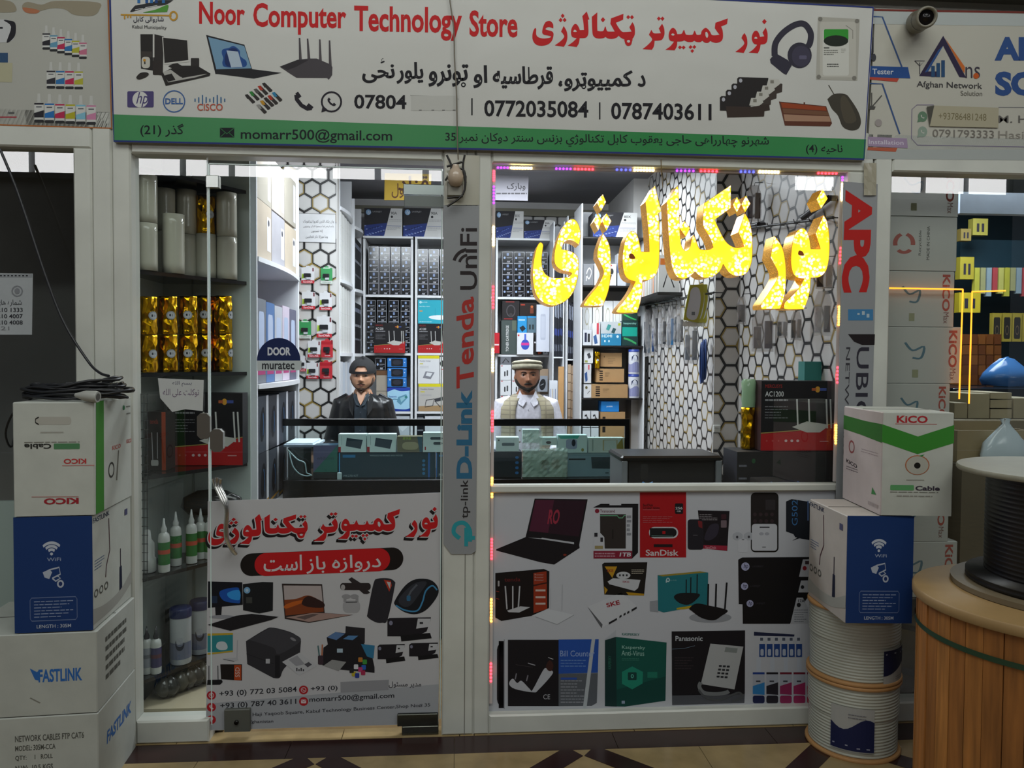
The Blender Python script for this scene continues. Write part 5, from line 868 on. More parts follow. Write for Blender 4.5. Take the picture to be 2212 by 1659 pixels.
def run_unit(label, X, sgn, Y0, Y1, zs, ztop, dep=.26, col='d8dade', bulge=.0):
    u = thing('shelf_unit', label, 'shelf', (X, (Y0+Y1)/2, 0)); xa, xb = (X-dep, X) if sgn > 0 else (X, X+dep)
    for y in (Y0-.016, Y1): g = G(); g.box(xa, xb, y, y+.016, 0, ztop, col, b=.002); g.build('side_panel', 'satin', u)
    xo = xa if sgn > 0 else xb-.01
    g = G(); g.box(xo, xo+.01, Y0, Y1, 0, ztop, 'c4c6ca'); g.build('back_panel', 'satin', u)
    for z in zs:
        g = G(); n = 10; out = [(X+sgn*(.006+bulge*sin(pi*i/n)), Y0+(Y1-Y0)*i/n) for i in range(n+1)]; inn = xa+.011 if sgn > 0 else xb-.011
        poly = out+[(inn, Y1), (inn, Y0)]
        if sgn > 0: poly = poly[::-1]
        g.prism(poly, lambda x, y, h: V((x, y, h)), z-.022, z, col); g.build('shelf_board', 'satin', u)
    return u
zq = lambda py, px, Y: at(px, py, Y).z
XL = -.768
u = run_unit('white side shelf left of the back wall, full of upright white packs', XL, 1, 2.30, 2.85, [1.05, 1.46, 1.95, 2.43], 2.72, bulge=.03)
side_run('paper_pack', 'upright white pack on the upper side shelf by the square notice', 'paper', XL, 2.305, 2.845, 1.951, 2.40, 9, ['dadad8', 'd2d2cf'], 'white packs on the upper side shelf', 1, deco=lambda p: [p.rect(.3, .2+.2*i, .5, .206+.2*i, '8a8a8c') for i in range(4)])
side_run('paper_pack', 'upright white pack on the middle side shelf', 'paper', XL, 2.305, 2.845, 1.461, 1.91, 9, ['dadad8', 'cfcfcc'], 'white packs on the lower side shelf', 1, deco=lambda p: [p.rect(.3, .2+.2*i, .5, .206+.2*i, '8a8a8c') for i in range(4)])
side_run('paper_pack', 'bluish white pack on the lowest side shelf', 'paper', XL, 2.305, 2.845, 1.051, 1.40, 5, ['c9ccd2', 'bcc4d0'], 'packs behind the cap', 1)
u = run_unit('narrow white side shelf in the left back corner holding black toner boxes', -.748, 1, 2.885, 3.26, [1.02, 1.46, 1.94, 2.40], 2.60, bulge=.03)
spine = lambda p: (p.rect(0, 0, 1, 1, '18181b'), p.rect(.2, .1, .8, .18, '8c93a8'), p.rect(.2, .42, .8, .47, 'a5a9b4'), p.rect(.2, .7, .8, .74, '7c808c'))
side_run('toner_box', 'narrow black toner box on the left corner shelf, upper bay', 'box', -.748, 2.895, 3.25, 1.941, 2.32, 7, ['18181b'], 'black boxes on the upper left corner shelf', 1, deco=spine)
side_run('toner_box', 'narrow black toner box on the left corner shelf, lower bay', 'box', -.748, 2.895, 3.25, 1.461, 1.84, 7, ['18181b'], 'black boxes on the lower left corner shelf', 1, deco=spine)
sp2 = lambda p: (p.rect(0, 0, 1, 1, '22242c'), p.rect(.25, .05, .75, .3, '9aa2b4'), p.rect(.2, .5, .8, .62, '3c4c9c'), p.rect(.3, .78, .7, .9, '777c8c'))
def row(name, label, cat, px0, px1, n, Y, z0, z1, dep, cols, group, deco, mt='card'):
    x0 = at(px0, 700, Y).x; x1 = at(px1, 700, Y).x; dx = (x1-x0)/n; pr = {}
    for i in range(n):
        k = i % len(cols)
        lb = '%s, %s from left' % (label, ORD[i])
        if k in pr: dup(pr[k], (x0+dx*(i+.5), pr[k].location.y, z0), lb, group=group); continue
        g = G(); g.box(x0+dx*i+.0012, x0+dx*(i+1)-.0012, Y, Y+dep, z0, z1-.008*k, cols[k]); o = g.build(name, mt, None, lb, cat, group); pr[k] = o
        W_, H_ = dx-.0024, z1-.008*k-z0; X_ = x0+dx*i+.0012; p = P(lambda x, y, h: V((X_+x*W_, Y-h, z1-.008*k-y*H_)), h=.0004); deco(p); p.build('spine_print', 'print', o)
for px0, px1, Y, ys, ytop, w1_ in ((1194, 1219, 3.02, (624, 771), 478, 'narrow white shelf unit of thin dark boxes right of the white plug boxes'), (1224, 1252, 2.95, (618, 776), 466, 'narrow white shelf unit with thin dark boxes over tall beige cartons')):
    x0, x1, zz = shelf_unit(w1_, px0, px1, Y, .24, ys+(.55,), at(px0, ytop, Y).z, t=.010)
    for i, z in enumerate(zz[:2]):
        nm = ('left', 'right')[px0 > 1200]; lv = ('upper', 'lower')[i]
        row('cartridge_box', 'thin dark cartridge box, %s bay of the %s narrow shelf unit' % (lv, nm), 'box', px0+3.5, px1-3.5, 5 if nm == 'left' else 6, Y+.004, z+.0022, z+(.36, .44)[i], .2, ['22242c', '3a3d48', '1c1c22'], 'thin boxes, %s narrow unit, %s bay' % (nm, lv), sp2)
    if px0 > 1200:
        row('beige_carton', 'tall beige carton on the right narrow shelf unit', 'box', px0+3.5, px1-3.5, 3, Y+.004, zz[2]+.0022, zz[1]-.04, .2, ['b39a80', 'a88e74'], 'beige cartons on the right narrow shelf unit', lambda p: [p.rect(0, .08*j, 1, .08*j+.008, '6c5440') for j in range(1, 13)])
item('cardboard_sheet', 'tall plain cardboard sheet standing right of the bearded man', 'cardboard', (1206, 792, 1218, 903), 2.72, .02, 'b58c5c', drop=0)
item('shop_blind_pack', 'white folded packs standing between the bearded man and the cardboard sheet', 'paper', (1187, 822, 1204, 905), 2.85, .05, 'cfd3dc', lambda p: [p.rect(.1+.2*i, .05, .16+.2*i, .95, ('6c7cb0', 'b08c3c', 'a4acb8', '4c5c8c')[i]) for i in range(4)], drop=0)
# ---------------------------------------------------------------- hexagon wallpaper
def hexes(g, fr, w_, h_, s, flat, gold=()):
    """hexagon tiles across a w_ x h_ field; s: distance across the flats"""
    R_ = s/sqrt(3); k = 0
    def put(cx, cy, i, j):
        gold_ = (i*7+j*3) % 5 in (0,)
        for rr, col in ((1.0, '8a7434' if gold_ else '131110'), (.86, 'b9b7b5'), (.78, '9a9896'), (.755, 'c2c0be')):
            q = []
            for a in range(6):
                t = math.radians(60*a+(0 if flat else 30)); x = cx+R_*rr*cos(t); y = cy+R_*rr*sin(t); q.append((min(max(x, 0), w_), min(max(y, 0), h_)))
            if max(p[0] for p in q)-min(p[0] for p in q) < 1e-4 or max(p[1] for p in q)-min(p[1] for p in q) < 1e-4: continue
            h = .0006+.0003*(1-rr)*4; g.add([fr(x, y, h) for x, y in q], [list(range(6))], col)
    if flat:
        for i in range(-1, int(w_/(1.5*R_))+2):
            for j in range(-1, int(h_/s)+2): put(i*1.5*R_, j*s+(i % 2)*s/2, i, j)
    else:
        for j in range(-1, int(h_/(1.5*R_))+2):
            for i in range(-1, int(w_/s)+2): put(i*s+(j % 2)*s/2, j*1.5*R_, i, j)
def wallpaper(fr, w_, h_, s, flat, par, mt='satin'):
    g = G(); g.add([fr(0, 0, .0002), fr(w_, 0, .0002), fr(w_, h_, .0002), fr(0, h_, .0002)], [[0, 1, 2, 3]], '131110'); hexes(g, fr, w_, h_, s, flat); o = g.build('hexagon_wallpaper', mt, par); tag(o, kind='stuff'); return o
# panel behind the capped man
g = G(); g.box(-1.25, -.772, 2.20, 2.28, 0, 2.76, 'c4c2c0'); pn = struct('wall_partition', g)
wallpaper(ffront(-1.245, 2.20, 2.70), .465, 2.6, .104, False, pn)
wallpaper(ffront(-.70, 3.66, 2.70), 1.9, .9, .104, False, wall_rear)
wallpaper(ffront(1.407, 1.20, 2.75), .136, 2.7, .104, True, wall_right)
wallpaper(fleft(1.405, 2.70, 2.75), 1.49, 2.7, .104, True, wall_right)
wallpaper(fleft(1.545, 1.195, 2.75), 1.12, 2.7, .104, True, wall_right)
# square notice with four lines
t = thing('wall_notice', 'square white Arabic notice with thin black border on the hexagon wall', 'notice', tuple(at(680, 523, 2.19)))
plate('notice_sheet', [(633, 460), (725, 463), (725, 525), (632, 522)], 2.195, .001, 'd3d3d5', 'matte', t)
p = P(pf(2.1945), h=.0001); p.line([(633, 460), (725, 463), (725, 525), (632, 522)], .9, '333333', True)
for i, s_ in enumerate(('وان یکاد الذین کفروا لیزلقونک', 'بأبصارهم لما سمعوا الذکر ویقولون', 'إنه لمجنون', 'وما هو إلا ذکر للعالمین')): p.text(ar(s_), (655, 655, 672, 660)[i], 475+i*10.5+(i == 3)*2, (721, 721, 697, 708)[i], 482.5+i*10.5+(i == 3)*2, '3a3a3c')
p.build('arabic_lines', 'print', t)
# hang packs on the hexagon wall
def hangpack(r, kind, label, Y=2.185):
    g = G(); x0, x1, z0, z1 = prect(*r, Y); m = (x0+x1)/2; o_ = 'cfcfd2' if kind == 'white' else ('2c8c4c' if kind == 'green' else 'b8202c')
    g.prism([(x0, z0), (x1, z0), (x1, z1-.012), (m+.014, z1-.010), (m+.010, z1), (m-.010, z1), (m-.014, z1-.010), (x0, z1-.012)], lambda x, y, h: V((x, Y-h, y)), 0, .0015, o_); o = g.build('hang_pack', 'card', None, label, 'pack', 'hang packs on the hexagon wall')
    W_, H_ = x1-x0, z1-z0; p = P(lambda x, y, h: V((x0+x*W_, Y-.0015-h, z1-y*H_)), h=.0002)
    if kind == 'white': p.rect(0, .83, 1, 1, 'b0202c'); p.text('SanDisk', .12, .86, .88, .96, 'e0c8cc', b=.02); p.poly([(.05, .45), (.25, .5), (.25, .7), (.02, .75)], '9ab83c'); p.rect(.85, .12, .96, .32, '6c3038')
    elif kind == 'green': p.rect(0, .82, 1, 1, 'c4cac4'); p.rect(.2, .08, .8, .14, 'bcd8c4'); p.text('transcend', .15, .87, .85, .95, '4c6c54')
    else: p.rect(0, .15, 1, .3, 'a01824'); p.text('SanDisk', .3, .86, .8, .93, 'd8b8bc', b=.02); p.rr(.86, .06, .98, .28, .02, '801420')
    p.build('printed_card', 'print', o); q = G(); q.box(m-W_*.3, m+W_*.26, Y-.016, Y-.002, z0+H_*.36, z0+H_*.56, '1f1f23', b=.003); q.box(m-W_*.1, m+W_*.22, Y-.012, Y-.002, z0+H_*.22, z0+H_*.35, 'b9bcc2' if kind != 'red' else '1f1f23'); q.build('flash_drive', 'gloss', o)
HPK = [((651, 574, 679, 612), 'white', 'upper left white memory pack on the hexagon wall'), ((693, 575, 718, 613), 'green', 'upper right green memory pack on the hexagon wall'), ((652, 627, 681, 668), 'white', 'left memory pack of the second hanging row'), ((690, 629, 717, 670), 'white', 'right memory pack of the second hanging row'), ((646, 690, 672, 731), 'green', 'green memory pack left of the big white one'), ((684, 680, 717, 729), 'white', 'biggest white memory pack, third hanging row'), ((665, 733, 692, 772), 'white', 'white memory pack over the DOOR sticker\'s right side, fourth row'), ((694, 732, 719, 772), 'red', 'upper red memory pack on the hexagon wall'), ((662, 780, 688, 818), 'white', 'lowest white memory pack on the hexagon wall'), ((691, 778, 718, 818), 'red', 'lower red memory pack on the hexagon wall'), ((648, 768, 661, 802), 'white', 'narrow pack half behind the DOOR sticker')]
for r, k, l in HPK: hangpack(r, k, l)
for r, c, l in (((625, 524, 632, 560), 'b8704c', 'thin orange-tipped item hanging under the notice'), ((626, 548, 641, 600), 'c9c9cb', 'white strap hanging at the left of the hexagon wall'), ((627, 615, 641, 672), 'cf6c1c', 'upper orange hanging pack at the left of the hexagon wall'), ((625, 685, 634, 740), 'b49a24', 'yellow hanging pack beside the orange one'), ((634, 684, 644, 748), 'cf6c1c', 'lower orange hanging pack at the left of the hexagon wall')):
    g = G(); x0, x1, z0, z1 = prect(*r, 2.17); g.prism([(x0, z0), (x1-.004, z0+.01), (x1, z1-.02), ((x0+x1)/2, z1), (x0+.004, z1-.015)], lambda x, y, h: V((x, 2.18-h, y)), 0, .014, c); o = g.build('hanging_pack', 'gloss', None, l, 'pack')
    q = P(pf(2.165), h=.0006); q.rect(r[0]+2, r[1]+14, r[0]+5, r[3]-8, '3a3430'); q.build('printed_stripe', 'print', o)
g = G(); x0, x1, z0, z1 = prect(634, 550, 644, 566, 2.16); g.box(x0, x1, 2.16, 2.19, z0, z1, '2a2a2c', b=.003); g.build('price_clip', 'satin', None, 'small black clip box hanging by the white strap', 'clip')
# ---------------------------------------------------------------- shelf unit on the right with black boards
YR = 2.58
rx0, rx1, rz = shelf_unit('white open shelf unit with black boards holding cartons, under the lit letters', 1254, 1384, YR, .34, (512, 617, 747, 860, .62), at(1300, 440, YR).z, edge=1, board='1d1a1a', t=.012, fx=(at(1254, 700, YR).x, 1.365))
r0, r1, r2, r3, r4 = [z+.0022 for z in rz]
item('toner_carton', 'dark toner carton with white panel on the top board, behind the three dots', 'box', (1281, 459, 1376, 511), YR+.01, .2, '3a3a3e', hp('80X'), drop=r0)
item('speaker_box', 'grey cable pack picturing a coiled cable, left on the second board', 'pack', (1260, 570, 1282, 616), YR+.01, .05, '6f7074', lambda p: (p.rect(0, 0, 1, 1, '6f7074'), p.line(cr([(.3, .8), (.35, .4), (.6, .2), (.8, .4), (.55, .7), (.3, .5)], 4, False), .07, 'c2c2c4')), drop=r1)
item('camera_box', 'white box with a black camera picture on the second board', 'box', (1284, 570, 1331, 616), YR+.01, .12, 'cfd0d2', lambda p: (p.ell(.8, .35, .08, .14, '2a2a2c'), p.line([(.78, .5), (.72, .75)], .04, '2a2a2c'), p.rect(.6, .04, .8, .1, 'b03838'), p.rr(.1, .3, .45, .8, .04, 'a9aaae')), drop=r1)
item('product_box', 'small blue and white device box beside the white camera box', 'box', (1334, 548, 1352, 616), YR+.02, .1, 'b4b8c0', lambda p: (p.rect(0, .3, 1, .6, '3c5c9c'), p.rect(.1, .1, .9, .2, '5c5e64')), drop=r1)
for i, x in enumerate((1259, 1281, 1304, 1325)):
    item('earphone_box', 'white earphone box with a ring picture, %s of the four from left' % ORD[i], 'box', (x, 650, x+20, 708), YR+.10, .1, 'd4d5d6', lambda p: (p.ring(.45, .35, .22, .18, .04, 'a8a48c', 16), p.line([(.6, .5), (.7, .8)], .03, 'a8a48c'), p.rect(.7, .88, .92, .94, 'c0b82c')), 'white earphone boxes', drop=r2)
item('product_box', 'small black box with two sockets, front left under the earphone boxes', 'box', (1259, 712, 1278, 746), YR+.01, .07, 'c4c6cc', lambda p: (p.rect(.2, .2, .45, .8, '22243a'), p.rect(.55, .25, .8, .8, '2c2c30')), drop=r2)
item('product_box', 'upright white and red narrow box with a blue device picture', 'box', (1280, 698, 1296, 746), YR+.01, .07, 'd4d4d6', lambda p: (p.rect(.55, 0, .85, .5, 'c0404c'), p.poly([(.1, .6), (.5, .5), (.7, .9), (.3, .95)], '3a5a8c')), drop=r2)
item('cable_box', 'grey and blue 4K cable box on the third board', 'box', (1298, 695, 1342, 746), YR+.01, .08, 'b7bcc0', lambda p: (p.rect(0, .5, 1, 1, '2b7ca4'), p.poly([(.35, .1), (.5, .15), (.4, .38), (.25, .32)], '3f8c88'), p.poly([(.6, .25), (.75, .3), (.65, .5), (.5, .45)], '2c4c50'), p.text('HDMI', .05, .54, .55, .66, 'c8dce4', b=.02), p.rect(.84, .06, .96, .16, 'a8b02c'), p.ell(.2, .82, .04, .05, 'c8dce4', 8), p.ell(.4, .82, .04, .05, 'c8dce4', 8), p.ell(.82, .62, .06, .06, 'c8dce4', 10)), drop=r2)
item('software_box', 'green and black software box at the right end of the third board', 'box', (1344, 693, 1378, 746), YR+.01, .08, '1d3a38', lambda p: (p.rect(0, 0, 1, 1, '1d3a38'), p.text('kaspersky', .08, .06, .9, .16, '8cc0b4', b=.01), p.rect(0, .26, .95, .62, '179a88'), p.line(cr([(.1, .7), (.5, .78), (.9, .92)], 4, False), .08, '3c9c5c')), drop=r2)
item('software_box', 'green disc-marked box lying behind the lit letter\'s tail', 'box', (1345, 676, 1377, 692), YR+.06, .1, '24443a', lambda p: p.line(cr([(.1, .2), (.5, .6), (.9, .9)], 4, False), .15, '3cb060'), drop=at(1360, 692.5, YR+.06).z)
# fourth board: cartons
def carton(r, dy, label, slots, g_='brown cartons on the fourth board'):
    def d(p):
        p.rect(.42, -.0, .66, .06, '9c7e5c')
        if slots:
            for i in range(5): p.rect(.10, .14+.16*i, .22, .23+.16*i, '241c18')
            p.lines(.3, .25, .48, .6, 4, '7c6448', .3)
        else: p.lines(.35, .35, .7, .8, 4, '7c6448', .3); p.rect(.16, .22, .2, .34, '5c4834')
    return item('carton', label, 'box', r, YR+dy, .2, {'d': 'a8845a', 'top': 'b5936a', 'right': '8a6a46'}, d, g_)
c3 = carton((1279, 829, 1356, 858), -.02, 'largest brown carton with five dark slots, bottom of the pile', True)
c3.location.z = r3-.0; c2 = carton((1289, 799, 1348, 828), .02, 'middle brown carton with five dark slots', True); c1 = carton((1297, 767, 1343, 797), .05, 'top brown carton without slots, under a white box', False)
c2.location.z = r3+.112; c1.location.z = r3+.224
for o in (c2, c1): MW[o.name] = Matrix.Translation(o.location)
for o, z in ((c3, .110), (c2, .110), (c1, .105)): pass
item('product_box', 'plain white slim box lying on the top brown carton', 'box', (1302, 754, 1336, 765), YR+.06, .1, 'd4d6da', lambda p: p.rect(.05, .8, .95, .95, 'b4b6bc'), drop=r3+.352)
def wipes(px, y0, y1, z, label):
    Y = YR-.03; r = (at(px+12, 800, Y).x-at(px-12, 800, Y).x)/2*.95; c = at(px, 800, Y+r); h = prect(px, y0, px+10, y1, Y)[3]-prect(px, y0, px+10, y1, Y)[2]; h *= .95
    g = G(); g.lathe([(r*.97, 0), (r, .004), (r, h*.9)], 20, ['c9cbd4', 'c9cbd4'], Matrix.Translation((c.x, c.y, z))); o = g.build('wipes_can', 'satin', None, label, 'can', 'blue-lidded wipes cans')
    g = G(); g.lathe([(r*1.03, h*.9), (r*1.03, h*.985), (r*.9, h)], 20, '22398c', Matrix.Translation((c.x, c.y, z))); g.build('lid', 'satin', o)
    def cyl(x, y, hh): a = (x-.5)*pi; return V((c.x+(r+hh)*sin(a), c.y-(r+hh)*cos(a), z+h*(1-y)))
    q = P(cyl, h=.0006); n = 8
    for i in range(n): q.h = .0006; a, b = i/n, (i+1)/n; q.poly([(a, .55+.06*sin(i)), (b, .55+.06*sin(i+1)), (b, .93), (a, .93)], '7f82a8')
    q.h = .0012; q.poly([(.3, .3), (.4, .24), (.5, .22), (.6, .24), (.7, .3), (.7, .45), (.5, .52), (.3, .45)], '2c3454'); q.h = .0018; q.poly([(.38, .32), (.62, .32), (.6, .42), (.4, .42)], 'b4b8c8'); q.build('label', 'print', o)
    return h
h_ = wipes(1369, 812, 866, r3, 'lower blue-lidded wipes can at the right end of the fourth board'); wipes(1369, 755, 811, r3+h_+.002, 'upper blue-lidded wipes can standing on the other one')
def roll(px, Y, r, z0, h, label, name='foil_roll', group=None, col='d8a410', mt='foil', lab=True, lx=.5, cat='roll', n=20, ly=.5):
    c = at(px, 800, Y) if not isinstance(px, tuple) else V((px[0], px[1], 0)); g = G(); rn = random.Random(int(c.x*9999)); prof = []; m = 14 if mt == 'foil' else 6
    for i in range(m+1): prof.append((r*(1+(rn.uniform(-.045, .03) if mt == 'foil' and 0 < i < m else 0)), h*i/m))
    g.lathe([(r*.8, 0)]+prof+[(r*.72, h)], n, col, Matrix.Translation((c.x, c.y, z0)))
    if mt == 'foil':
        for v in g.v: a = atan2(v.y-c.y, v.x-c.x); k = 1+.03*sin(a*5+v.z*40)+.02*sin(a*9-v.z*63); v.x = c.x+(v.x-c.x)*k; v.y = c.y+(v.y-c.y)*k
    o = g.build(name, mt, None, label, cat, group)
    if lab:
        def cyl(x, y, hh): a = (lx-.5)*pi+x/r; return V((c.x+(r*1.045+hh)*sin(a), c.y-(r*1.045+hh)*cos(a), z0+h*ly-y))
        q = P(cyl, h=.001); q.ell(0, 0, r*.46, r*.46, '9da2a8', 14); q.ell(0, 0, r*.34, r*.34, 'b9bdc2', 14); q.rect(-r*.18, -r*.12, r*.18, r*.12, '34363c'); q.build('round_label', 'print', o)
    return o
x_ = at(1290, 780, YR+.02); roll((x_.x, x_.y), 0, .018, r3+.212, .12, 'thin gold foil roll left of the brown cartons', cat='roll')
item('product_box', 'white box with a plug picture, left on the fourth board, top of three', 'box', (1262, 752, 1281, 784), YR+.02, .08, 'cacbce', lambda p: (p.poly([(.3, .4), (.6, .3), (.8, .6), (.5, .7)], '3c3c40'), p.rect(.1, .8, .4, .95, '8c9050')), drop=r3+.248)
item('product_box', 'white and blue boxed adapter, left on the fourth board, middle of three', 'box', (1262, 786, 1277, 828), YR+.02, .08, 'c4c6cc', lambda p: (p.poly([(.05, .5), (.4, .4), (.5, .85), (.2, .95)], '2c4c80'), p.rect(.55, .05, .75, .3, 'c05058')), drop=r3+.105)
item('product_box', 'white box with a small disc picture, left on the fourth board, bottom of three', 'box', (1261, 830, 1277, 858), YR+.02, .08, 'ced0d4', lambda p: (p.ell(.35, .25, .16, .12, '5c5430', 10), p.line([(.5, .7), (.8, .5)], .05, '3c3c40')), drop=r3)
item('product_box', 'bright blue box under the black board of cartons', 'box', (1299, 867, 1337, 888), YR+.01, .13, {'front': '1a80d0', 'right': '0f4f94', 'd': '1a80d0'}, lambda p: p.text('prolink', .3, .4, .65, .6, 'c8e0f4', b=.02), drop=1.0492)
item('carton', 'brown slotted carton below the bright blue box', 'box', (1297, 890, 1350, 960), YR+.01, .24, 'a8845a', lambda p: [p.rect(.08, .08+.17*i, .2, .18+.17*i, '241c18') for i in range(5)], drop=r4)
for i in range(4): item('adapter_box', 'white box picturing a bent black plug on the lowest board, %s %s' % (('upper', 'lower')[i//2], ('left', 'right')[i % 2]), 'box', (1259+(i % 2)*18, 888+(i//2)*36, 1275+(i % 2)*18, 920+(i//2)*36), YR+.01, .1, 'cfd1d6', lambda p: (p.line([(.25, .3), (.5, .25), (.6, .45)], .12, '2a2a2c'), p.poly([(.3, .5), (.75, .4), (.85, .6), (.4, .72)], '3a3c40'), p.rect(.5, .75, .8, .92, '55565a')), 'plug boxes on the lowest board', drop=(.9375, r4+.002)[i//2])
# ---------------------------------------------------------------- glass display counter
Yc = 1.0; zt = at(990, 905, Yc).z; zb = at(990, 920, Yc).z; zl = at(700, 1037, Yc).z
ctx0, ctx1 = -.862, at(1360, 960, Yc).x
ct = thing('display_counter', 'black-framed glass display counter the two men sit behind', 'counter', (0, Yc+.25, 0))
g = G(); g.box(ctx0, ctx1, Yc, Yc+.02, zb, zt, '0d0d0e', b=.002); g.box(ctx1-.028, ctx1-.004, Yc+.02, Yc+.05, zb, zt-.002, '0d0d0e'); g.build('top_frame', 'gloss', ct)
g = G(); g.box(ctx1-.024, ctx1, Yc+.001, Yc+.018, zl, zb, '0d0d0e'); g.build('corner_post', 'gloss', ct)
g = G(); g.box(ctx0, ctx1, Yc, Yc+.42, 0, zl, {'d': '0f0f11'}, b=.003); g.build('base_cabinet', 'gloss', ct)
g = G(); g.add([(ctx0, Yc+.01, zl), (ctx1-.02, Yc+.01, zl), (ctx1-.02, Yc+.01, zb), (ctx0, Yc+.01, zb)], [[0, 1, 2, 3]], 'ffffff'); g.build('front_glass', 'case_glass', ct)
def dk(wifi=True):
    def f(p):
        p.rect(0, 0, 1, 1, '2c4450'); p.text('WIRELESS KEYBOARD AND MOUSE', .32, .08, .66, .14, '9fb0b4'); p.rect(.04, .08, .17, .19, '2f80b8'); p.rect(.0, 0, .012, 1, '4fa4d8')
        for i in range(4): p.ell(.88, .33+.17*i, .016, .06, '3f84b4', 12)
        p.rect(.925, 0, .945, 1, '2f6cb4'); p.text('MK270 KIT', .05, .88, .2, .96, 'a4b4b8')
    return f
zc = zl+.0022
item('keyboard_box', 'long dark teal keyboard box in the counter under two white speaker boxes', 'box', (732, 978, 940, 1034), Yc+.06, .12, '2c4450', dk(), drop=zc)
item('keyboard_box', 'second long dark keyboard box in the counter, continuing behind the door post', 'box', (942, 978, 1060, 1034), Yc+.06, .12, '2c4450', lambda p: (p.rect(0, 0, 1, 1, '2c4450'), p.rect(0, 0, .02, 1, '2f6cb4'), p.rect(.05, .08, .2, .16, '2f80b8'), p.text('MK', .05, .84, .16, .95, 'a4b4b8')), drop=zc)
item('keyboard_box', 'black box with four blue dots in the counter by the left LED tape', 'box', (1062, 976, 1127, 1044), Yc+.04, .12, '16212c', lambda p: [p.ell(.84, .22+.2*i, .06, .055, '3070b0', 12) for i in range(4)], drop=zc)
item('software_box', 'purple-green shimmering box in the counter left of the long keyboard box', 'box', (677, 962, 729, 1020), Yc+.05, .1, '3a5a70', lambda p: (p.poly([(0, 0), (1, 0), (0, 1)], '5f5c7c'), p.poly([(1, 0), (1, 1), (0, 1)], '2f6c60'), p.text('WINDOWS', .15, .44, .85, .54, '2a3440')), drop=zc+.03, mt='gloss')
item('black_case', 'black box lying under the purple-green box in the counter', 'box', (676, 1021, 731, 1035), Yc+.045, .12, '0f1416', lambda p: p.line([(.1, .2), (.9, .1)], .06, '3c4a4c'), drop=zc)
item('black_case', 'black glossy case at the far left inside the counter', 'box', (622, 968, 672, 1035), Yc+.08, .3, '14181c', lambda p: p.line([(.2, .9), (.8, .1)], .01, '2c343a'), mt='gloss', drop=zc)
zk = at(830, 977, Yc+.06).z+.0022
def spk(p): p.rect(0, 0, 1, 1, 'cddcda'); p.poly([(.30, .20), (.88, .32), (.80, .82), (.26, .66)], '2f3f4a'); p.rect(0, .7, .09, 1, 'a8242c'); p.line([(.12, .1), (.12, .6)], .012, '7f9090')
for i, (a, b) in enumerate(((731, 791), (793, 855))): item('speaker_box', '%s of two white boxes with tilted dark speaker picture on the keyboard box' % ('left', 'right')[i], 'box', (a, 938, b, 976), Yc+.05, .07, {'d': 'cddcda', 'top': 'd8dee0'}, spk, drop=zk)
item('keypad_box', 'tan box with an oval picture between the white speaker boxes and the door post', 'box', (858, 943, 912, 976), Yc+.05, .07, '6f6850', lambda p: (p.rr(.2, .35, .85, .85, .2, 'a09878'), p.poly([(.8, 0), (1, 0), (1, 1), (.9, 1)], '3c5c6c'), p.text('898', .22, .02, .55, .22, '9ab050', b=.01)), drop=zk)
item('product_box', 'white box with two dark ovals in the counter at the door post', 'box', (914, 935, 958, 976), Yc+.05, .07, 'cddcda', lambda p: (p.rr(.35, .22, .95, .36, .07, '37444a'), p.rr(.5, .48, .95, .62, .07, '37444a'), p.rect(.08, .72, .14, .9, 'a8242c')), drop=zk)
item('speaker_box', 'small white box with a grey bar picture above the box with four blue dots', 'box', (1072, 945, 1121, 975), Yc+.04, .07, 'cfdedd', lambda p: (p.rr(.25, .38, .8, .6, .05, '57686c'), p.rect(.08, .15, .14, .25, '3c4a4c')), drop=at(1090, 976, Yc+.04).z+.002)
def webc(p): p.rect(0, 0, 1, 1, 'bcd6d3'); p.rr(.28, .22, .66, .8, .12, '8f9cb4'); p.ell(.54, .44, .07, .2, '1c2430', 14); p.poly([(0, 0), (.75, 0), (.68, .2), (.08, .2)], '3fae9c'); p.ell(.85, .84, .05, .1, '8a8c50', 10)
item('gadget_box', 'pale tall hang box above the shiny wrapped packs in the counter', 'box', (1129, 928, 1165, 972), Yc+.05, .05, 'c9dad6', lambda p: (p.rect(0, 0, 1, .05, 'dfe8e6'), p.rect(.3, .3, .7, .6, '8fa8a4')), drop=zl+.18)
item('webcam_box', 'pale box with round webcam picture in the counter', 'box', (1167, 945, 1203, 978), Yc+.05, .05, 'bcd2ce', lambda p: (p.ell(.5, .65, .16, .2, '3c3c38', 12), p.rect(.3, .2, .6, .24, '5c6c6c')), drop=zl+.168)
item('instant_camera_box', 'pale box with teal tab and a lilac camera picture in the counter', 'box', (1205, 940, 1268, 976), Yc+.05, .06, 'bcd6d3', webc, drop=at(1230, 978, Yc+.05).z)
item('usb_hub_box', 'pale box with a beige frame picture right of the lilac camera box', 'box', (1271, 946, 1348, 976), Yc+.05, .06, 'bccdc6', lambda p: (p.line([(.42, .15), (.42, .85), (.80, .85), (.80, .15), (.42, .15)], .04, 'b0aa84'), p.poly([(.8, .5), (.95, 0), (1, 1), (.82, 1)], '8f8440'), p.rect(.1, .1, .14, .9, '8fa39c')), drop=at(1230, 978, Yc+.05).z)
item('keyboard_box', 'wide pale blue-grey box with a dark screen picture at the counter corner', 'box', (1226, 978, 1346, 1034), Yc+.06, .12, '7f9ca8', lambda p: (p.poly([(.42, .18), (1, .18), (1, .68), (.44, .66)], '34454c'), p.rect(.02, .24, .32, .30, '141a1c'), p.rect(0, 0, 1, .08, '9ab4bc'), p.rect(.68, .82, .74, .88, '4c6068')), drop=zc)
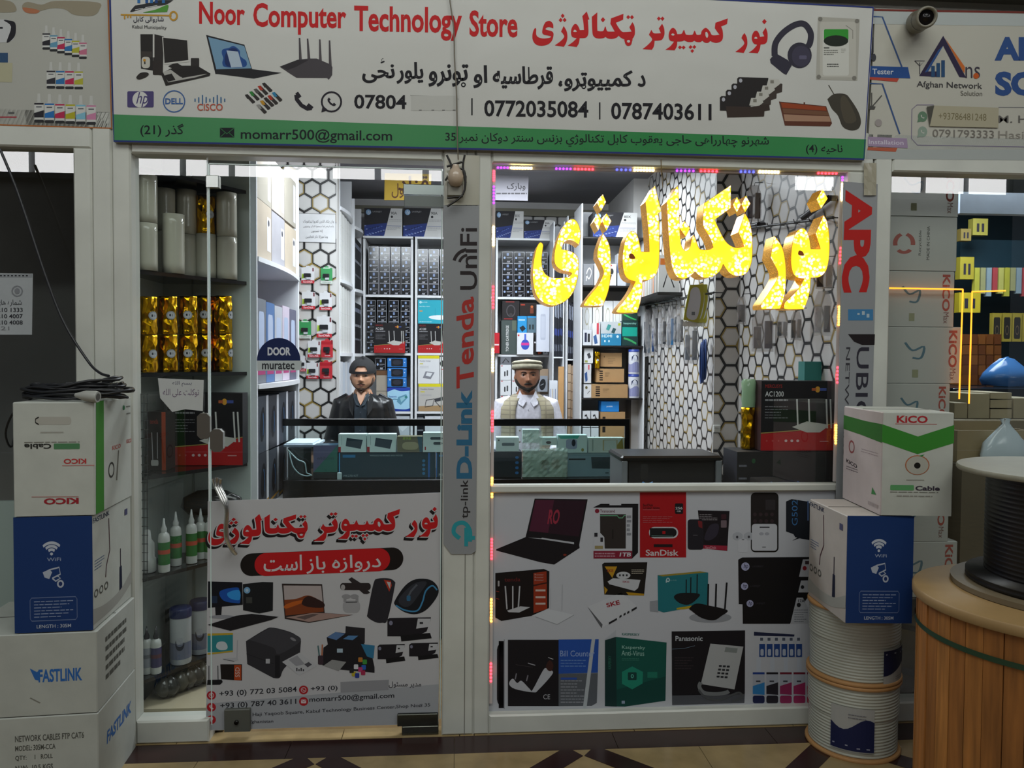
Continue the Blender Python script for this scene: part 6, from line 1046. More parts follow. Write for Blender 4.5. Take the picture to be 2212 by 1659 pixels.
item('product_box', 'crumpled clear film pack of earbud boxes standing in the counter middle', 'pack', (1130, 974, 1224, 1034), Yc+.045, .08, '8fa89c', lambda p: (p.ell(.5, .45, .09, .12, '4c4c38', 14), p.ell(.5, .62, .08, .1, '3a3a2c', 14), p.ell(.75, .5, .1, .2, '6c6c5c', 14), p.rect(.55, .55, .6, .8, '2c4c5c')), drop=zc, mt='gloss')
g = G(); x0, x1, z0, z1 = prect(1128, 930, 1226, 1030, Yc+.03); rn = random.Random(4); nx, nz = 16, 16
vs = [(x0+(x1-x0)*i/nx, Yc+.026+rn.uniform(-.006, .006), z0+(z1-z0)*j/nz) for j in range(nz+1) for i in range(nx+1) ]
g.add(vs, [[j*(nx+1)+i, j*(nx+1)+i+1, (j+1)*(nx+1)+i+1, (j+1)*(nx+1)+i] for j in range(nz) for i in range(nx) if not (j > 9 and i > 6)], 'd8e8dc'); g.build('clear_wrap', 'film', None, 'crinkled clear plastic wrap over the earbud boxes in the counter', 'wrap')
# loose things on the counter's left and a hanging pale cable
g = G(); x0, x1, z0, z1 = prect(624, 946, 693, 962, 1.25); z0 = prect(622, 968, 672, 1035, Yc+.08)[3]+.001; g.box(x0, x1, 1.12, 1.38, z0+.001, z0+.012, {'d': 'd4dde8', 'front': '8c98a8'}); g.box(x0+.01, x1-.02, 1.13, 1.36, z0+.012, z0+.02, 'dfe6f0'); g.build('paper_stack', 'matte', None, 'stack of white paper lying left on the glass counter shelf', 'paper')
g = G(); pts = [tuple(at(*q, 1.04)) for q in ((622, 972), (642, 992), (658, 1000), (662, 1020), (668, 1024), (674, 1027))]; g.tube(cr(pts, 5, False), .0035, 6, 'a8bcc0'); pts = [tuple(at(*q, 1.05)) for q in ((624, 975), (632, 1005), (645, 1022), (660, 1028), (674, 1027))]; g.tube(cr(pts, 5, False), .0035, 6, 'a8bcc0'); g.build('pale_cable', 'satin', None, 'pale charging cable looping at the left inside the counter', 'cable')
g = G(); x0, x1, z0, z1 = prect(728, 1021, 738, 1038, 1.02); g.box(x0, x1, 1.022, 1.03, z0, z1, 'ccd6da', b=.002); g.build('white_charger', 'gloss', None, 'tiny white stick charger standing against the long keyboard box', 'charger')
# ---------------------------------------------------------------- things on the window ledge
g = G(); g.box(.135, 1.54, .032, .46, .83, .85, '6f7175'); g.build('ledge_board', 'satin', thing('window_ledge', 'grey ledge board behind the lower window panel', 'ledge', (.8, .2, .92)))
t = thing('black_printer', 'low black device with grey ends under the hexagon wall, on the window ledge', 'printer', tuple(at(1450, 1040, .3)))
g = G(); x0, x1, z0, z1 = prect(1341, 985, 1561, 1046, .16); g.box(x0+.03, x1-.028, .17, .40, .8522, z1-.005, '1a1817', b=.006); g.build('body', 'plastic', t)
g = G(); g.box(x0, x1, .16, .42, z1-.018, z1, '151413', b=.008); g.build('lid', 'plastic', t)
for a, b in ((x0+.004, x0+.029), (x1-.027, x1-.002)): g = G(); g.box(a, b, .16, .40, .8522, z1-.02, '6d7072', b=.003); g.build('end_panel', 'plastic', t)
p = P(lambda x, y, h: V((x0+x*(x1-x0), .17-h, z1-y*(z1-z0))), h=.0004); p.rr(.20, .3, .27, .85, .03, '2c2a28'); p.line([(.15, .45), (.18, .46)], .01, '3c3a38'); p.line([(.4, .38), (.55, .4)], .01, '2c2a29'); p.build('front_marks', 'print', t)
LZ = .8522
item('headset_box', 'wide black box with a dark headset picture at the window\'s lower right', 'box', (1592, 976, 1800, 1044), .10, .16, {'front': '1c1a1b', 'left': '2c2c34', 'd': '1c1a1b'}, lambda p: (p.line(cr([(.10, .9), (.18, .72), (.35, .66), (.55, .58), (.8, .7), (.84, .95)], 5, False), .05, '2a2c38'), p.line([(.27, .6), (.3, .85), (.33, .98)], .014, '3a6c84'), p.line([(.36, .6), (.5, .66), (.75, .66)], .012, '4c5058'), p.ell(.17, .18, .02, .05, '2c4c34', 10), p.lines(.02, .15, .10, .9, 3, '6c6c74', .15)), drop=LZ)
zz_ = at(1700, 975, .1).z+.0022
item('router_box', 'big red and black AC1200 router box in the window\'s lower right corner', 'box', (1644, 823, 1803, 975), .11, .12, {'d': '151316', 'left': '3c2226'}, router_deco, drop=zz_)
item('router_box', 'teal box peeking above the big red and black router box', 'box', (1738, 781, 1800, 823), .25, .06, '2d7a74', lambda p: (p.poly([(.6, .55), (1, .45), (1, .75), (.65, .7)], '221c1e'), p.rect(.38, .3, .7, .34, '1d5450'), p.ell(.93, .1, .05, .08, 'b08a2c', 8)), drop=zz_)
x_ = at(1616, 940, .19); roll((x_.x, x_.y), 0, .029, zz_, .17, 'gold foil roll beside the big router box on the ledge', lab=False)
g = G(); g.lathe([(.027, .0), (.030, .03), (.028, .06), (.031, .10), (.024, .115)], 14, '8fae8c', Matrix.Translation((x_.x, x_.y, zz_+.172))); g.build('green_wrapped_roll', 'gloss', None, 'green film wrapped roll on top of the gold foil roll', 'roll')
g = G(); g.tube(cr([tuple(at(*q, .04)) for q in ((1665, 1042), (1680, 1050), (1700, 1052), (1718, 1046), (1725, 1041))], 5, False), .004, 6, '2458a0'); g.tube(cr([tuple(at(*q, .05)) for q in ((1388, 1042), (1398, 1046), (1410, 1042))], 5, False), .004, 6, '2c6c9c'); g.build('blue_cable', 'satin', None, 'blue cable end hanging under the headset box', 'cable')
# ---------------------------------------------------------------- hanging goods on the right walls
def rail(px0, py0, px1, py1, X, label):
    a, b = atX(px0, py0, X-.05), atX(px1, py1, X-.05); t = thing('wall_rack', label, 'rack', tuple(a)); g = G(); g.tube([a, b], .006, 6, '1c1b1b'); g.build('rail', 'satin', t)
    n = 9
    g = G()
    for i in range(n+1): q = a+(b-a)*(i/n); g.tube([q, q+V((-.03, 0, -.004)), q+V((-.035, 0, .01))], .002, 5, '2a2828'); g.tube([q, V((X, q.y, q.z))], .003, 5, '1c1b1b')
    g.build('hooks', 'satin', t)
def hang(r, X, cols, label, cat='pack', name='hanging_bag', mt='film', dev=None, tilt=0):
    """clear bag hanging near the wall X with its content; r is its photo rectangle"""
    c = atX((r[0]+r[2])/2, (r[1]+r[3])/2, X-.06); x0, x1, z0, z1 = prect(*r, c.y); rn = random.Random(int(r[0]*7+r[1])); g = G(); n, m = 5, 8; vs = []
    for k in (0, 1):
        for j in range(m+1):
            t = j/m; pin = .55+.45*min(1, t*4); th = .012*sin(pi*t)*(1 if k else -1)
            for i in range(n+1): s_ = i/n; vs.append(((x0+x1)/2+(x1-x0)*(s_-.5)*pin+tilt*t*.02, c.y+th*sin(pi*s_)+rn.uniform(-.003, .003), z1-(z1-z0)*t+rn.uniform(-.003, .003)))
    w_ = n+1; fs = [[k*w_*(m+1)+j*w_+i, k*w_*(m+1)+j*w_+i+1, k*w_*(m+1)+(j+1)*w_+i+1, k*w_*(m+1)+(j+1)*w_+i] for k in (0, 1) for j in range(m) for i in range(n)]
    g.add(vs, fs, 'c9c6c8'); t_ = g.build(name, mt, None, label, cat, 'bags hanging on the right walls')
    q = G(); 
    for ci, col in enumerate(cols):
        f0 = (ci+.15)/len(cols); f1 = (ci+.85)/len(cols); xa, xb = x0+(x1-x0)*f0, x0+(x1-x0)*f1; q.box(xa, xb, c.y-.004, c.y+.004, z0+(z1-z0)*.08, z1-(z1-z0)*rn.uniform(.2, .42), col, b=.002)
    q.build('content', 'satin', t_); q = G(); q.tube([((x0+x1)/2, c.y, z1-.004), ((x0+x1)/2+.004, c.y, z1+.012), (X-.012, c.y+.004, z1+.014)], .0016, 5, '2a2a2c'); q.build('hanger', 'satin', t_)
XF, XN = 1.405, 1.545
rail(1388, 660, 1542, 632, XF, 'black rack rail on the far hexagon wall carrying bagged cables')
rail(1560, 500, 1800, 470, XN, 'black rack rail on the near hexagon wall behind the short lit word')
D1, D2, D3 = '2c3038', '5a626c', '24406c'
for r, cols, l in (((1390, 668, 1406, 770), [D1, D2], 'clear bag with a dark mouse, first at the left end of the far rack'), ((1407, 666, 1422, 768), [D3, D1], 'clear bag of dark blue cable, second on the far rack'), ((1421, 664, 1440, 750), ['b9bcc2', D1], 'clear bag with pale and dark strips, third on the far rack'), ((1440, 662, 1456, 752), ['8c929c', '2a78b0'], 'narrow clear bag with a light blue end, on the far rack'), ((1456, 668, 1476, 745), [D2, 'a4a8b0', D1], 'clear bag of grey plugs in the middle of the far rack'), ((1478, 690, 1508, 785), ['7a7f88', '6a6e78'], 'large grey bag with pink lower seam on the far rack')): hang(r, XF, cols, l)
for r, cols, l in (((1556, 520, 1592, 640), ['6f6a6e', '4a464c'], 'clear bag hanging left on the near wall, behind the tail of the short word'), ((1612, 400, 1645, 478), ['3c3c5c', '4a3424'], 'clear bag with dark blue roll on the upper near wall'), ((1624, 668, 1672, 760), ['8c8a92', '7a7884'], 'wide grey bag with red seam under the short lit word'), ((1678, 672, 1702, 730), [D2, 'a9adb8'], 'clear bag with small plug, left of the pair under the short word'), ((1708, 672, 1732, 735), [D2, 'a9adb8'], 'clear bag with small plug, right of the pair under the short word'), ((1758, 628, 1796, 725), ['a8a4ac', '6c686e'], 'crinkled clear bag with looped cable at the right window edge'), ((1762, 560, 1800, 625), ['3a3438', 'b0acb0'], 'upper clear bag at the right window edge'), ((1592, 640, 1612, 700), ['26262a'], 'small dark tag pack on the near wall')): hang(r, XN, cols, l)
# gloves: bunch of yellow-edged white packs
for i, dx in enumerate((16, 8, 0)):
    t = atX(1505-dx, 660, XF-.10-.02*i); g = G(); x0, x1, z0, z1 = prect(1474+dx, 614, 1522+dx, 702, t.y); fr = lambda x, y, h: V((x0+(x1-x0)*x, t.y-h, z1-(z1-z0)*y))
    g.prism(cr([(.32, .02), (.32, .02), (.88, .0), (.88, .0), (.95, .4), (.72, .95), (.72, .95), (.05, .88), (.05, .88), (.15, .5)], 4), fr, 0, .008, 'a8a432', '8c8a2a'); o = g.build('glove_pack', 'gloss', None, ('rear', 'middle', 'front')[i]+' yellow-edged white pack of the bunch hanging under the letters', 'pack', 'yellow-edged packs')
    p = P(lambda x, y, h: fr(x, y, h+.0082), h=.0002); p.sm([(.38, .12), (.7, .1), (.8, .4), (.62, .85), (.18, .8), (.28, .4)], 'c2c4cc'); p.rect(.4, .68, .55, .76, '6c7078'); p.build('printed_card', 'print', o)
    q = G(); rn = random.Random(i); q.add([fr(.02+.07*k, .9+.03*(k % 2), .004) for k in range(11)]+[fr(.0+.07*k, 1.02+.03*((k+1) % 2), .006) for k in range(11)], [[k, k+1, 12+k, 11+k] for k in range(10)], 'c9c9c4'); q.build('frilled_hem', 'matte', o)
# booklets leaning on a black wall shelf
g = G(); a = atX(1395, 655, XF); b = atX(1475, 650, XF); g.box(XF-.16, XF-.002, b.y if b.y < a.y else a.y, a.y if b.y < a.y else b.y, a.z-.02, a.z, '141313'); sh = g.build('wall_shelf', 'satin', None, 'black wall shelf with thin booklets below the long lit word', 'shelf')
ya, yb = sorted((a.y, b.y)); yb = min(yb, 2.575); n = 12
for i in range(n):
    y = ya+.02+(yb-ya-.05)*i/n; g = G(); h = .23-.02*(i % 3); g.box(XF-.15, XF-.02, y, y+.012, a.z+.0022, a.z+h, {'d': ('c9c9c6', 'b8b4ac', 'c9742c', 'a9a9ac')[i % 4], 'front': ('d0d0ce', 'c8c4bc', 'cfcfd0', 'd6d6d2')[i % 4]}); o = g.build('booklet', 'card', None, 'thin white and orange booklet on the black wall shelf, %s from the back' % ORD[n-1-i], 'booklet', 'booklets on the black wall shelf')
    p = P(ffront(XF-.15, y, a.z+h), h=.0004); p.rect(.01, .02, .12, .06, ('d07430', '3a3a3c', 'c8b02c', '2a2a2c')[i % 4]); p.line([(.03, .2), (.06, .1), (.1, .2)], .008, '2a2a2c'); p.build('printed_cover', 'print', o)
# blue cable coil
g = G(); c = atX(1522, 785, XF-.04); rn = random.Random(3)
for k in range(7):
    rx, rz_ = .035+.004*rn.uniform(-1, 1), .11+.012*rn.uniform(-1, 1); g.tube([(c.x-.02+.004*k+rx*.15*cos(a_), c.y+rx*cos(a_), c.z+rz_*sin(a_)+.004*k) for a_ in [2*pi*i/22 for i in range(23)]], .0035, 5, '22407c')
g.build('cable_coil', 'satin', None, 'bright blue network cable coil hanging beside the column', 'cable')
# white wall sockets
for r, l in (((1541, 918, 1556, 934), 'small white switch plate on the hexagon column near the printer'),):
    g = G(); x0, x1, z0, z1 = prect(*r, 1.19); g.box(x0, x1, 1.186, 1.198, z0, z1, 'c9cac6', b=.002); o = g.build('switch_plate', 'satin', None, l, 'switch'); q = G(); q.box(x0+.005, x1-.005, 1.182, 1.188, z0+.006, (z0+z1)/2-.002, 'b4b5b1'); q.box(x0+.005, x1-.005, 1.182, 1.188, (z0+z1)/2+.002, z1-.006, 'b4b5b1'); q.build('rocker', 'satin', o)
# dark bracket camera on the near wall with a blue-lit thing above
for (r, X, l) in (((1735, 428, 1790, 470), XN, 'dark clamp arm sticking out of the near wall over the short word'), ((1568, 485, 1640, 500), XN, 'black ledge on the near wall under a rolled poster bag')):
    a = atX(r[0], r[3], X-.03); b = atX(r[2], r[1], X-.03); g = G(); g.tube([a, b], .014, 8, '231c1c'); g.tube([b, V((X, b.y, b.z))], .012, 8, '231c1c'); g.build('wall_bracket', 'satin', None, l, 'bracket')
# papers stuck under the ceiling
t = thing('arabic_plaque', 'yellow calligraphy plaque hanging near the ceiling left of the door post', 'plaque', tuple(at(885, 400, 2.4)))
plate('plaque_sheet', [(831, 374), (932, 376), (930, 432), (830, 432)], 2.4, .01, '9a7e20', 'matte', t); p = P(pf(2.4), h=.0004); p.text(ar('قناد'), 860, 380, 926, 412, '3c2010', b=.02); p.text(ar('رسول'), 846, 396, 900, 428, '4c2c14', b=.01); p.build('calligraphy', 'print', t)
for q, tt in ((845, t), (920, t)): g = G(); a = at(q, 376, 2.4); g.tube([a, V((a.x, a.y, 2.762))], .0012, 5, '6c6a60'); g.build('hanging_thread', 'matte', tt)
t = thing('wall_notice', 'grey Arabic note hanging under the ceiling at the top left of the right window', 'notice', tuple(at(1110, 400, 2.4)))
plate('notice_sheet', [(1066, 378), (1142, 380), (1140, 434), (1066, 432)], 2.4, .002, '77757c', 'matte', t); p = P(pf(2.4), h=.0004); p.text(ar('وبارک'), 1095, 395, 1135, 412, '2c2a2e', b=.01); p.lines(1072, 414, 1138, 422, 1, '3c3a3e', .4); p.build('handwriting', 'print', t)
g = G(); x0, x1, z0, z1 = prect(626, 425, 1560, 436, 3.1); g.box(-1.24, 1.30, 3.62, 3.65, 2.64, 2.70, '8c8878'); g.build('cornice', 'wall', ceiling_)
# ---------------------------------------------------------------- corner display cabinet behind the sidelight
cb = thing('corner_cabinet', 'pale corner display cabinet with dark glass shelves behind the left sidelight', 'cabinet', (-1.1, .25, 0))
for nm, bx in (('side_panel', (-1.235, -1.229, .05, .44)), ('back_panel', (-1.229, -.872, .44, .452))): g = G(); g.box(*bx, 0, 2.5, 'a9b4b0'); g.build(nm, 'satin', cb)
g = G(); g.box(-1.2, -.88, .06, .43, .0, .09, 'b0a68c'); g.build('base_board', 'satin', cb)
ZC = []
for y in (358, 583, 806, 1030, 1250, 1470):
    z = at(293, y, .05).z; ZC.append(z+.0022); g = G(); g.prism([(-1.228, .05), (-1.166, .05), (-.885, .438), (-1.228, .438)], lambda x, y, h: V((x, y, h)), z-.014, z, '16181a'); g.build('glass_shelf', 'gloss', cb)
g = G(); g.box(-1.11, -1.104, .434, .439, 0, 2.2, '7d8884'); g.build('joint', 'satin', cb)
def yf(px): x = at(px, 700, .2).x; return max(.05, .05+(x+1.166)/.281*.388)
def croll(px, yt, yb, z0, back=0, **k):
    Y = min(yf(px)+.055+back, .39); c = at(px, 700, Y); c.x = max(c.x, -1.183); h = (at(px, yt, Y).z-at(px, yb, Y).z)*.955; r = k.pop('r', .0405)
    return roll((c.x, c.y), 0, r, z0, h, k.pop('label'), **k), h
WR = dict(name='paper_roll', col='b9b7a8', mt='gloss', lab=False, n=24)
z = ZC[1]
for px, a, m, b, bk, l in ((317, 367, 475, 582, 0, 'far left'), (357, 388, 483, 583, .13, 'second from the left, half hidden'), (404, 390, 490, 587, .085, 'behind the short one'), (491, 398, 497, 592, 0, 'rightmost')):
    o, h = croll(px, m, b, z, bk, label='film-wrapped off-white roll, lower of the stack %s on the top cabinet shelf' % l.split(',')[0], **WR); croll(px, a, m, z+h+.002, bk, label='film-wrapped off-white roll, upper of the stack %s on the top cabinet shelf' % l.split(',')[0], **WR)
croll(376, 451, 585, z, 0, label='single taller off-white roll in front on the top cabinet shelf', **WR)
o, h = croll(446, 490, 590, z, .0, label='off-white roll carrying the single gold foil roll on the top cabinet shelf', **WR)
croll(446, 405, 490, z+h+.002, 0, label='single gold foil roll among the off-white rolls on the top cabinet shelf', lx=.75, r=.036)
for i, px in enumerate((318, 362, 406, 444, 482)):
    nm = ('first', 'second', 'third', 'fourth', 'fifth')[i]; bk = (0, .03, 0, .05, 0)[i]
    o, h = croll(px, 718, 802, ZC[2], bk, r=.036, label='crinkled gold foil roll, lower of the %s stack from the left, middle cabinet shelf' % nm, lx=(.8, .72, .6, .6, .9)[i])
    croll(px, 632, 717, ZC[2]+h+.002, bk, r=.036, label='crinkled gold foil roll, upper of the %s stack from the left, middle cabinet shelf' % nm, lx=(.8, .72, .6, .55, .9)[i])
zc_ = ZC[3]
def item2(*a, **k): return item(*a, **k)
item('router_box', 'red and black router box behind the glass of the corner cabinet', 'box', (362, 849, 524, 998), .345, .08, {'d': '151316'}, router_deco, drop=zc_)
def tdeco(p): p.rect(0, 0, 1, 1, '1a1214'); p.rect(.78, 0, 1, 1, '9c4020'); p.text('tenda', .15, .12, .6, .2, '9c3424'); p.line([(.25, .35), (.3, .85)], .04, 'a9a9ac'); p.line([(.55, .35), (.55, .8)], .04, 'a9a9ac'); p.rr(.2, .82, .6, .92, .04, 'b0b0ac')
item('router_box', 'narrow black router box with orange edge at the cabinet\'s left', 'box', (318, 890, 358, 1006), .20, .10, '1a1214', tdeco, drop=zc_)
g = G()
for i in range(4): g.tube([at(297+i*7, 850, .042), at(297+i*7, 1255, .042)], .0016, 5, '2c2e30')
for j in range(22): g.tube([at(295, 852+j*19, .042), at(320, 852+j*19, .042)], .0016, 5, '2c2e30')
g.build('wire_grid', 'satin', None, 'black wire grid strip at the cabinet\'s left edge', 'grid')
def spray(px, yt, yb, z0, Yb, col, cap, label, grp, band='b04c38', r=.021):
    Y = min(yf(px)+.035+Yb, .335); c = at(px, 900, Y); H = at(px, yt, Y).z-at(px, yb, Y).z; M = Matrix.Translation((c.x, c.y, z0))
    g = G(); g.lathe([(r, 0), (r*1.03, H*.05), (r*1.03, H*.62), (r*.9, H*.70), (r*.45, H*.74)], 16, ['b8bcb8', 'b8bcb8', 'b8bcb8', 'b8bcb8'], M); o = g.build('spray_bottle', 'gloss', None, label, 'bottle', grp)
    q = G(); q.lathe([(r*1.05, H*.14), (r*1.05, H*.56)], 16, col, M, cap=False); q.lathe([(r*1.07, H*.34), (r*1.07, H*.42)], 16, band, M, cap=False); q.build('label', 'gloss', o)
    q = G(); q.lathe([(r*.5, H*.73), (r*.55, H*.80), (r*.3, H*.86), (r*.12, H), (.0005, H)], 12, cap, M); q.build('nozzle', 'gloss', o)
for i, (px, bk) in enumerate(((352, .02), (378, .05), (412, .0), (432, .08), (452, .0))): spray(px, 1112, 1227-(i > 2)*8, ZC[4], bk, '2c6c34', 'b9bebc', ('leftmost', 'second', 'third', 'half hidden', 'rightmost')[i]+' white bottle with green label on the fourth cabinet shelf', 'green-labelled bottles')
g = G(); c = at(318, 1200, .14); g.lathe([(.030, 0), (.032, .004), (.032, .05), (.026, .055), (.026, .11), (.016, .125), (.012, .16), (.0005, .165)], 16, 'b2b6b3', Matrix.Translation((c.x, c.y, ZC[4]))); g.build('white_jar', 'satin', None, 'plain white jar with narrow top left of the green-labelled bottles', 'jar')
def tub(px, yt, yb, Yb, label):
    Y = yf(px)+.05+Yb; c = at(px, 900, Y); H = at(px, yt, Y).z-at(px, yb, Y).z; M = Matrix.Translation((c.x, c.y, ZC[5])); r = .040
    g = G(); g.lathe([(r*.95, 0), (r, .005), (r, H*.84)], 20, 'b0b6ba', M); o = g.build('wipes_tub', 'satin', None, label, 'tub', 'wipes tubs with dark blue lids'); q = G(); q.lathe([(r*1.05, H*.84), (r*1.05, H*.97), (r*.95, H)], 20, '1a2450', M); q.build('lid', 'satin', o)
    cyl = lambda x, y, h: V((c.x+(r+h)*sin(x), c.y-(r+h)*cos(x), ZC[5]+H*(1-y))); q = P(cyl, h=.0008)
    for i in range(8): q.h = .0008; a = -1.5+3*i/8; q.poly([(a, .6), (a+.375, .6), (a+.375, .9), (a, .9)], '6c7286')
    q.h = .0014; q.ring(.25, .6, .38, .10, .07, '2c3040', 14, 0, 200); q.rr(.0, .5, .5, .62, .05, 'a4a8b0'); q.build('label', 'print', o)
tub(387, 1318, 1436, .0, 'left wipes tub with dark blue lid on the fifth cabinet shelf'); tub(430, 1308, 1420, .0, 'right wipes tub with dark blue lid, cut by the door poster edge')
for px, l in ((313, 'pale ribbed spray can at the left of the fifth cabinet shelf'), (333, 'purple-labelled spray can left of the wipes tubs')):
    spray(px, 1355, 1455, ZC[5], .03, '8a9098' if px < 320 else '38345c', '24242a', l, 'spray cans', '6c7078' if px < 320 else '55303c', .019)
for k, (px, y0, Z, cc, l) in enumerate(((395, 1062, ZC[4], '2a2d2e', 'dark rounded bag bulging above the green-labelled bottles'), (345, 1360, ZC[5], '1d1f22', 'dark bottle tops behind the spray cans'), (375, 1500, .092, '3c3c36', 'dim heap of dark plastic parts on the cabinet floor'))):
    g = G(); rn = random.Random(k); c = at(px, y0, .36); zc0 = Z
    if k == 0: c = V((-1.02, .400, 0)); g.lathe([(.02, .165), (.10, .17), (.13, .20), (.12, .24), (.06, .27), (.001, .275)], 18, cc, Matrix.Translation((c.x, c.y, Z)), sy=.28); g.lathe([(.02, 0), (.02, .17)], 8, cc, Matrix.Translation((c.x, c.y, Z)))
    elif k == 1: [g.lathe([(.02, 0), (.02, .13), (.017, .16), (.001, .165)], 10, cc, Matrix.Translation((x, y, Z))) for x, y in ((-1.19, .38), (-1.14, .40), (-1.09, .41), (-1.03, .41), (-.99, .41))]
    else:
        for i in range(9): g.lathe([(.005, 0), (.03, .02), (.038, .04), (.02, .075), (.001, .085)], 8, ('3c3c36', '2c2d2a', '4c4a40')[i % 3], Matrix.Translation((-1.13+.022*i, .14+.028*i+rn.uniform(-.01, .01), .092+rn.uniform(0, .0))))
    g.build(('dark_bag', 'dark_bottles', 'plastic_heap')[k], 'gloss', None, l, ('bag', 'bottles', 'heap')[k], kind='stuff' if k else None)
# ---- white cabinet with bowed shelves along the left wall
XQ = -.905
run_unit('white cabinet with bowed shelves between the corner cabinet and the hexagon wall', XQ, 1, .70, 1.62, [.70, 1.30, 1.885], 2.5, .30, bulge=.03)
for z0, z1, n, cols, l, g_, dc in ((1.8872, 2.16, 3, ['a89c8c', '9c9aa0', 'b3a694'], 'brown or white carton on the bowed top shelf', 'cartons on the bowed top shelf', lambda p: (p.rect(.7, .2, .95, .8, 'c8c8cc'), p.ell(.8, .3, .06, .06, '3c3c44', 10))),
                           (1.3022, 1.70, 5, ['6c7078', '4c6c9c', 'a9acb4', 'c0b4c4', '5c5c70'], 'boxed gadget on the bowed middle shelf', 'boxed gadgets on the bowed middle shelf', lambda p: (p.rr(.2, .15, .8, .6, .1, 'a4b0c8'), p.rect(.1, .7, .9, .9, 'a03c6c'))),
                           (.7022, .97, 4, ['2c3038', '3a4048', '2a2c34', '34383e'], 'dark mouse box on the bowed lower shelf', 'dark boxes on the bowed lower shelf', lambda p: (p.ell(.5, .5, .2, .32, '15161a', 14, .3), p.line([(.55, .3), (.62, .5), (.58, .7)], .03, '3c6c9c'), p.rect(.8, 0, 1, 1, 'b4b6ba'), p.poly([(0, .93), (1, .86), (1, .9), (0, .98)], 'b08434')))):
    side_run('gadget_box', l, 'box', XQ-.01, .72, 1.60, z0, z1, n, cols, g_, 1, .2, dc)
side_run('gadget_box', 'dark mouse box stacked on another, bowed lower shelf', 'box', XQ-.01, .72, 1.60, .9722, 1.24, 4, ['343a44', '2a2c34'], 'dark boxes on the bowed lower shelf', 1, .2, lambda p: (p.ell(.45, .5, .2, .32, '15161a', 14, .3), p.line([(.5, .3), (.56, .5), (.5, .7)], .03, '3c6c9c'), p.rect(.78, 0, 1, 1, 'b9bbc0')))
side_run('gadget_box', 'carton stacked on another, bowed top shelf', 'box', XQ-.01, .72, 1.60, 2.162, 2.42, 3, ['9a9488', 'a8a098'], 'cartons on the bowed top shelf', 1, .2, lambda p: p.rect(.75, .1, .95, .9, 'c4c4c8'))
# ---------------------------------------------------------------- foreground boxes
def fbox(name, label, F, B, wd, z0, z1, cols, left, grp=None):
    """carton from its near corner F, the far corner B of the visible side, and its front width"""
    dv = V((B[0]-F[0], B[1]-F[1], 0)); dp_ = dv.length; dv.normalize(); u = V((dv.y, -dv.x, 0))
    o3 = V((F[0], F[1], 0)); fl_ = o3 if left else o3-u*wd; H = z1-z0; rz = atan2(u.y, u.x)
    t = thing(name, label, 'box', (fl_.x+u.x*wd/2+dv.x*dp_/2, fl_.y+u.y*wd/2+dv.y*dp_/2, z0), rz, grp)
    g = G(); g.box(-wd/2, wd/2, -dp_/2, dp_/2, 0, H-.001, cols, b=.003); g.build('carton_body', 'card', t, local=True)
    g = G(); g.box(-wd/2+.003, wd/2-.003, -.0015, .0015, H-.0012, H+.0002, '55534c'); g.build('lid_seam', 'matte', t, local=True)
    fr = face(fl_+V((0, 0, z1)), u, (0, 0, -1), -dv); sd = face(V((F[0], F[1], z1)), dv, (0, 0, -1), u) if not left else face(o3+dv*dp_+V((0, 0, z1)), -dv, (0, 0, -1), -u)
    n1 = lambda f, W_: (lambda x, y, h: f(x*W_, y*H, h))
    return t, n1(fr, wd), n1(sd, dp_)
WH = 'b8bab1'
def xy(px, Y): p = at(px, 1000, Y); return (p.x, p.y)
zf_ = lambda px, y, Y: at(px, y, Y).z
Ff = -.40
def wifi(p, cx, cy, s, c, k=1.0):
    for r in (.35, .65, .95): p.ring(cx, cy, s*r, s*r*k, s*.16, c, 12, 222, 318)
    p.ell(cx, cy+s*.02, s*.13, s*.13*k, c, 10)
def cctv(p, cx, cy, s, c, k):
    q = lambda *L: [(cx+a*s, cy+b*s*k) for a, b in L]; p.poly(q((-.9, -.5), (-.35, -.75), (-.1, -.5), (-.35, .1), (-.75, -.05)), 'a9b0bc'); p.line(q((-.35, -.7), (.5, -.9), (.6, -.3), (-.1, .05)), s*.09, c); p.line(q((-.1, .05), (.2, .3), (.6, .05), (.3, -.2)), s*.09, c); p.ell(cx+.6*s, cy+.55*s*k, s*.3, s*.35*k, c, 14); p.ell(cx+.6*s, cy+.55*s*k, s*.16, s*.2*k, '1c2f60', 12)
def blue_front(p, k):
    p.rect(0, 0, 1, 1, '173468'); wifi(p, .48, .32, .15, 'b4bac4', k); p.text('WiFi', .42, .355, .60, .385, '8f9ab0', b=.01); cctv(p, .5, .53, .15, 'a9b0bc', k)
    p.line([(.22, .70), (.78, .70), (.80, .72), (.80, .88), (.78, .90), (.22, .90), (.20, .88), (.20, .72)], .008, '5f6f94', True); p.lines(.25, .72, .75, .88, 6, '7f8cac', .3, 3); p.text('LENGTH : 305M', .28, .935, .72, .965, 'aab2c0', b=.01)
def blue_side(p):
    p.text('FASTLINK', .02, .03, .42, .075, '2c3448', b=.02); p.line([(.40, .10), (.42, .40), (.33, .52), (.31, .62)], .018, '4a2c34'); p.line([(.70, .45), (.70, .62)], .02, '38303c'); p.poly([(.67, .62), (.73, .62), (.74, .92), (.66, .92)], '1c1f34'); p.lines(.05, .40, .28, .50, 4, '4c6080', .3); p.sm([(0, .82), (0, .82), (.3, .86), (.7, .84), (1, .74), (1, .74), (1, .86), (1, .86), (.6, .95), (0, .96), (0, .96)], '9a9992')
    for x in (.08, .2, .32): p.ring(x, .70, .04, .03, .014, '55554f', 12)
    p.rect(.82, .1, .9, .16, '4a4a68')
def kico_side(p, flip=False):
    p.poly([(0, .0), (.26, 0), (.26, .0), (0, 0)], WH)
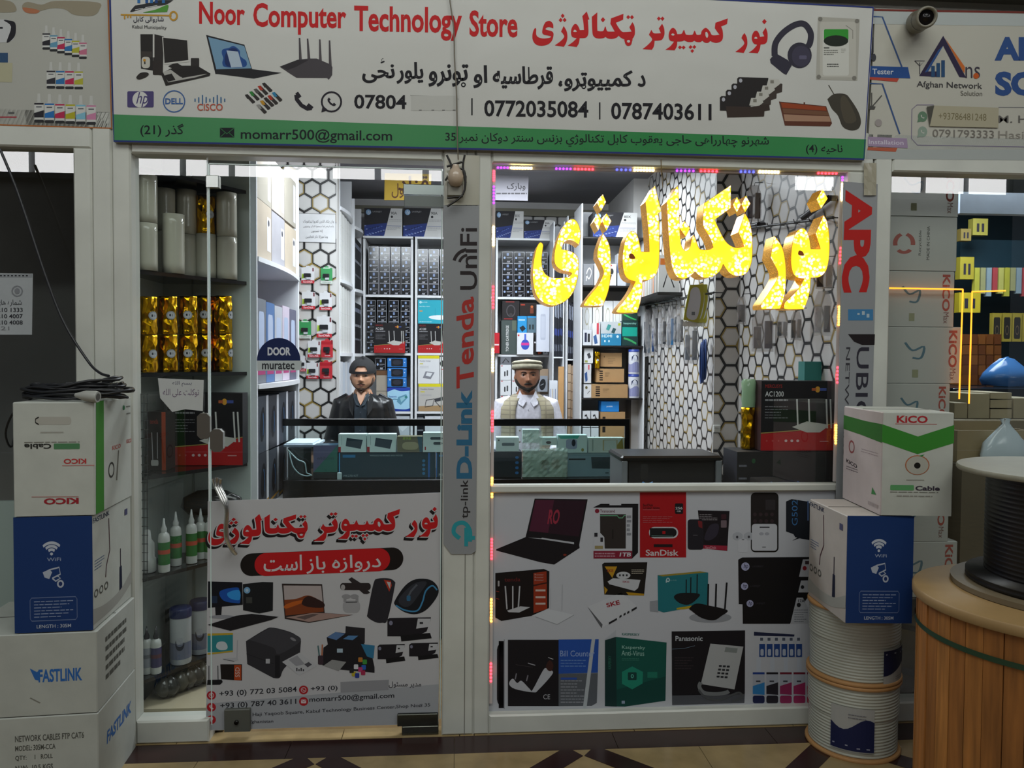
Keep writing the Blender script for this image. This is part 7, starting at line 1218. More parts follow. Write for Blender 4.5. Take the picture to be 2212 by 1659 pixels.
# left stack
B1 = xy(281, .0-.045); B2 = xy(289, -.045)
zK, zB, z3, z4 = zf_(202, 868, Ff), zf_(202, 1112, Ff), zf_(200, 1361, Ff), zf_(205, 1538, Ff)
t, f, s = fbox('network_cable_box', 'white FASTLINK carton with stamped text, bottom of the four-carton stack', xy(206, Ff), xy(288, -.045), .42, .0, z4-.003, 'afb1a9', False)
p = P(f); p.text('NETWORK CABLES FTP CAT6', .42, .20, .90, .27, '55554f', b=.02); p.text('MODEL: 305M-CCA', .42, .31, .70, .37, '55554f', b=.02); p.text('QTY:     1   ROLL', .42, .42, .68, .48, '55554f', b=.02); p.text('N.W:  10.5 KGS', .42, .53, .68, .59, '55554f', b=.02); p.build('stamped_text', 'print', t); p = P(s); p.text('FASTLINK', .2, .33, .86, .48, '2f62a4', b=.03, it=.1); p.build('brand_print', 'print', t)
t, f, s = fbox('network_cable_box', 'white FASTLINK carton with big blue lettering, second from the bottom of the four-carton stack', xy(205, Ff), xy(288, -.045), .42, z4, z3-.003, 'afb1a9', False)
p = P(f); p.text('FASTLINK', .59, .44, .895, .60, '2c62a6', b=.03); p.poly([(.53, .42), (.58, .47), (.60, .44), (.60, .58), (.565, .56)], '2c62a6'); p.line([(.53, .78), (.60, .85)], .012, '7c7a70'); p.build('brand_print', 'print', t); p = P(s); p.lines(.2, .15, .75, .75, 5, '55554f', .5, 2); p.build('stamped_text', 'print', t)
wb_ = (xy(197, Ff)[0]-xy(33, Ff)[0])*1.0
t, f, s = fbox('network_cable_box', 'blue-fronted network cable carton in the four-carton stack under the upside-down one', xy(197, Ff), xy(281, -.05), wb_, z3, zB-.003, {'front': '173468', 'd': WH}, False)
p = P(f); blue_front(p, .66); p.build('printed_front', 'print', t); p = P(s); blue_side(p); p.build('printed_side', 'print', t)
t, f, s = fbox('network_cable_box', 'white and green network cable carton standing upside down on top of the four-carton stack', xy(204, Ff), xy(284, -.05), .235, zB, zK, WH, False)
p = P(f); p.rr(.27, .13, .72, .20, .035, 'a9a69c'); p.line([(.32, .198), (.28, .18), (.28, .15), (.32, .133)], .012, '1c1a18'); p.text('Cable', .14, .365, .47, .41, '2c2c28', b=.03, rot=2); p.rr(.50, .365, .82, .415, .01, '4c7c54'); p.lines(.14, .345, .82, .36, 1, '7c7a70', .5); p.text('KICO', .62, .50, .90, .545, 'b03434', b=.03, rot=2); p.line([(.6, .56), (1, .56)], .006, 'b86c64'); p.text('KICO', .37, .845, .80, .90, '96242c', b=.04, rot=2); p.line([(.22, .83), (.8, .835)], .005, 'b07068'); p.rect(.34, .26, .62, .27, 'a09e94'); p.build('printed_front', 'print', t)
p = P(s); p.poly([(.05, 0), (.24, 0), (.22, 1), (.02, 1)], '3d7c2c'); p.ring(.42, .66, .07, .065, .02, '3c3a36', 18); p.line([(.62, .5), (.56, .78)], .03, '6c6a60'); p.text('KICO', .45, .44, .68, .48, 'b06058', b=.02); p.text('KICO', .85, .42, 1.0, .46, 'b06058', b=.02); p.ell(.78, .1, .03, .025, '2c6a44', 12); p.lines(.85, .06, .97, .2, 2, '77766e', .2); p.build('printed_side', 'print', t)
# cable coil on the left stack
g = G(); rn = random.Random(11); cx_, cy_ = (xy(165, -.26)); zK2 = zK+.010
for k in range(12):
    a0 = rn.uniform(0, 6); rx, ry = .155+rn.uniform(-.02, .015), .085+rn.uniform(-.015, .02); dz = zK2+.0075*(k % 6); ox, oy = rn.uniform(-.015, .015), rn.uniform(-.01, .01)
    g.tube([(cx_+ox+rx*cos(a0+2*pi*i/26), cy_+oy+ry*sin(a0+2*pi*i/26), dz+.004*sin(i+a0)+(.012*max(0, cos(a0+2*pi*i/26))*(k % 3))) for i in range(26)], .0048, 6, '191a1d')
pts = [tuple(at(*q)) for q in ((0, 322, -.10), (40, 420, -.10), (100, 600, -.11), (140, 700, -.12), (190, 780, -.14), (215, 805, -.17), (235, 812, -.2))]; g.tube(cr(pts, 6, False), .0048, 6, '1b1b1e')
pts = [tuple(at(*q)) for q in ((70, 860, -.3), (30, 890, -.3), (12, 935, -.25), (25, 965, -.2), (38, 900, -.2))]; g.tube(cr(pts, 5, False), .0035, 6, '1b1b1e'); co_ = g.build('cable_coil', 'satin', None, 'black power cable coiled on the four-carton stack, one end rising up the post', 'cable')
g = G(); M = Matrix.Translation(at(193, 856, -.40)) @ Matrix.Rotation(1.65, 4, 'Y') @ Matrix.Rotation(.12, 4, 'X'); g.lathe([(.006, -.045), (.011, -.03), (.017, -.012), (.019, .02), (.017, .028)], 16, 'a3a39c', M); g.lathe([(.012, .0281), (.001, .0282)], 12, '4a4640', M); g.build('white_plug', 'satin', co_)
# right: reels, blue box, white and green box
cxr, cyr, rr_ = at(1842, 1500, -.17).x, -.17, .163
zm = at(1843, 1484, -.31).z; zt_ = zm*2-.004
for k, (z0, z1, l) in enumerate(((.0, zm, 'lower reel of white cable with wooden flanges, standing on the tiles'), (zm+.002, zt_, 'upper reel of white cable with wooden flanges under the blue box'))):
    t = thing('cable_reel', l, 'reel', (cxr, cyr, z0), 0, 'white cable reels'); H = z1-z0
    for zz, nm in ((0, 'flange'), (H-.012, 'flange')): g = G(); g.lathe([(rr_, 0), (rr_+.002, .004), (rr_+.002, .008), (rr_, .012)], 48, 'b88a58', Matrix.Translation((0, 0, zz))); g.build(nm, 'card', t, local=True)
    g = G(); n = 22; pr = [(rr_-.016, .012)]
    for i in range(n):
        for q in range(4): zz = .012+(H-.024)*(i+q/4)/n; pr.append((rr_-.013+.0035*sin(pi*q/4)+(.004 if zz > H*.55 else 0), zz))
    g.lathe(pr, 48, 'b6b8ac', None, cap=False); g.build('wound_cable', 'gloss', t, local=True)
    R2 = rr_-.0045; a0 = .16 if k else -.95
    cyl = lambda x, y, h: V((cxr+(R2+h)*sin(a0+x*.92), cyr-(R2+h)*cos(a0+x*.92), z0+H*(1-y))); q = P(cyl, h=.0012); m = 10
    y0_, y1_ = (.50, .96) if k else (.28, .86)
    for i in range(m): q.h = .0012; q.poly([(i/m, y0_), ((i+1)/m, y0_), ((i+1)/m, y1_), (i/m, y1_)], 'a8a8a4')
    q.h += .0004; hh = y1_-y0_
    for i in range(m):
        x = i/m; x2 = (i+1)/m
        if k: w1, w2 = y0_+hh*(.62+.14*cos(pi*x)), y0_+hh*(.62+.14*cos(pi*x2)); q.h = .002; q.poly([(x, y0_+.01), (x2, y0_+.01), (x2, w2), (x, w1)], '1e2140' if i < 8 else '1a1c34')
        else: w1, w2 = y0_+hh*(.38+.14*sin(2*pi*x*.9)), y0_+hh*(.38+.14*sin(2*pi*x2*.9)); q.h = .002; q.poly([(x, w1), (x2, w2), (x2, y1_-.01), (x, y1_-.01)], '1c2248')
    q.h = .003; yy = y0_+.05 if k else y1_-.08; q.rect(.05, yy, .4, yy+.015, '9a9cac'); q.rect(.6, yy+.02, .9, yy+.035, '9a9cac'); q.lines(.4, y0_+(.8 if k else .12)*hh, .8, y0_+(.92 if k else .26)*hh, 2, '77777c', .3); q.build('paper_label', 'print', t)
Fr = -.42; zb0 = zt_+.002; zb1 = zf_(1833, 1114, Fr)
wbx = .225
t, f, s = fbox('network_cable_box', 'blue-fronted network cable carton on the two white cable reels', xy(1833, Fr), xy(1751, -.10), wbx, zb0, zb1, {'front': '173468', 'd': 'b0a8a0'}, True)
p = P(f); blue_front(p, .66); p.build('printed_front', 'print', t); p = P(s); blue_side(p); p.build('printed_side', 'print', t)
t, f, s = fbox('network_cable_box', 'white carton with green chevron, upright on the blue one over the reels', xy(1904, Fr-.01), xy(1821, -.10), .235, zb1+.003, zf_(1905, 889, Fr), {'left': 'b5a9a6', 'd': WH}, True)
p = P(f); p.poly([(0, .12), (.5, .235), (1, .12), (1, .295), (.5, .405), (0, .29)], '37802c'); p.text('KiCO', .20, .035, .63, .105, 'a8242c', b=.03); p.line([(.18, .115), (.76, .115)], .006, 'b05c58'); p.ell(.5, .51, .17, .095, 'a8623c', 24); p.ell(.5, .512, .155, .088, 'aaa89c', 24); p.ell(.5, .515, .045, .03, '16140f', 16); p.poly([(.52, .42), (.6, .405), (.56, .43)], '2c7c34'); p.rr(.13, .705, .46, .755, .01, '5a9860'); p.text('Cable', .48, .71, .82, .755, '3c3440', b=.03); p.lines(.13, .765, .80, .78, 1, '77756c', .5); p.lines(.22, .80, .72, .82, 1, '8a8880', .5); p.rect(.35, .65, .6, .656, '9a988e'); p.build('printed_front', 'print', t)
p = P(s); p.poly([(0, .10), (.6, .12), (1, .12), (1, .30), (.5, .27), (0, .25)], '2f6826'); p.ring(.24, .42, .07, .06, .02, '8c4c4c', 18); p.text('KICO', .1, .56, .40, .60, '2c2428', b=.02, sl=.1); p.lines(.5, .40, .92, .45, 2, '9a8c8c', .3); p.lines(.1, .63, .42, .68, 2, '6c6064', .3); p.poly([(.8, .76), (.9, .82), (.78, .83)], '3c7c44'); p.lines(.7, .9, .95, .96, 1, 'a09492', .6); p.build('printed_side', 'print', t)
# ---- wooden drum with planks, and the black cable drum on it
cw, cwy, Rw, Zw = 1.80, -.74, .37, .72
dr_ = thing('wooden_drum', 'big wooden cable drum clad with upright planks beside the white cable reels', 'drum', (cw, cwy, 0)); n = 44; rn = random.Random(5)
for i in range(n):
    a = 2*pi*i/n; b = 2*pi*(i+1)/n-.006; g = G(); R0, R1 = Rw-.022, Rw+rn.uniform(-.003, .003); A, B_ = (a, b); c1 = ('a46a30', 'b07436', '98602a', 'a86c32')[rn.randrange(4)]
    vs = [(R*cos(t_), R*sin(t_), z) for z in (.0, Zw-.03) for R, t_ in ((R0, A), (R1, A), (R1, B_), (R0, B_))]; g.add(vs, [[0, 3, 2, 1], [4, 5, 6, 7], [0, 1, 5, 4], [1, 2, 6, 5], [2, 3, 7, 6], [3, 0, 4, 7]], c1); g.build('plank', 'wood', dr_, local=True)
g = G(); g.lathe([(Rw+.012, Zw-.03), (Rw+.014, Zw-.026), (Rw+.014, Zw-.004), (Rw+.01, Zw)], 64, '9a7c50'); g.build('drum_top', 'card', dr_, local=True)
g = G(); g.lathe([(Rw-.024, .01), (Rw-.024, Zw-.03)], 40, '2a1e14'); g.build('core', 'matte', dr_, local=True)
for zz in (.045, .60): g = G(); g.lathe([(Rw+.0045, zz), (Rw+.0045, zz+.016)], 64, '24402c', cap=False); g.build('green_strap', 'satin', dr_, local=True)
t = thing('cable_drum', 'drum of black cable with pale board flanges on top of the wooden drum', 'drum', (cw+.09, cwy+.04, Zw+.002))
g = G(); g.lathe([(.33, 0), (.33, .016)], 56, '6f624c'); g.build('lower_flange', 'card', t, local=True)
pr = [(.235, .016)]
for i in range(24):
    for q in range(3): pr.append((.235+.004*sin(pi*q/3)+(.05 if i < 2 else 0), .018+.34*(i+q/3)/24))
g = G(); g.lathe(pr, 56, '131110', cap=False); g.build('wound_cable', 'satin', t, local=True)
g = G(); g.lathe([(.318, .36), (.321, .364), (.321, .372), (.318, .376)], 56, '8f8c7c'); g.build('upper_flange', 'card', t, local=True)
for x, y, l in ((-.16, -.12, .05), (-.05, -.2, .06), (.02, -.1, .05)): g = G(); g.box(x, x+l, y, y+.004, .3765, .3772, '2c2a24'); g.build('ink_mark', 'print', t, local=True)
# ---------------------------------------------------------------- tall stack of white boxes behind the right glass
ys = [352, 467, 585, 706, 828, 940, 1050, 1170, 1290]; xr = [2072, 2068, 2062, 2078, 2052, 2056, 2050, 2068]; zprev = None
Yq = .14; zb_ = at(1980, 1290, Yq).z
g = G(); g.box(at(1890, 900, Yq).x, at(2074, 900, Yq).x, Yq, Yq+.3, 0, zb_-.002, '3c3a36', b=.004); g.build('dark_plinth', 'satin', None, 'dark plinth under the tall stack of white cable boxes', 'plinth')
nm = ('top', 'second', 'third', 'fourth', 'fifth', 'sixth', 'seventh', 'lowest')
for i in range(7, -1, -1):
    r = (1893, ys[i], xr[i], ys[i+1]); h = prect(1980, ys[i], 1990, ys[i+1], Yq)[3]-prect(1980, ys[i], 1990, ys[i+1], Yq)[2]
    def kd(p, i=i):
        if i == 1:
            for a in (90, 210, 330): p.ring(.34, .5, .11, .17, .055, 'a05c54', 8, a-45, a+40)
            p.text('Recyclable', .52, .26, .56, .72, '5c5a56', rot=1); p.text('MADE IN CHINA', .62, .18, .655, .80, '4c4a46', rot=1)
        else:
            p.text('KiCO', .84, .06, .94, .72, '9c5046', b=.03, rot=-1); p.text('Max', .86, .74, .93, .94, '7c5c58', rot=-1); p.text('FTP CAT.6', .05, .2, .10, .8, '45443f', b=.02, rot=-1); p.rect(.06, .62, .10, .92, '55544c'); p.line(cr([(.33, .28), (.42, .42), (.55, .35), (.52, .55), (.42, .55)], 4, False), .03, '55707c'); p.rect(.42, .76, .49, .9, '8c8c70')
    o = item('network_cable_box', nm[i]+' white box of the tall film-wrapped stack behind the right window', 'box', r, Yq+.0, .26, 'b1b0aa', kd, 'tall stack of white boxes', mt='gloss', b=.004, drop=zb_+.001 if zprev is None else zprev+.001); zprev = at(1980, ys[i], Yq).z if i else 0
# ---- right neighbour's shop interior
def nb(name, label, cat, r, Y, dep, col, deco=None, grp=None, mt='card', **k): return item(name, label, cat, r, Y, dep, col, deco, grp, mt, **k)
zt1 = at(2140, 838, .9).z; g = G(); g.box(at(2060, 838, .9).x, 5.2, .9, 1.5, .0, zt1-.002, '171c24', b=.004); g.build('neighbour_counter', 'gloss', None, 'dark counter in the right neighbour\'s shop', 'counter')
zt2 = at(2140, 905, .5).z; g = G(); g.box(2.10, 5.2, .46, .88, .0, zt2-.002, '6a5f48', b=.004); g.build('low_table', 'matte', None, 'low table with cartons behind the right window', 'table')
for i, (r, c, l) in enumerate((((2062, 870, 2090, 904), '8f8468', 'small tan carton at the left end of the low table row'), ((2092, 850, 2138, 904), '958a6e', 'taller tan carton in the low table row'), ((2140, 848, 2186, 862), 'a09478', 'flat tan carton, top of three on the low table'), ((2140, 864, 2186, 882), '9a8e70', 'flat tan carton, middle of three on the low table'), ((2140, 884, 2186, 904), 'a09478', 'flat tan carton, bottom of three on the low table'), ((2190, 860, 2250, 904), '968b6f', 'tan carton at the right frame edge'))):
    x0, x1, z0, z1 = prect(*r, .55); x0 = max(x0, 2.11); z0 = max(z0+.0015, zt2) if r[3] < 900 else zt2; g = G(); g.box(x0, x1, .55, .8, z0, z1, c, b=.002); g.build('tan_carton', 'card', None, l, 'box', 'tan cartons behind the right window')
zt3 = at(2140, 995, .3).z; g = G(); g.box(2.13, 5.0, .18, .45, .0, zt3-.002, '5c5240'); g.build('wooden_bench', 'matte', None, 'bench just behind the right window carrying the open tray', 'bench')
for (a, b, c, l) in (((2068, 930), (2230, 975), '8c7c5c', 'long open cardboard tray behind the pale flanged drum'),): x0, x1, z0, z1 = prect(*a, *b, .25); g = G(); x0 = max(x0, 2.14); g.box(x0, x1, .25, .26, zt3, z1, c); g.box(x0, x1, .40, .41, zt3, z1+.03, c); g.box(x0, x0+.01, .26, .40, zt3, z1, c); g.box(x1-.01, x1, .26, .40, zt3, z1, c); g.build('cardboard_tray', 'card', None, l, 'tray')
g = G(); rn = random.Random(8); c = at(2168, 990, .22); g.lathe([(.10, 0), (.115, .03), (.10, .08), (.05, .13), (.012, .165), (.02, .185)], 14, 'b9c6cc', Matrix.Translation((c.x, .215, zt3+.002)), sy=.28)
for v in g.v: v.x += rn.uniform(-.008, .008); v.z += rn.uniform(0, .006)
g.build('white_bag', 'gloss', None, 'crumpled white plastic bag in front of the cardboard tray', 'bag')
nb('white_fascia', 'bright pale fascia board under the neighbour\'s ceiling', 'board', (2074, 417, 2330, 463), 1.0, .05, 'c9d4e4'); nb('dark_shelf_panel', 'dark teal shelf panel high in the neighbour\'s shop', 'panel', (2074, 520, 2400, 595), 2.2, .1, '183440')
for i, (r, c, l) in enumerate((((2074, 555, 2104, 603), '9a8c28', 'yellow pack low left of the dark teal panel'), ((2072, 632, 2118, 675), 'b09c20', 'yellow box with two black earpieces between the orange reflections'), ((2102, 472, 2134, 508), '8f8638', 'yellow pack with a lime card on the top'), ((2076, 494, 2098, 520), '7c6a34', 'small tan pack left of the lime-carded one'))):
    o = nb('yellow_pack', l, 'pack', r, 2.0, .05, c, lambda p: (p.rect(.25, .3, .42, .8, '2c2830'), p.rect(.58, .3, .75, .8, '2c2830')) if True else 0)
for i in range(9): nb('hanging_pack', 'narrow hanging pack under the neighbour\'s teal panel, %s from left' % ORD[i], 'pack', (2106+i*13, 578, 2116+i*13, 628+(i % 3)*6), 2.0, .03, ('a09c38', '8c8a60', '7c8c94', '9c3c40', 'a8a458')[i % 5], None, 'hanging packs under the teal panel')
for i in range(5): nb('phone_case_pack', 'black hang pack with yellow edge behind the right window, %s from left' % ORD[i], 'pack', (2144+i*22, 676, 2163+i*22, 738), 1.9, .03, '8c7c28', lambda p: (p.rr(.12, .15, .85, .9, .1, '23201c'), p.ring(.5, .6, .18, .15, .04, '5c4c38', 12)), 'black hang packs with yellow edges')
for i in range(24): nb('amber_carton', 'amber carton left of the blue bag, %s row, %s from left' % (ORD[i//5], ORD[i % 5]), 'box', (2080+(i % 5)*17, 722+(i//5)*22, 2095+(i % 5)*17, 741+(i//5)*22), 1.35, .12, ('8a4c14', '7c4010', '9c5a1c')[i % 3], None, 'amber cartons', drop=zt1+.0008+(4-i//5)*.058)
g = G(); c = at(2185, 830, 1.05); rn = random.Random(2); g.lathe([(.13, 0), (.155, .03), (.14, .07), (.08, .11), (.03, .15), (.001, .155)], 14, '3c6ca4', Matrix.Translation((c.x+.04, 1.14, zt1+.001)), sy=.6)
for v in g.v: v.x += rn.uniform(-.012, .012); v.z += rn.uniform(0, .01)
g.build('blue_bag', 'gloss', None, 'shiny blue plastic bag on the neighbour\'s dark counter', 'bag')
emit_mat('reflected_orange', (1, .30, .02), 2.6)  # neon mirrored in the window glass, modelled as glowing rods; no tubes hang here
for pts, l in (([(1895, 622), (2080, 625), (2072, 862)], 'orange neon reflection modelled as a glowing bent rod over the white box stack'), ([(2172, 628), (2100, 630), (2093, 872)], 'second orange neon reflection, a glowing rod right of the first')):
    g = G(); q = [at(*a, .115) for a in pts]; g.tube([q[0], q[1]+V((-.004 if pts[0][0] < 2000 else .004, 0, 0)), q[1]], .0032, 6, 'ff8020'); g.tube([q[1], q[2]], .0032, 6, 'ff8020'); g.build('neon_reflection', 'reflected_orange', None, l, 'reflection')
# ---------------------------------------------------------------- small things on the front: camera, wire, bulb lamp, tape
t = thing('dome_camera', 'grey bullet security camera on the right neighbour\'s banner', 'camera', tuple(at(1990, 45, -.04)))
c = at(1981, 48, -.055); e = at(2003, 36, -.16); ax = (e-c).normalized(); M = Matrix.Translation(c) @ ax.to_track_quat('Z', 'Y').to_matrix().to_4x4(); L_ = (e-c).length
g = G(); g.lathe([(.040, 0), (.041, .01), (.038, .03), (.0385, L_-.01), (.036, L_), (.029, L_), (.027, L_-.012)], 24, '7c7768', M, cap=False); g.build('housing', 'satin', t); g = G(); g.lathe([(.0285, L_-.012), (.02, L_-.014), (.01, L_-.010), (.001, L_-.008)], 20, '14100e', M); g.build('lens', 'gloss', t)
g = G(); g.lathe([(.0388, .055), (.0388, .06)], 24, '3c382e', M, cap=False); g.build('seam', 'satin', t)
g = G(); g.tube(cr([tuple(at(*q, -.062)) for q in ((960, -75), (969, -25), (973, 10), (980, 60), (982, 130), (986, 200), (988, 300), (990, 345))], 6, False), .0024, 6, '6c6454'); g.build('hanging_wire', 'satin', None, 'thin wire hanging across the main sign down to the taped bulb', 'wire')
t = thing('taped_bulb', 'white bulb strapped to the post with black tape above the grey name strip', 'lamp', tuple(at(982, 400, -.06)))
c = at(984, 383, -.068); g = G(); g.lathe([(.001, -.034), (.018, -.03), (.029, -.012), (.030, .004), (.024, .022), (.014, .034), (.012, .045)], 20, 'b7a490', Matrix.Translation(c)); g.build('bulb', 'gloss', t)
g = G(); x0, x1, z0, z1 = prect(966, 395, 1000, 425, -.034); g.box(x0, x1, -.062, -.034, z0, z1, '8f8c80', b=.004); g.build('holder', 'plastic', t)
g = G()
for q in (((965, 335), (975, 360), (968, 385)), ((1004, 335), (1000, 360), (1006, 395)), ((962, 390), (978, 368), (1000, 366), (1006, 385)), ((1006, 380), (1000, 420), (966, 446)), ((966, 428), (1000, 424)), ((965, 360), (998, 350))): g.tube(cr([tuple(at(*a, -.072)) for a in q], 4, False), .004, 6, '17130f')
g.build('black_tape', 'satin', t)
g = P(pf(-.0345)); g.poly([(962, 332), (1036, 336), (1035, 443), (960, 443)], 'a9a696'); g.build('clear_tape', 'gloss', t)
t = thing('tape_patch', 'crumpled beige tape at the top of the post right of the window', 'tape', tuple(at(1880, 380, -.04)))
g = G(); rn = random.Random(6); g.add([at(1866+i*9, 352+j*14, -.036-rn.uniform(0, .006)) for j in range(6) for i in range(4)], [[j*4+i, j*4+i+1, j*4+i+5, j*4+i+4] for j in range(5) for i in range(3)], 'a39d8a'); g.build('tape_sheet', 'gloss', t)
g = G(); g.tube([at(1428, 345, -.034), at(1429, 372, -.03), at(1432, 405, -.01)], .0015, 5, '7c6434'); g.build('hanging_string', 'matte', None, 'short brown string hanging at the middle of the right window\'s top', 'string')
# ---------------------------------------------------------------- the two seated men
def sm01(a, b, x): t = max(0, min(1, (x-a)/(b-a))); return t*t*(3-2*t)
def headmesh(g, H, skin, lean, tk=1.0):
    """head and neck as one surface; H: centre of the head, faces -y; chin .105 below, crown .115 above"""
    n, m = 56, 46; vs = []
    for j in range(m+1):
        z = -.185+.30*j/m
        if z < -.105: w_, f, b = .057, .050, .062; t = sm01(-.15, -.105, z); w_ += .006*(1-sm01(-.185, -.15, z))
        else: w_ = f = b = 0
        u = (z+.105)/.22
        if u > 0:
            W_ = .034+.040*sm01(0, .32, u)**.8+.005*sm01(.3, .6, u); cap = sqrt(max(0, 1-max(0, (u-.55)/.45)**2.3)); W_ *= cap
            Fy = (.078+.012*sm01(0, .25, u)-.004*sm01(.25, .8, u))*cap; By = (.055+.048*sm01(.05, .5, u))*cap; k = sm01(0, .10, u); w_ = max(.057*(1-sm01(0, .2, u)), W_); f = .050*(1-k)+Fy*k; b = .060*(1-sm01(0, .2, u))+By*sm01(0, .2, u)
        w_ = max(w_, .001); f = max(f, .001); b = max(b, .001)
        for i in range(n):
            a = 2*pi*i/n; c_, s_ = cos(a), sin(a); x = w_*(abs(c_)**.86)*(1 if c_ > 0 else -1); y = -(f if s_ > 0 else b)*(abs(s_)**.9)*(1 if s_ > 0 else -1)
            if s_ > 0:
                d = 0; gs = lambda cx, cz, rx, rz_: math.exp(-((x-cx)/rx)**2-((z-cz)/rz_)**2)
                d += .024*gs(0, -.026, .0115, .011)+.016*gs(0, -.008, .009, .020)+.007*gs(.011, -.029, .008, .008)+.007*gs(-.011, -.029, .008, .008)
                d += .006*gs(0, .030, .055, .010)-.010*gs(.032, .010, .017, .012)-.010*gs(-.032, .010, .017, .012)+.005*gs(0, -.055, .022, .006)+.005*gs(0, -.067, .018, .007)-.003*gs(0, -.0615, .02, .003)+.007*gs(0, -.092, .022, .016)+.004*gs(.045, -.015, .015, .02)+.004*gs(-.045, -.015, .015, .02)
                y -= d
            vs.append(H+V((x, y+lean*min(0, z+.105)*-1.0, z)))
    g.add(vs, [[j*n+i, j*n+(i+1) % n, (j+1)*n+(i+1) % n, (j+1)*n+i] for j in range(m) for i in range(n)]+[list(range(m*n, m*n+n))], skin, True)
def ring(g, rows, col, n=28, a0=0, a1=360, close=True, sq=.8, cap=True):
    """loft of (x, y, z, half width, half depth) rows"""
    vs = []; full = a1-a0 >= 360; k = n if full else n+1
    for (x, y, z, w_, d_) in rows:
        for i in range(k): a = math.radians(a0+(a1-a0)*i/n-90); c_, s_ = cos(a), sin(a); vs.append((x+w_*abs(c_)**sq*(1 if c_ > 0 else -1), y+d_*abs(s_)**sq*(1 if s_ > 0 else -1), z))
    m = len(rows); fs = [[j*k+i, j*k+(i+1) % k, (j+1)*k+(i+1) % k, (j+1)*k+i] for j in range(m-1) for i in range(k if full else n)]
    if full and cap: fs += [list(range(k-1, -1, -1)), list(range((m-1)*k, m*k))]
    g.add(vs, fs, col, True)
def hand(g, w_, d, side, col):
    """palm and five bent fingers from the wrist w_ along d"""
    d = d.normalized(); s_ = V((side, 0, 0)); g.tube([w_, w_+d*.03, w_+d*.075, w_+d*.085], [.024, .034, .036, .028], 10, col)
    for i, (o, L) in enumerate(((-.026, .062), (-.009, .075), (.008, .072), (.024, .056))):
        b = w_+d*.078+V((o, 0, 0)); g.tube([b, b+d*L*.45+V((0, 0, .004)), b+d*L*.8+V((0, 0, -.010)), b+d*L+V((0, 0, -.024))], [.0095, .0088, .008, .006], 8, col)
    b = w_+d*.025+s_*.024; g.tube([b, b+d*.028+s_*.022, b+d*.055+s_*.026], [.0115, .010, .007], 8, col)
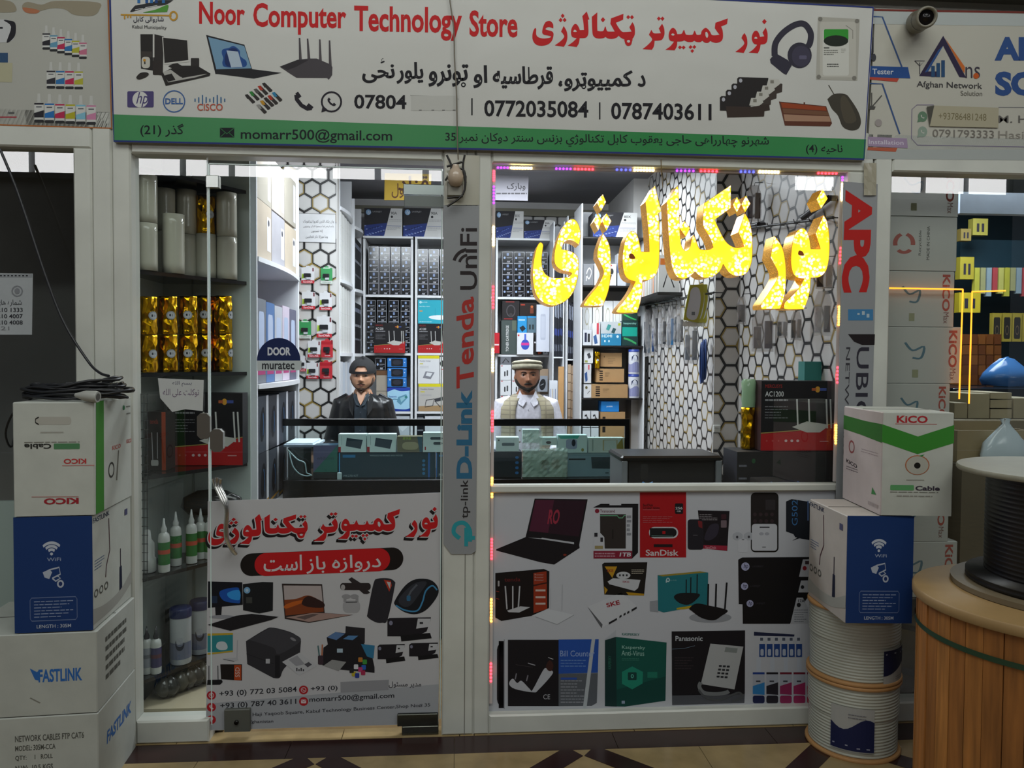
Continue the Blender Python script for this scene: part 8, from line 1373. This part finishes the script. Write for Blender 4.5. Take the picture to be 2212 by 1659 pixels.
def man(label, px, ptop, Y, skin, st):
    top = at(px, ptop, Y); kk = st['k']; H = V((top.x, Y, top.z-.125+(1-kk)*.245)); X = H.x; zc = H.z-.140          # zc: base of the neck
    t = thing('person', label, 'person', (X, Y+.02, 0)); L = []
    g = G(); headmesh(g, H, skin, .06)
    for s_ in (-1, 1):
        g.add([H+V((s_*(.076+.014*abs(cos(a))*k), .012+.020*cos(a)*k2, -.012+.032*sin(a)*k2)) for k, k2 in ((0, 1.0), (1, .9), (.4, .4)) for a in [2*pi*i/12 for i in range(12)]], [[j*12+i, j*12+(i+1) % 12, (j+1)*12+(i+1) % 12, (j+1)*12+i] for j in range(2) for i in range(12)]+[list(range(24, 36))], skin, True)
    ring(g, [(X, Y+.04, .50, .15, .11), (X, Y+.04, .62, .15, .11), (X, Y+.04, .85, .15, .10), (X, Y+.035, zc-.12, .165, .10), (X, Y+.03, zc-.04, .15, .085), (X, Y+.025, zc+.0, .08, .06), (X, Y+.02, zc+.05, .055, .055)], skin)
    arms = {}
    for s_ in (-1, 1):
        sh = V((X+s_*.150, Y+.035, zc-.055)); el = V((X+s_*.222, Y-.00, zc-.31)); wr = V((X+s_*st['wx'], Y-.20, zc-.335)); arms[s_] = (sh, el, wr)
        g.tube([sh, sh*.5+el*.5, el, el*.5+wr*.5, wr], [.052, .046, .038, .036, .026], 12, skin); hand(g, wr, V((-s_*.25, -1, -.05)), -s_, skin)
        hp_ = V((X+s_*.09, Y+.03, .56)); kn = V((X+s_*.12, Y-.33, .55)); an = V((X+s_*.12, Y-.27, .09)); g.tube([hp_, kn, an], [.08, .058, .04], 12, skin); g.tube([an+V((0, .03, -.04)), an+V((0, -.12, -.06))], [.04, .03], 10, skin); L.append((hp_, kn, an))
    b = g.build('body', 'skin', t); md = b.modifiers.new('join', 'REMESH'); md.mode = 'VOXEL'; md.voxel_size = .0042; md.use_smooth_shade = True
    s2 = b.modifiers.new('smooth', 'SMOOTH'); s2.factor = .5; s2.iterations = 2
    sk = bpy.data.materials.new('skin_tone'); sk.use_nodes = True; pb = sk.node_tree.nodes['Principled BSDF']; pb.inputs['Base Color'].default_value = hexc(skin); pb.inputs['Roughness'].default_value = .5; pb.inputs['Subsurface Weight'].default_value = .08; pb.inputs['Subsurface Radius'].default_value = (.01, .004, .002); b.data.materials[0] = sk
    def surf(a, z, off, w_=None):            # a point on the face: a sideways, z up
        y = -sqrt(max(0, 1-(a/.078)**2))*.088; return H+V((a, y-off, z))
    for s_ in (-1, 1):                       # eyes, lids and brows
        g = G(); g.lathe([(.001, -.0062), (.0085, -.004), (.0122, 0), (.0085, .004), (.001, .0062)], 14, 'a9a29c', Matrix.Translation(H+V((s_*.032, -.0748, .008)))@Matrix.Rotation(pi/2, 4, 'X')); e = g.build('eye', 'gloss', t)
        q = G(); q.lathe([(.0052, 0), (.001, .001)], 12, '1c120c', Matrix.Translation(H+V((s_*.032+.0005, -.0812, .0075)))@Matrix.Rotation(pi/2, 4, 'X')); q.build('iris', 'gloss', e)
        q = G(); q.tube([H+V((s_*.032+x, -.0805+abs(x)*.25, .0140-abs(x)*.2)) for x in (-.014, -.007, 0, .007, .014)], [.0012, .0022, .0026, .0022, .0012], 6, st['lid']); q.tube([H+V((s_*.032+x, -.0795+abs(x)*.25, .0020+abs(x)*.1)) for x in (-.012, 0, .012)], [.001, .0018, .001], 6, st['lid']); q.build('eyelid', 'skin', t)
        q = G(); q.tube([H+V((s_*x, -.0905+.10*max(0, x-.02), z)) for x, z in ((.012, .022), (.022, .0265), (.036, .0275), (.050, .022))], [.002, .0036, .0032, .0012], 6, '1b1411'); q.build('eyebrow', 'cloth', t)
    g = G(); g.tube([H+V((x, -.0925+abs(x)*.28, -.0565+(.001 if abs(x) < .005 else .0))) for x in (-.024, -.012, 0, .012, .024)], [.001, .0028, .003, .0028, .001], 6, st['lip']); g.tube([H+V((x, -.0925+abs(x)*.28, -.0625)) for x in (-.02, -.010, 0, .010, .02)], [.001, .003, .0036, .003, .001], 6, st['lip']); g.build('lips', 'skin', t)
    # beard and moustache following the jaw
    g = G(); n, m = 26, 9; vs = []; th = st['beard']
    for j in range(m+1):
        for i in range(n+1):
            a = math.radians(-96+192*i/n); f = abs(a)/math.radians(96); zt0 = -.069+st.get('bt', .078)*max(0, (f-.18)/.82)**.7-(.006 if f < .2 else 0); zb_0 = -.112+.05*f; z = zt0+(zb_0-zt0)*j/m; u = (z+.105)/.22
            W_ = (.034+.040*sm01(0, .32, max(0, u))**.8+.004); Fy = .083 if u > .05 else .076; e = th*sin(pi*min(1, (j+.6)/(m*.55+1))) if j < 3 else th; e *= (1-.5*f)
            vs.append(H+V(((W_+e)*sin(a), -(Fy+e+.006*math.exp(-(a/.3)**2))*max(cos(a), -.2), z)))
    g.add(vs, [[j*(n+1)+i, j*(n+1)+i+1, (j+1)*(n+1)+i+1, (j+1)*(n+1)+i] for j in range(m) for i in range(n)], st['hair'], True)
    g.tube([H+V((x, -.096+abs(x)*.30, -.0475-abs(x)*.22)) for x in (-.028, -.016, -.004, .004, .016, .028)], [.0015, th*.7+.002, th*.9+.002, th*.9+.002, th*.7+.002, .0015], 7, st['hair']); g.build('beard', 'cloth', t)
    g = G(); ring(g, [(X, Y+.022, H.z-.045, .050, .072), (X, Y+.030, H.z-.02, .074, .076), (X, Y+.022, H.z+.02, .0825, .086), (X, Y+.010, H.z+.06, .084, .092)], st['hair'], 26, 88, 272, cap=False); g.build('hair', 'cloth', t)
    # trousers, stool
    g = G(); ring(g, [(X, Y+.04, .49, .15, .14), (X, Y+.04, .60, .165, .14), (X, Y+.04, .70, .165, .125)], st['pants'])
    for hp_, kn, an in L: g.tube([hp_, kn, kn+V((0, -.01, -.03)), an], [.095, .075, .072, .058], 14, st['pants'])
    g.build('trousers', 'cloth', t)
    for s_, (hp_, kn, an) in zip((-1, 1), L): g = G(); g.tube([an+V((0, .06, -.045)), an+V((0, 0, -.045)), an+V((0, -.11, -.055)), an+V((0, -.15, -.06))], [.036, .043, .038, .02], 12, '17151a'); g.build('shoe', 'leather', t)
    so = thing('stool', 'round padded stool under '+st['seat'], 'stool', (X, Y+.05, 0)); g = G(); g.lathe([(.17, .45), (.18, .465), (.17, .485)], 28, '2a2a2e', Matrix.Translation((X, Y+.05, -.02))); g.build('seat', 'leather', so)
    for k in range(4): a = pi/4+k*pi/2; g = G(); g.tube([(X+.13*cos(a), Y+.05+.13*sin(a), .43), (X+.19*cos(a), Y+.05+.19*sin(a), .0)], .011, 8, '8c8c8c'); g.build('leg', 'metal', so)
    def garment(nm, mt, col, grow, sleeves, a0=0, a1=360, zb_=.66, neck=.062):
        g = G(); e = grow; rows = [(X, Y+.04, zb_, .168+e, .130+e), (X, Y+.04, .80, .160+e, .120+e), (X, Y+.04, zc-.22, .172+e, .122+e), (X, Y+.035, zc-.12, .175+e, .118+e), (X, Y+.03, zc-.065, .166+e, .105+e), (X, Y+.028, zc-.025, .138+e, .090+e), (X, Y+.026, zc-.005, .105+e, .078+e), (X, Y+.024, zc+.018, neck+e, .066+e)]
        ring(g, rows, col, 40, a0, a1, cap=(a1-a0 >= 360), sq=.84)
        if sleeves:
            for s_ in (-1, 1): sh, el, wr = arms[s_]; g.tube([sh+V((-s_*.05, 0, .012)), sh+V((s_*.005, 0, 0)), sh*.6+el*.4, el, el*.5+wr*.5, wr*.96+el*.04], [.048+e, .056+e, .056+e, .052+e, .048+e, .037+e], 16, col)
        return g, rows
    return t, H, X, zc, garment, arms
def shrink(t, X, Y, zc, k, sx=1):
    pv = V((X, Y+.02, zc+.02)); M0 = MW[t.name]; I0 = M0.inverted()
    for o in [c for c in ALL if c.parent and (c.parent == t or c.parent.parent == t)]:
        for v in o.data.vertices: q = M0 @ v.co; w_ = sm01(zc-.02, zc+.06, q.z); q = pv+(q-pv)*(1-(1-k)*w_); q.x = X+(q.x-X)*(1-(1-sx)*(1-w_)); v.co = I0 @ q
WR_ = lambda o, vox=.007: (setattr(o.modifiers.new('join', 'REMESH'), 'mode', 'VOXEL'), setattr(o.modifiers[-1], 'voxel_size', vox), setattr(o.modifiers[-1], 'use_smooth_shade', True), setattr(o.modifiers.new('soft', 'SMOOTH'), 'iterations', 3))
def solid(name, kind, hexcol, rough):
    m = mat(kind).copy(); m.name = name; nt = m.node_tree; a = [n for n in nt.nodes if n.type == 'ATTRIBUTE'][0]; r = nt.nodes.new('ShaderNodeRGB'); r.outputs[0].default_value = hexc(hexcol)
    for l in list(a.outputs['Color'].links): nt.links.new(r.outputs[0], l.to_socket)
    nt.nodes['Principled BSDF'].inputs['Roughness'].default_value = rough; return m
YM = 1.88
# --- younger man: backwards cap, leather jacket, dark shirt
t, H, X, zc, garment, arms = man('seated bearded young man in a black leather jacket and backwards black cap', 783, 775, YM, 'b98a6c', dict(k=.87, wx=.15, lid='9c7056', lip='8f5548', beard=.0012, hair='4c382c', pants='1f2229', seat='the man in the leather jacket'))
g, rows = garment('jacket', 'leather', '141416', .014, True); j = g.build('leather_jacket', solid('black_leather', 'leather', '101114', .3), t); WR_(j)
g = G(); f = lambda x, z, o: V((X+x, Y0_+o, z))
def front_y(x, z, e):                          # front surface of a garment grown by e
    k = (zc-.12-z)/.3; d_ = .118 if z < zc-.12 else .118-.052*(z-(zc-.12))/.14; w_ = .185 if z < zc-.12 else .185-.11*(z-(zc-.12))/.14; w_ = max(w_, .07); return YM+.033-(d_+e)*sqrt(max(0, 1-(x/(w_+e))**2))**.9
def panel(nm, mt, pts, e, col, th=.004, par=None):
    q = [V((X+x, front_y(x, zc+z, e), zc+z)) for x, z in pts]; n = len(q); g = G(); g.add(q+[p+V((0, th, 0)) for p in q], [list(range(n)), list(range(2*n-1, n-1, -1))]+[[i, (i+1) % n, n+(i+1) % n, n+i] for i in range(n)], col); return g.build(nm, mt, par or t)
panel('shirt_front', 'cloth', [(-.040, .01), (-.024, -.02), (0, -.055), (.024, -.02), (.040, .01), (.046, -.08), (.040, -.30), (-.036, -.30), (-.044, -.08)], .034, '1f2a33')
panel('neckline', 'skin', [(-.034, .035), (.034, .035), (.020, -.015), (0, -.048), (-.020, -.015)], .0345, 'a87c60')
for s_ in (-1, 1):
    panel('shirt_collar', 'cloth', [(s_*.048, .035), (s_*.055, .0), (s_*.030, -.045), (s_*.006, -.052), (s_*.030, .0)], .042, '27323b', .006)
    panel('jacket_collar', 'cloth', [(s_*.062, .030), (s_*.086, -.01), (s_*.078, -.075), (s_*.052, -.11), (s_*.048, -.05)], .042, '0f1012', .007)
    panel('chest_pocket', 'leather', [(s_*.075, -.145), (s_*.135, -.145), (s_*.135, -.165), (s_*.105, -.178), (s_*.075, -.165)], .034, '1b1c20', .005)
    g = G(); g.box(X+s_*.15-.035, X+s_*.15+.035, YM+.005, YM+.05, zc-.004, zc+.006, '1c1d21', b=.002, M=Matrix.Translation((X+s_*.15, YM, zc)) @ Matrix.Rotation(s_*.42, 4, 'Y') @ Matrix.Translation((-X-s_*.15, -YM, -zc))); o = g.build('epaulette', 'leather', t)
    g = G(); g.lathe([(.004, 0), (.0045, .002), (.001, .003)], 8, 'b9b4a8', Matrix.Translation((X+s_*.105, front_y(.105, zc-.158, .042), zc-.158)) @ Matrix.Rotation(pi/2, 4, 'X')); g.build('stud', 'metal', t)
for i in range(4): g = G(); g.lathe([(.0045, 0), (.001, .002)], 8, '3a444c', Matrix.Translation((X, front_y(0, zc-.09-.055*i, .037), zc-.09-.055*i)) @ Matrix.Rotation(pi/2, 4, 'X')); g.build('button', 'satin', t)
g = G(); n, m = 80, 26; vs = []                  # cap dome with the gap over the forehead
for j_ in range(m+1):
    ph = (pi/2)*j_/m; R_ = max(1e-5, cos(ph))
    for i in range(n): a = 2*pi*i/n; vs.append((H.x+.0945*R_**.97*cos(a), H.y+.012+.114*R_**.97*sin(a), H.z+.036+.014*sin(a)+.096*sin(ph)**.94))
fs = []
for j_ in range(m):
    for i in range(n):
        da = abs(((i+.5)/n*360)-270); 
        if 2 <= j_ < 9 and da < 29*sqrt(max(0, 1-((j_-2)/7.2)**2)): continue
        fs.append([j_*n+i, j_*n+(i+1) % n, (j_+1)*n+(i+1) % n, (j_+1)*n+i])
g.add(vs, fs, '19191c', True); g.add([(H.x+.0945*cos(a), H.y+.012+.114*sin(a), H.z+.030+z+.014*sin(a)) for z in (0, .017) for a in [2*pi*i/n for i in range(n)]], [[i, (i+1) % n, n+(i+1) % n, n+i] for i in range(n)], '151518', True); c_ = g.build('cap', 'cloth', t)
g = G(); ring(g, [(H.x, H.y+.135, H.z+.015, .062, .045), (H.x, H.y+.135, H.z+.021, .062, .045)], '151518', 20); g.build('cap_peak', 'cloth', t)
shrink(t, X, YM, zc, .87, .85)
# --- older man: pakol, beige waistcoat over white shirt
t, H, X, zc, garment, arms = man('seated man with dark beard in a cream round hat and beige waistcoat', 1139, 772, YM, '9c6a50', dict(k=.93, wx=.16, lid='7c5240', lip='74483c', beard=.005, bt=.062, hair='2a2420', pants='b9b6b0', seat='the man in the beige waistcoat'))
g, rows = garment('shirt', 'cloth', 'c9c8d2', .008, True, zb_=.6); sh_ = g.build('shirt', solid('white_cotton', 'cloth', 'cfcdd8', .85), t); WR_(sh_)
g, rows = garment('waistcoat', 'cloth', '9c9684', .019, False, 22, 338, .63, .068); v_ = g.build('waistcoat', 'cloth', t); mo = v_.modifiers.new('thick', 'SOLIDIFY'); mo.thickness = .004; v_.data.materials[0] = solid('checked_tweed', 'cloth', 'a39c8a', .9)
nt = v_.data.materials[0].node_tree; b_n = nt.nodes['Principled BSDF']; tc = nt.nodes.new('ShaderNodeTexCoord'); ck = nt.nodes.new('ShaderNodeTexBrick'); ck.inputs['Scale'].default_value = 9; ck.inputs['Mortar Size'].default_value = .03; ck.offset = 0; ck.inputs['Color1'].default_value = hexc('a69e8b'); ck.inputs['Color2'].default_value = hexc('a0987f'); ck.inputs['Mortar'].default_value = hexc('8a8270')
mp = nt.nodes.new('ShaderNodeMapping'); mp.inputs['Rotation'].default_value = (pi/2, 0, 0); nt.links.new(tc.outputs['Object'], mp.inputs[0]); nt.links.new(mp.outputs[0], ck.inputs[0]); nt.links.new(ck.outputs[0], b_n.inputs['Base Color'])
for s_ in (-1, 1): panel('shirt_collar', 'cloth', [(s_*.052, .045), (s_*.070, .0), (s_*.062, -.040), (s_*.034, -.055), (s_*.012, -.022), (s_*.036, .012)], .034, 'd2d1dc', .006)
panel('shirt_placket', 'cloth', [(-.010, -.03), (.010, -.03), (.010, -.32), (-.010, -.32)], .016, 'd0cedb', .003)
for i in range(3): g = G(); g.lathe([(.004, 0), (.001, .002)], 8, '8c8a94', Matrix.Translation((X, front_y(0, zc-.075-.07*i, .021), zc-.075-.07*i)) @ Matrix.Rotation(pi/2, 4, 'X')); g.build('button', 'satin', t)
for i in range(3): g = G(); g.lathe([(.006, 0), (.001, .003)], 10, '77705f', Matrix.Translation((X-.055, front_y(.055, zc-.20-.07*i, .026), zc-.20-.07*i)) @ Matrix.Rotation(pi/2, 4, 'X')); g.build('waistcoat_button', 'satin', t)
M = Matrix.Translation((H.x, H.y+.008, H.z+.052)) @ Matrix.Rotation(-.10, 4, 'X')
g = G(); g.lathe([(.083, -.004), (.092, -.012), (.101, -.006), (.105, .006), (.101, .019), (.092, .024)], 40, 'a8a28e', M, cap=False, sy=1.12); hat = g.build('pakol_hat', 'cloth', t)
q = G(); q.lathe([(.088, .020), (.095, .024), (.104, .032), (.103, .038), (.092, .045), (.06, .052), (.001, .054)], 40, ['9c9684', 'a39d8a', 'b0aa96', 'aaa490', 'aaa490', 'aaa490'], M, sy=1.12); q.build('crown', 'cloth', hat)
shrink(t, X, YM, zc, .93, .96)
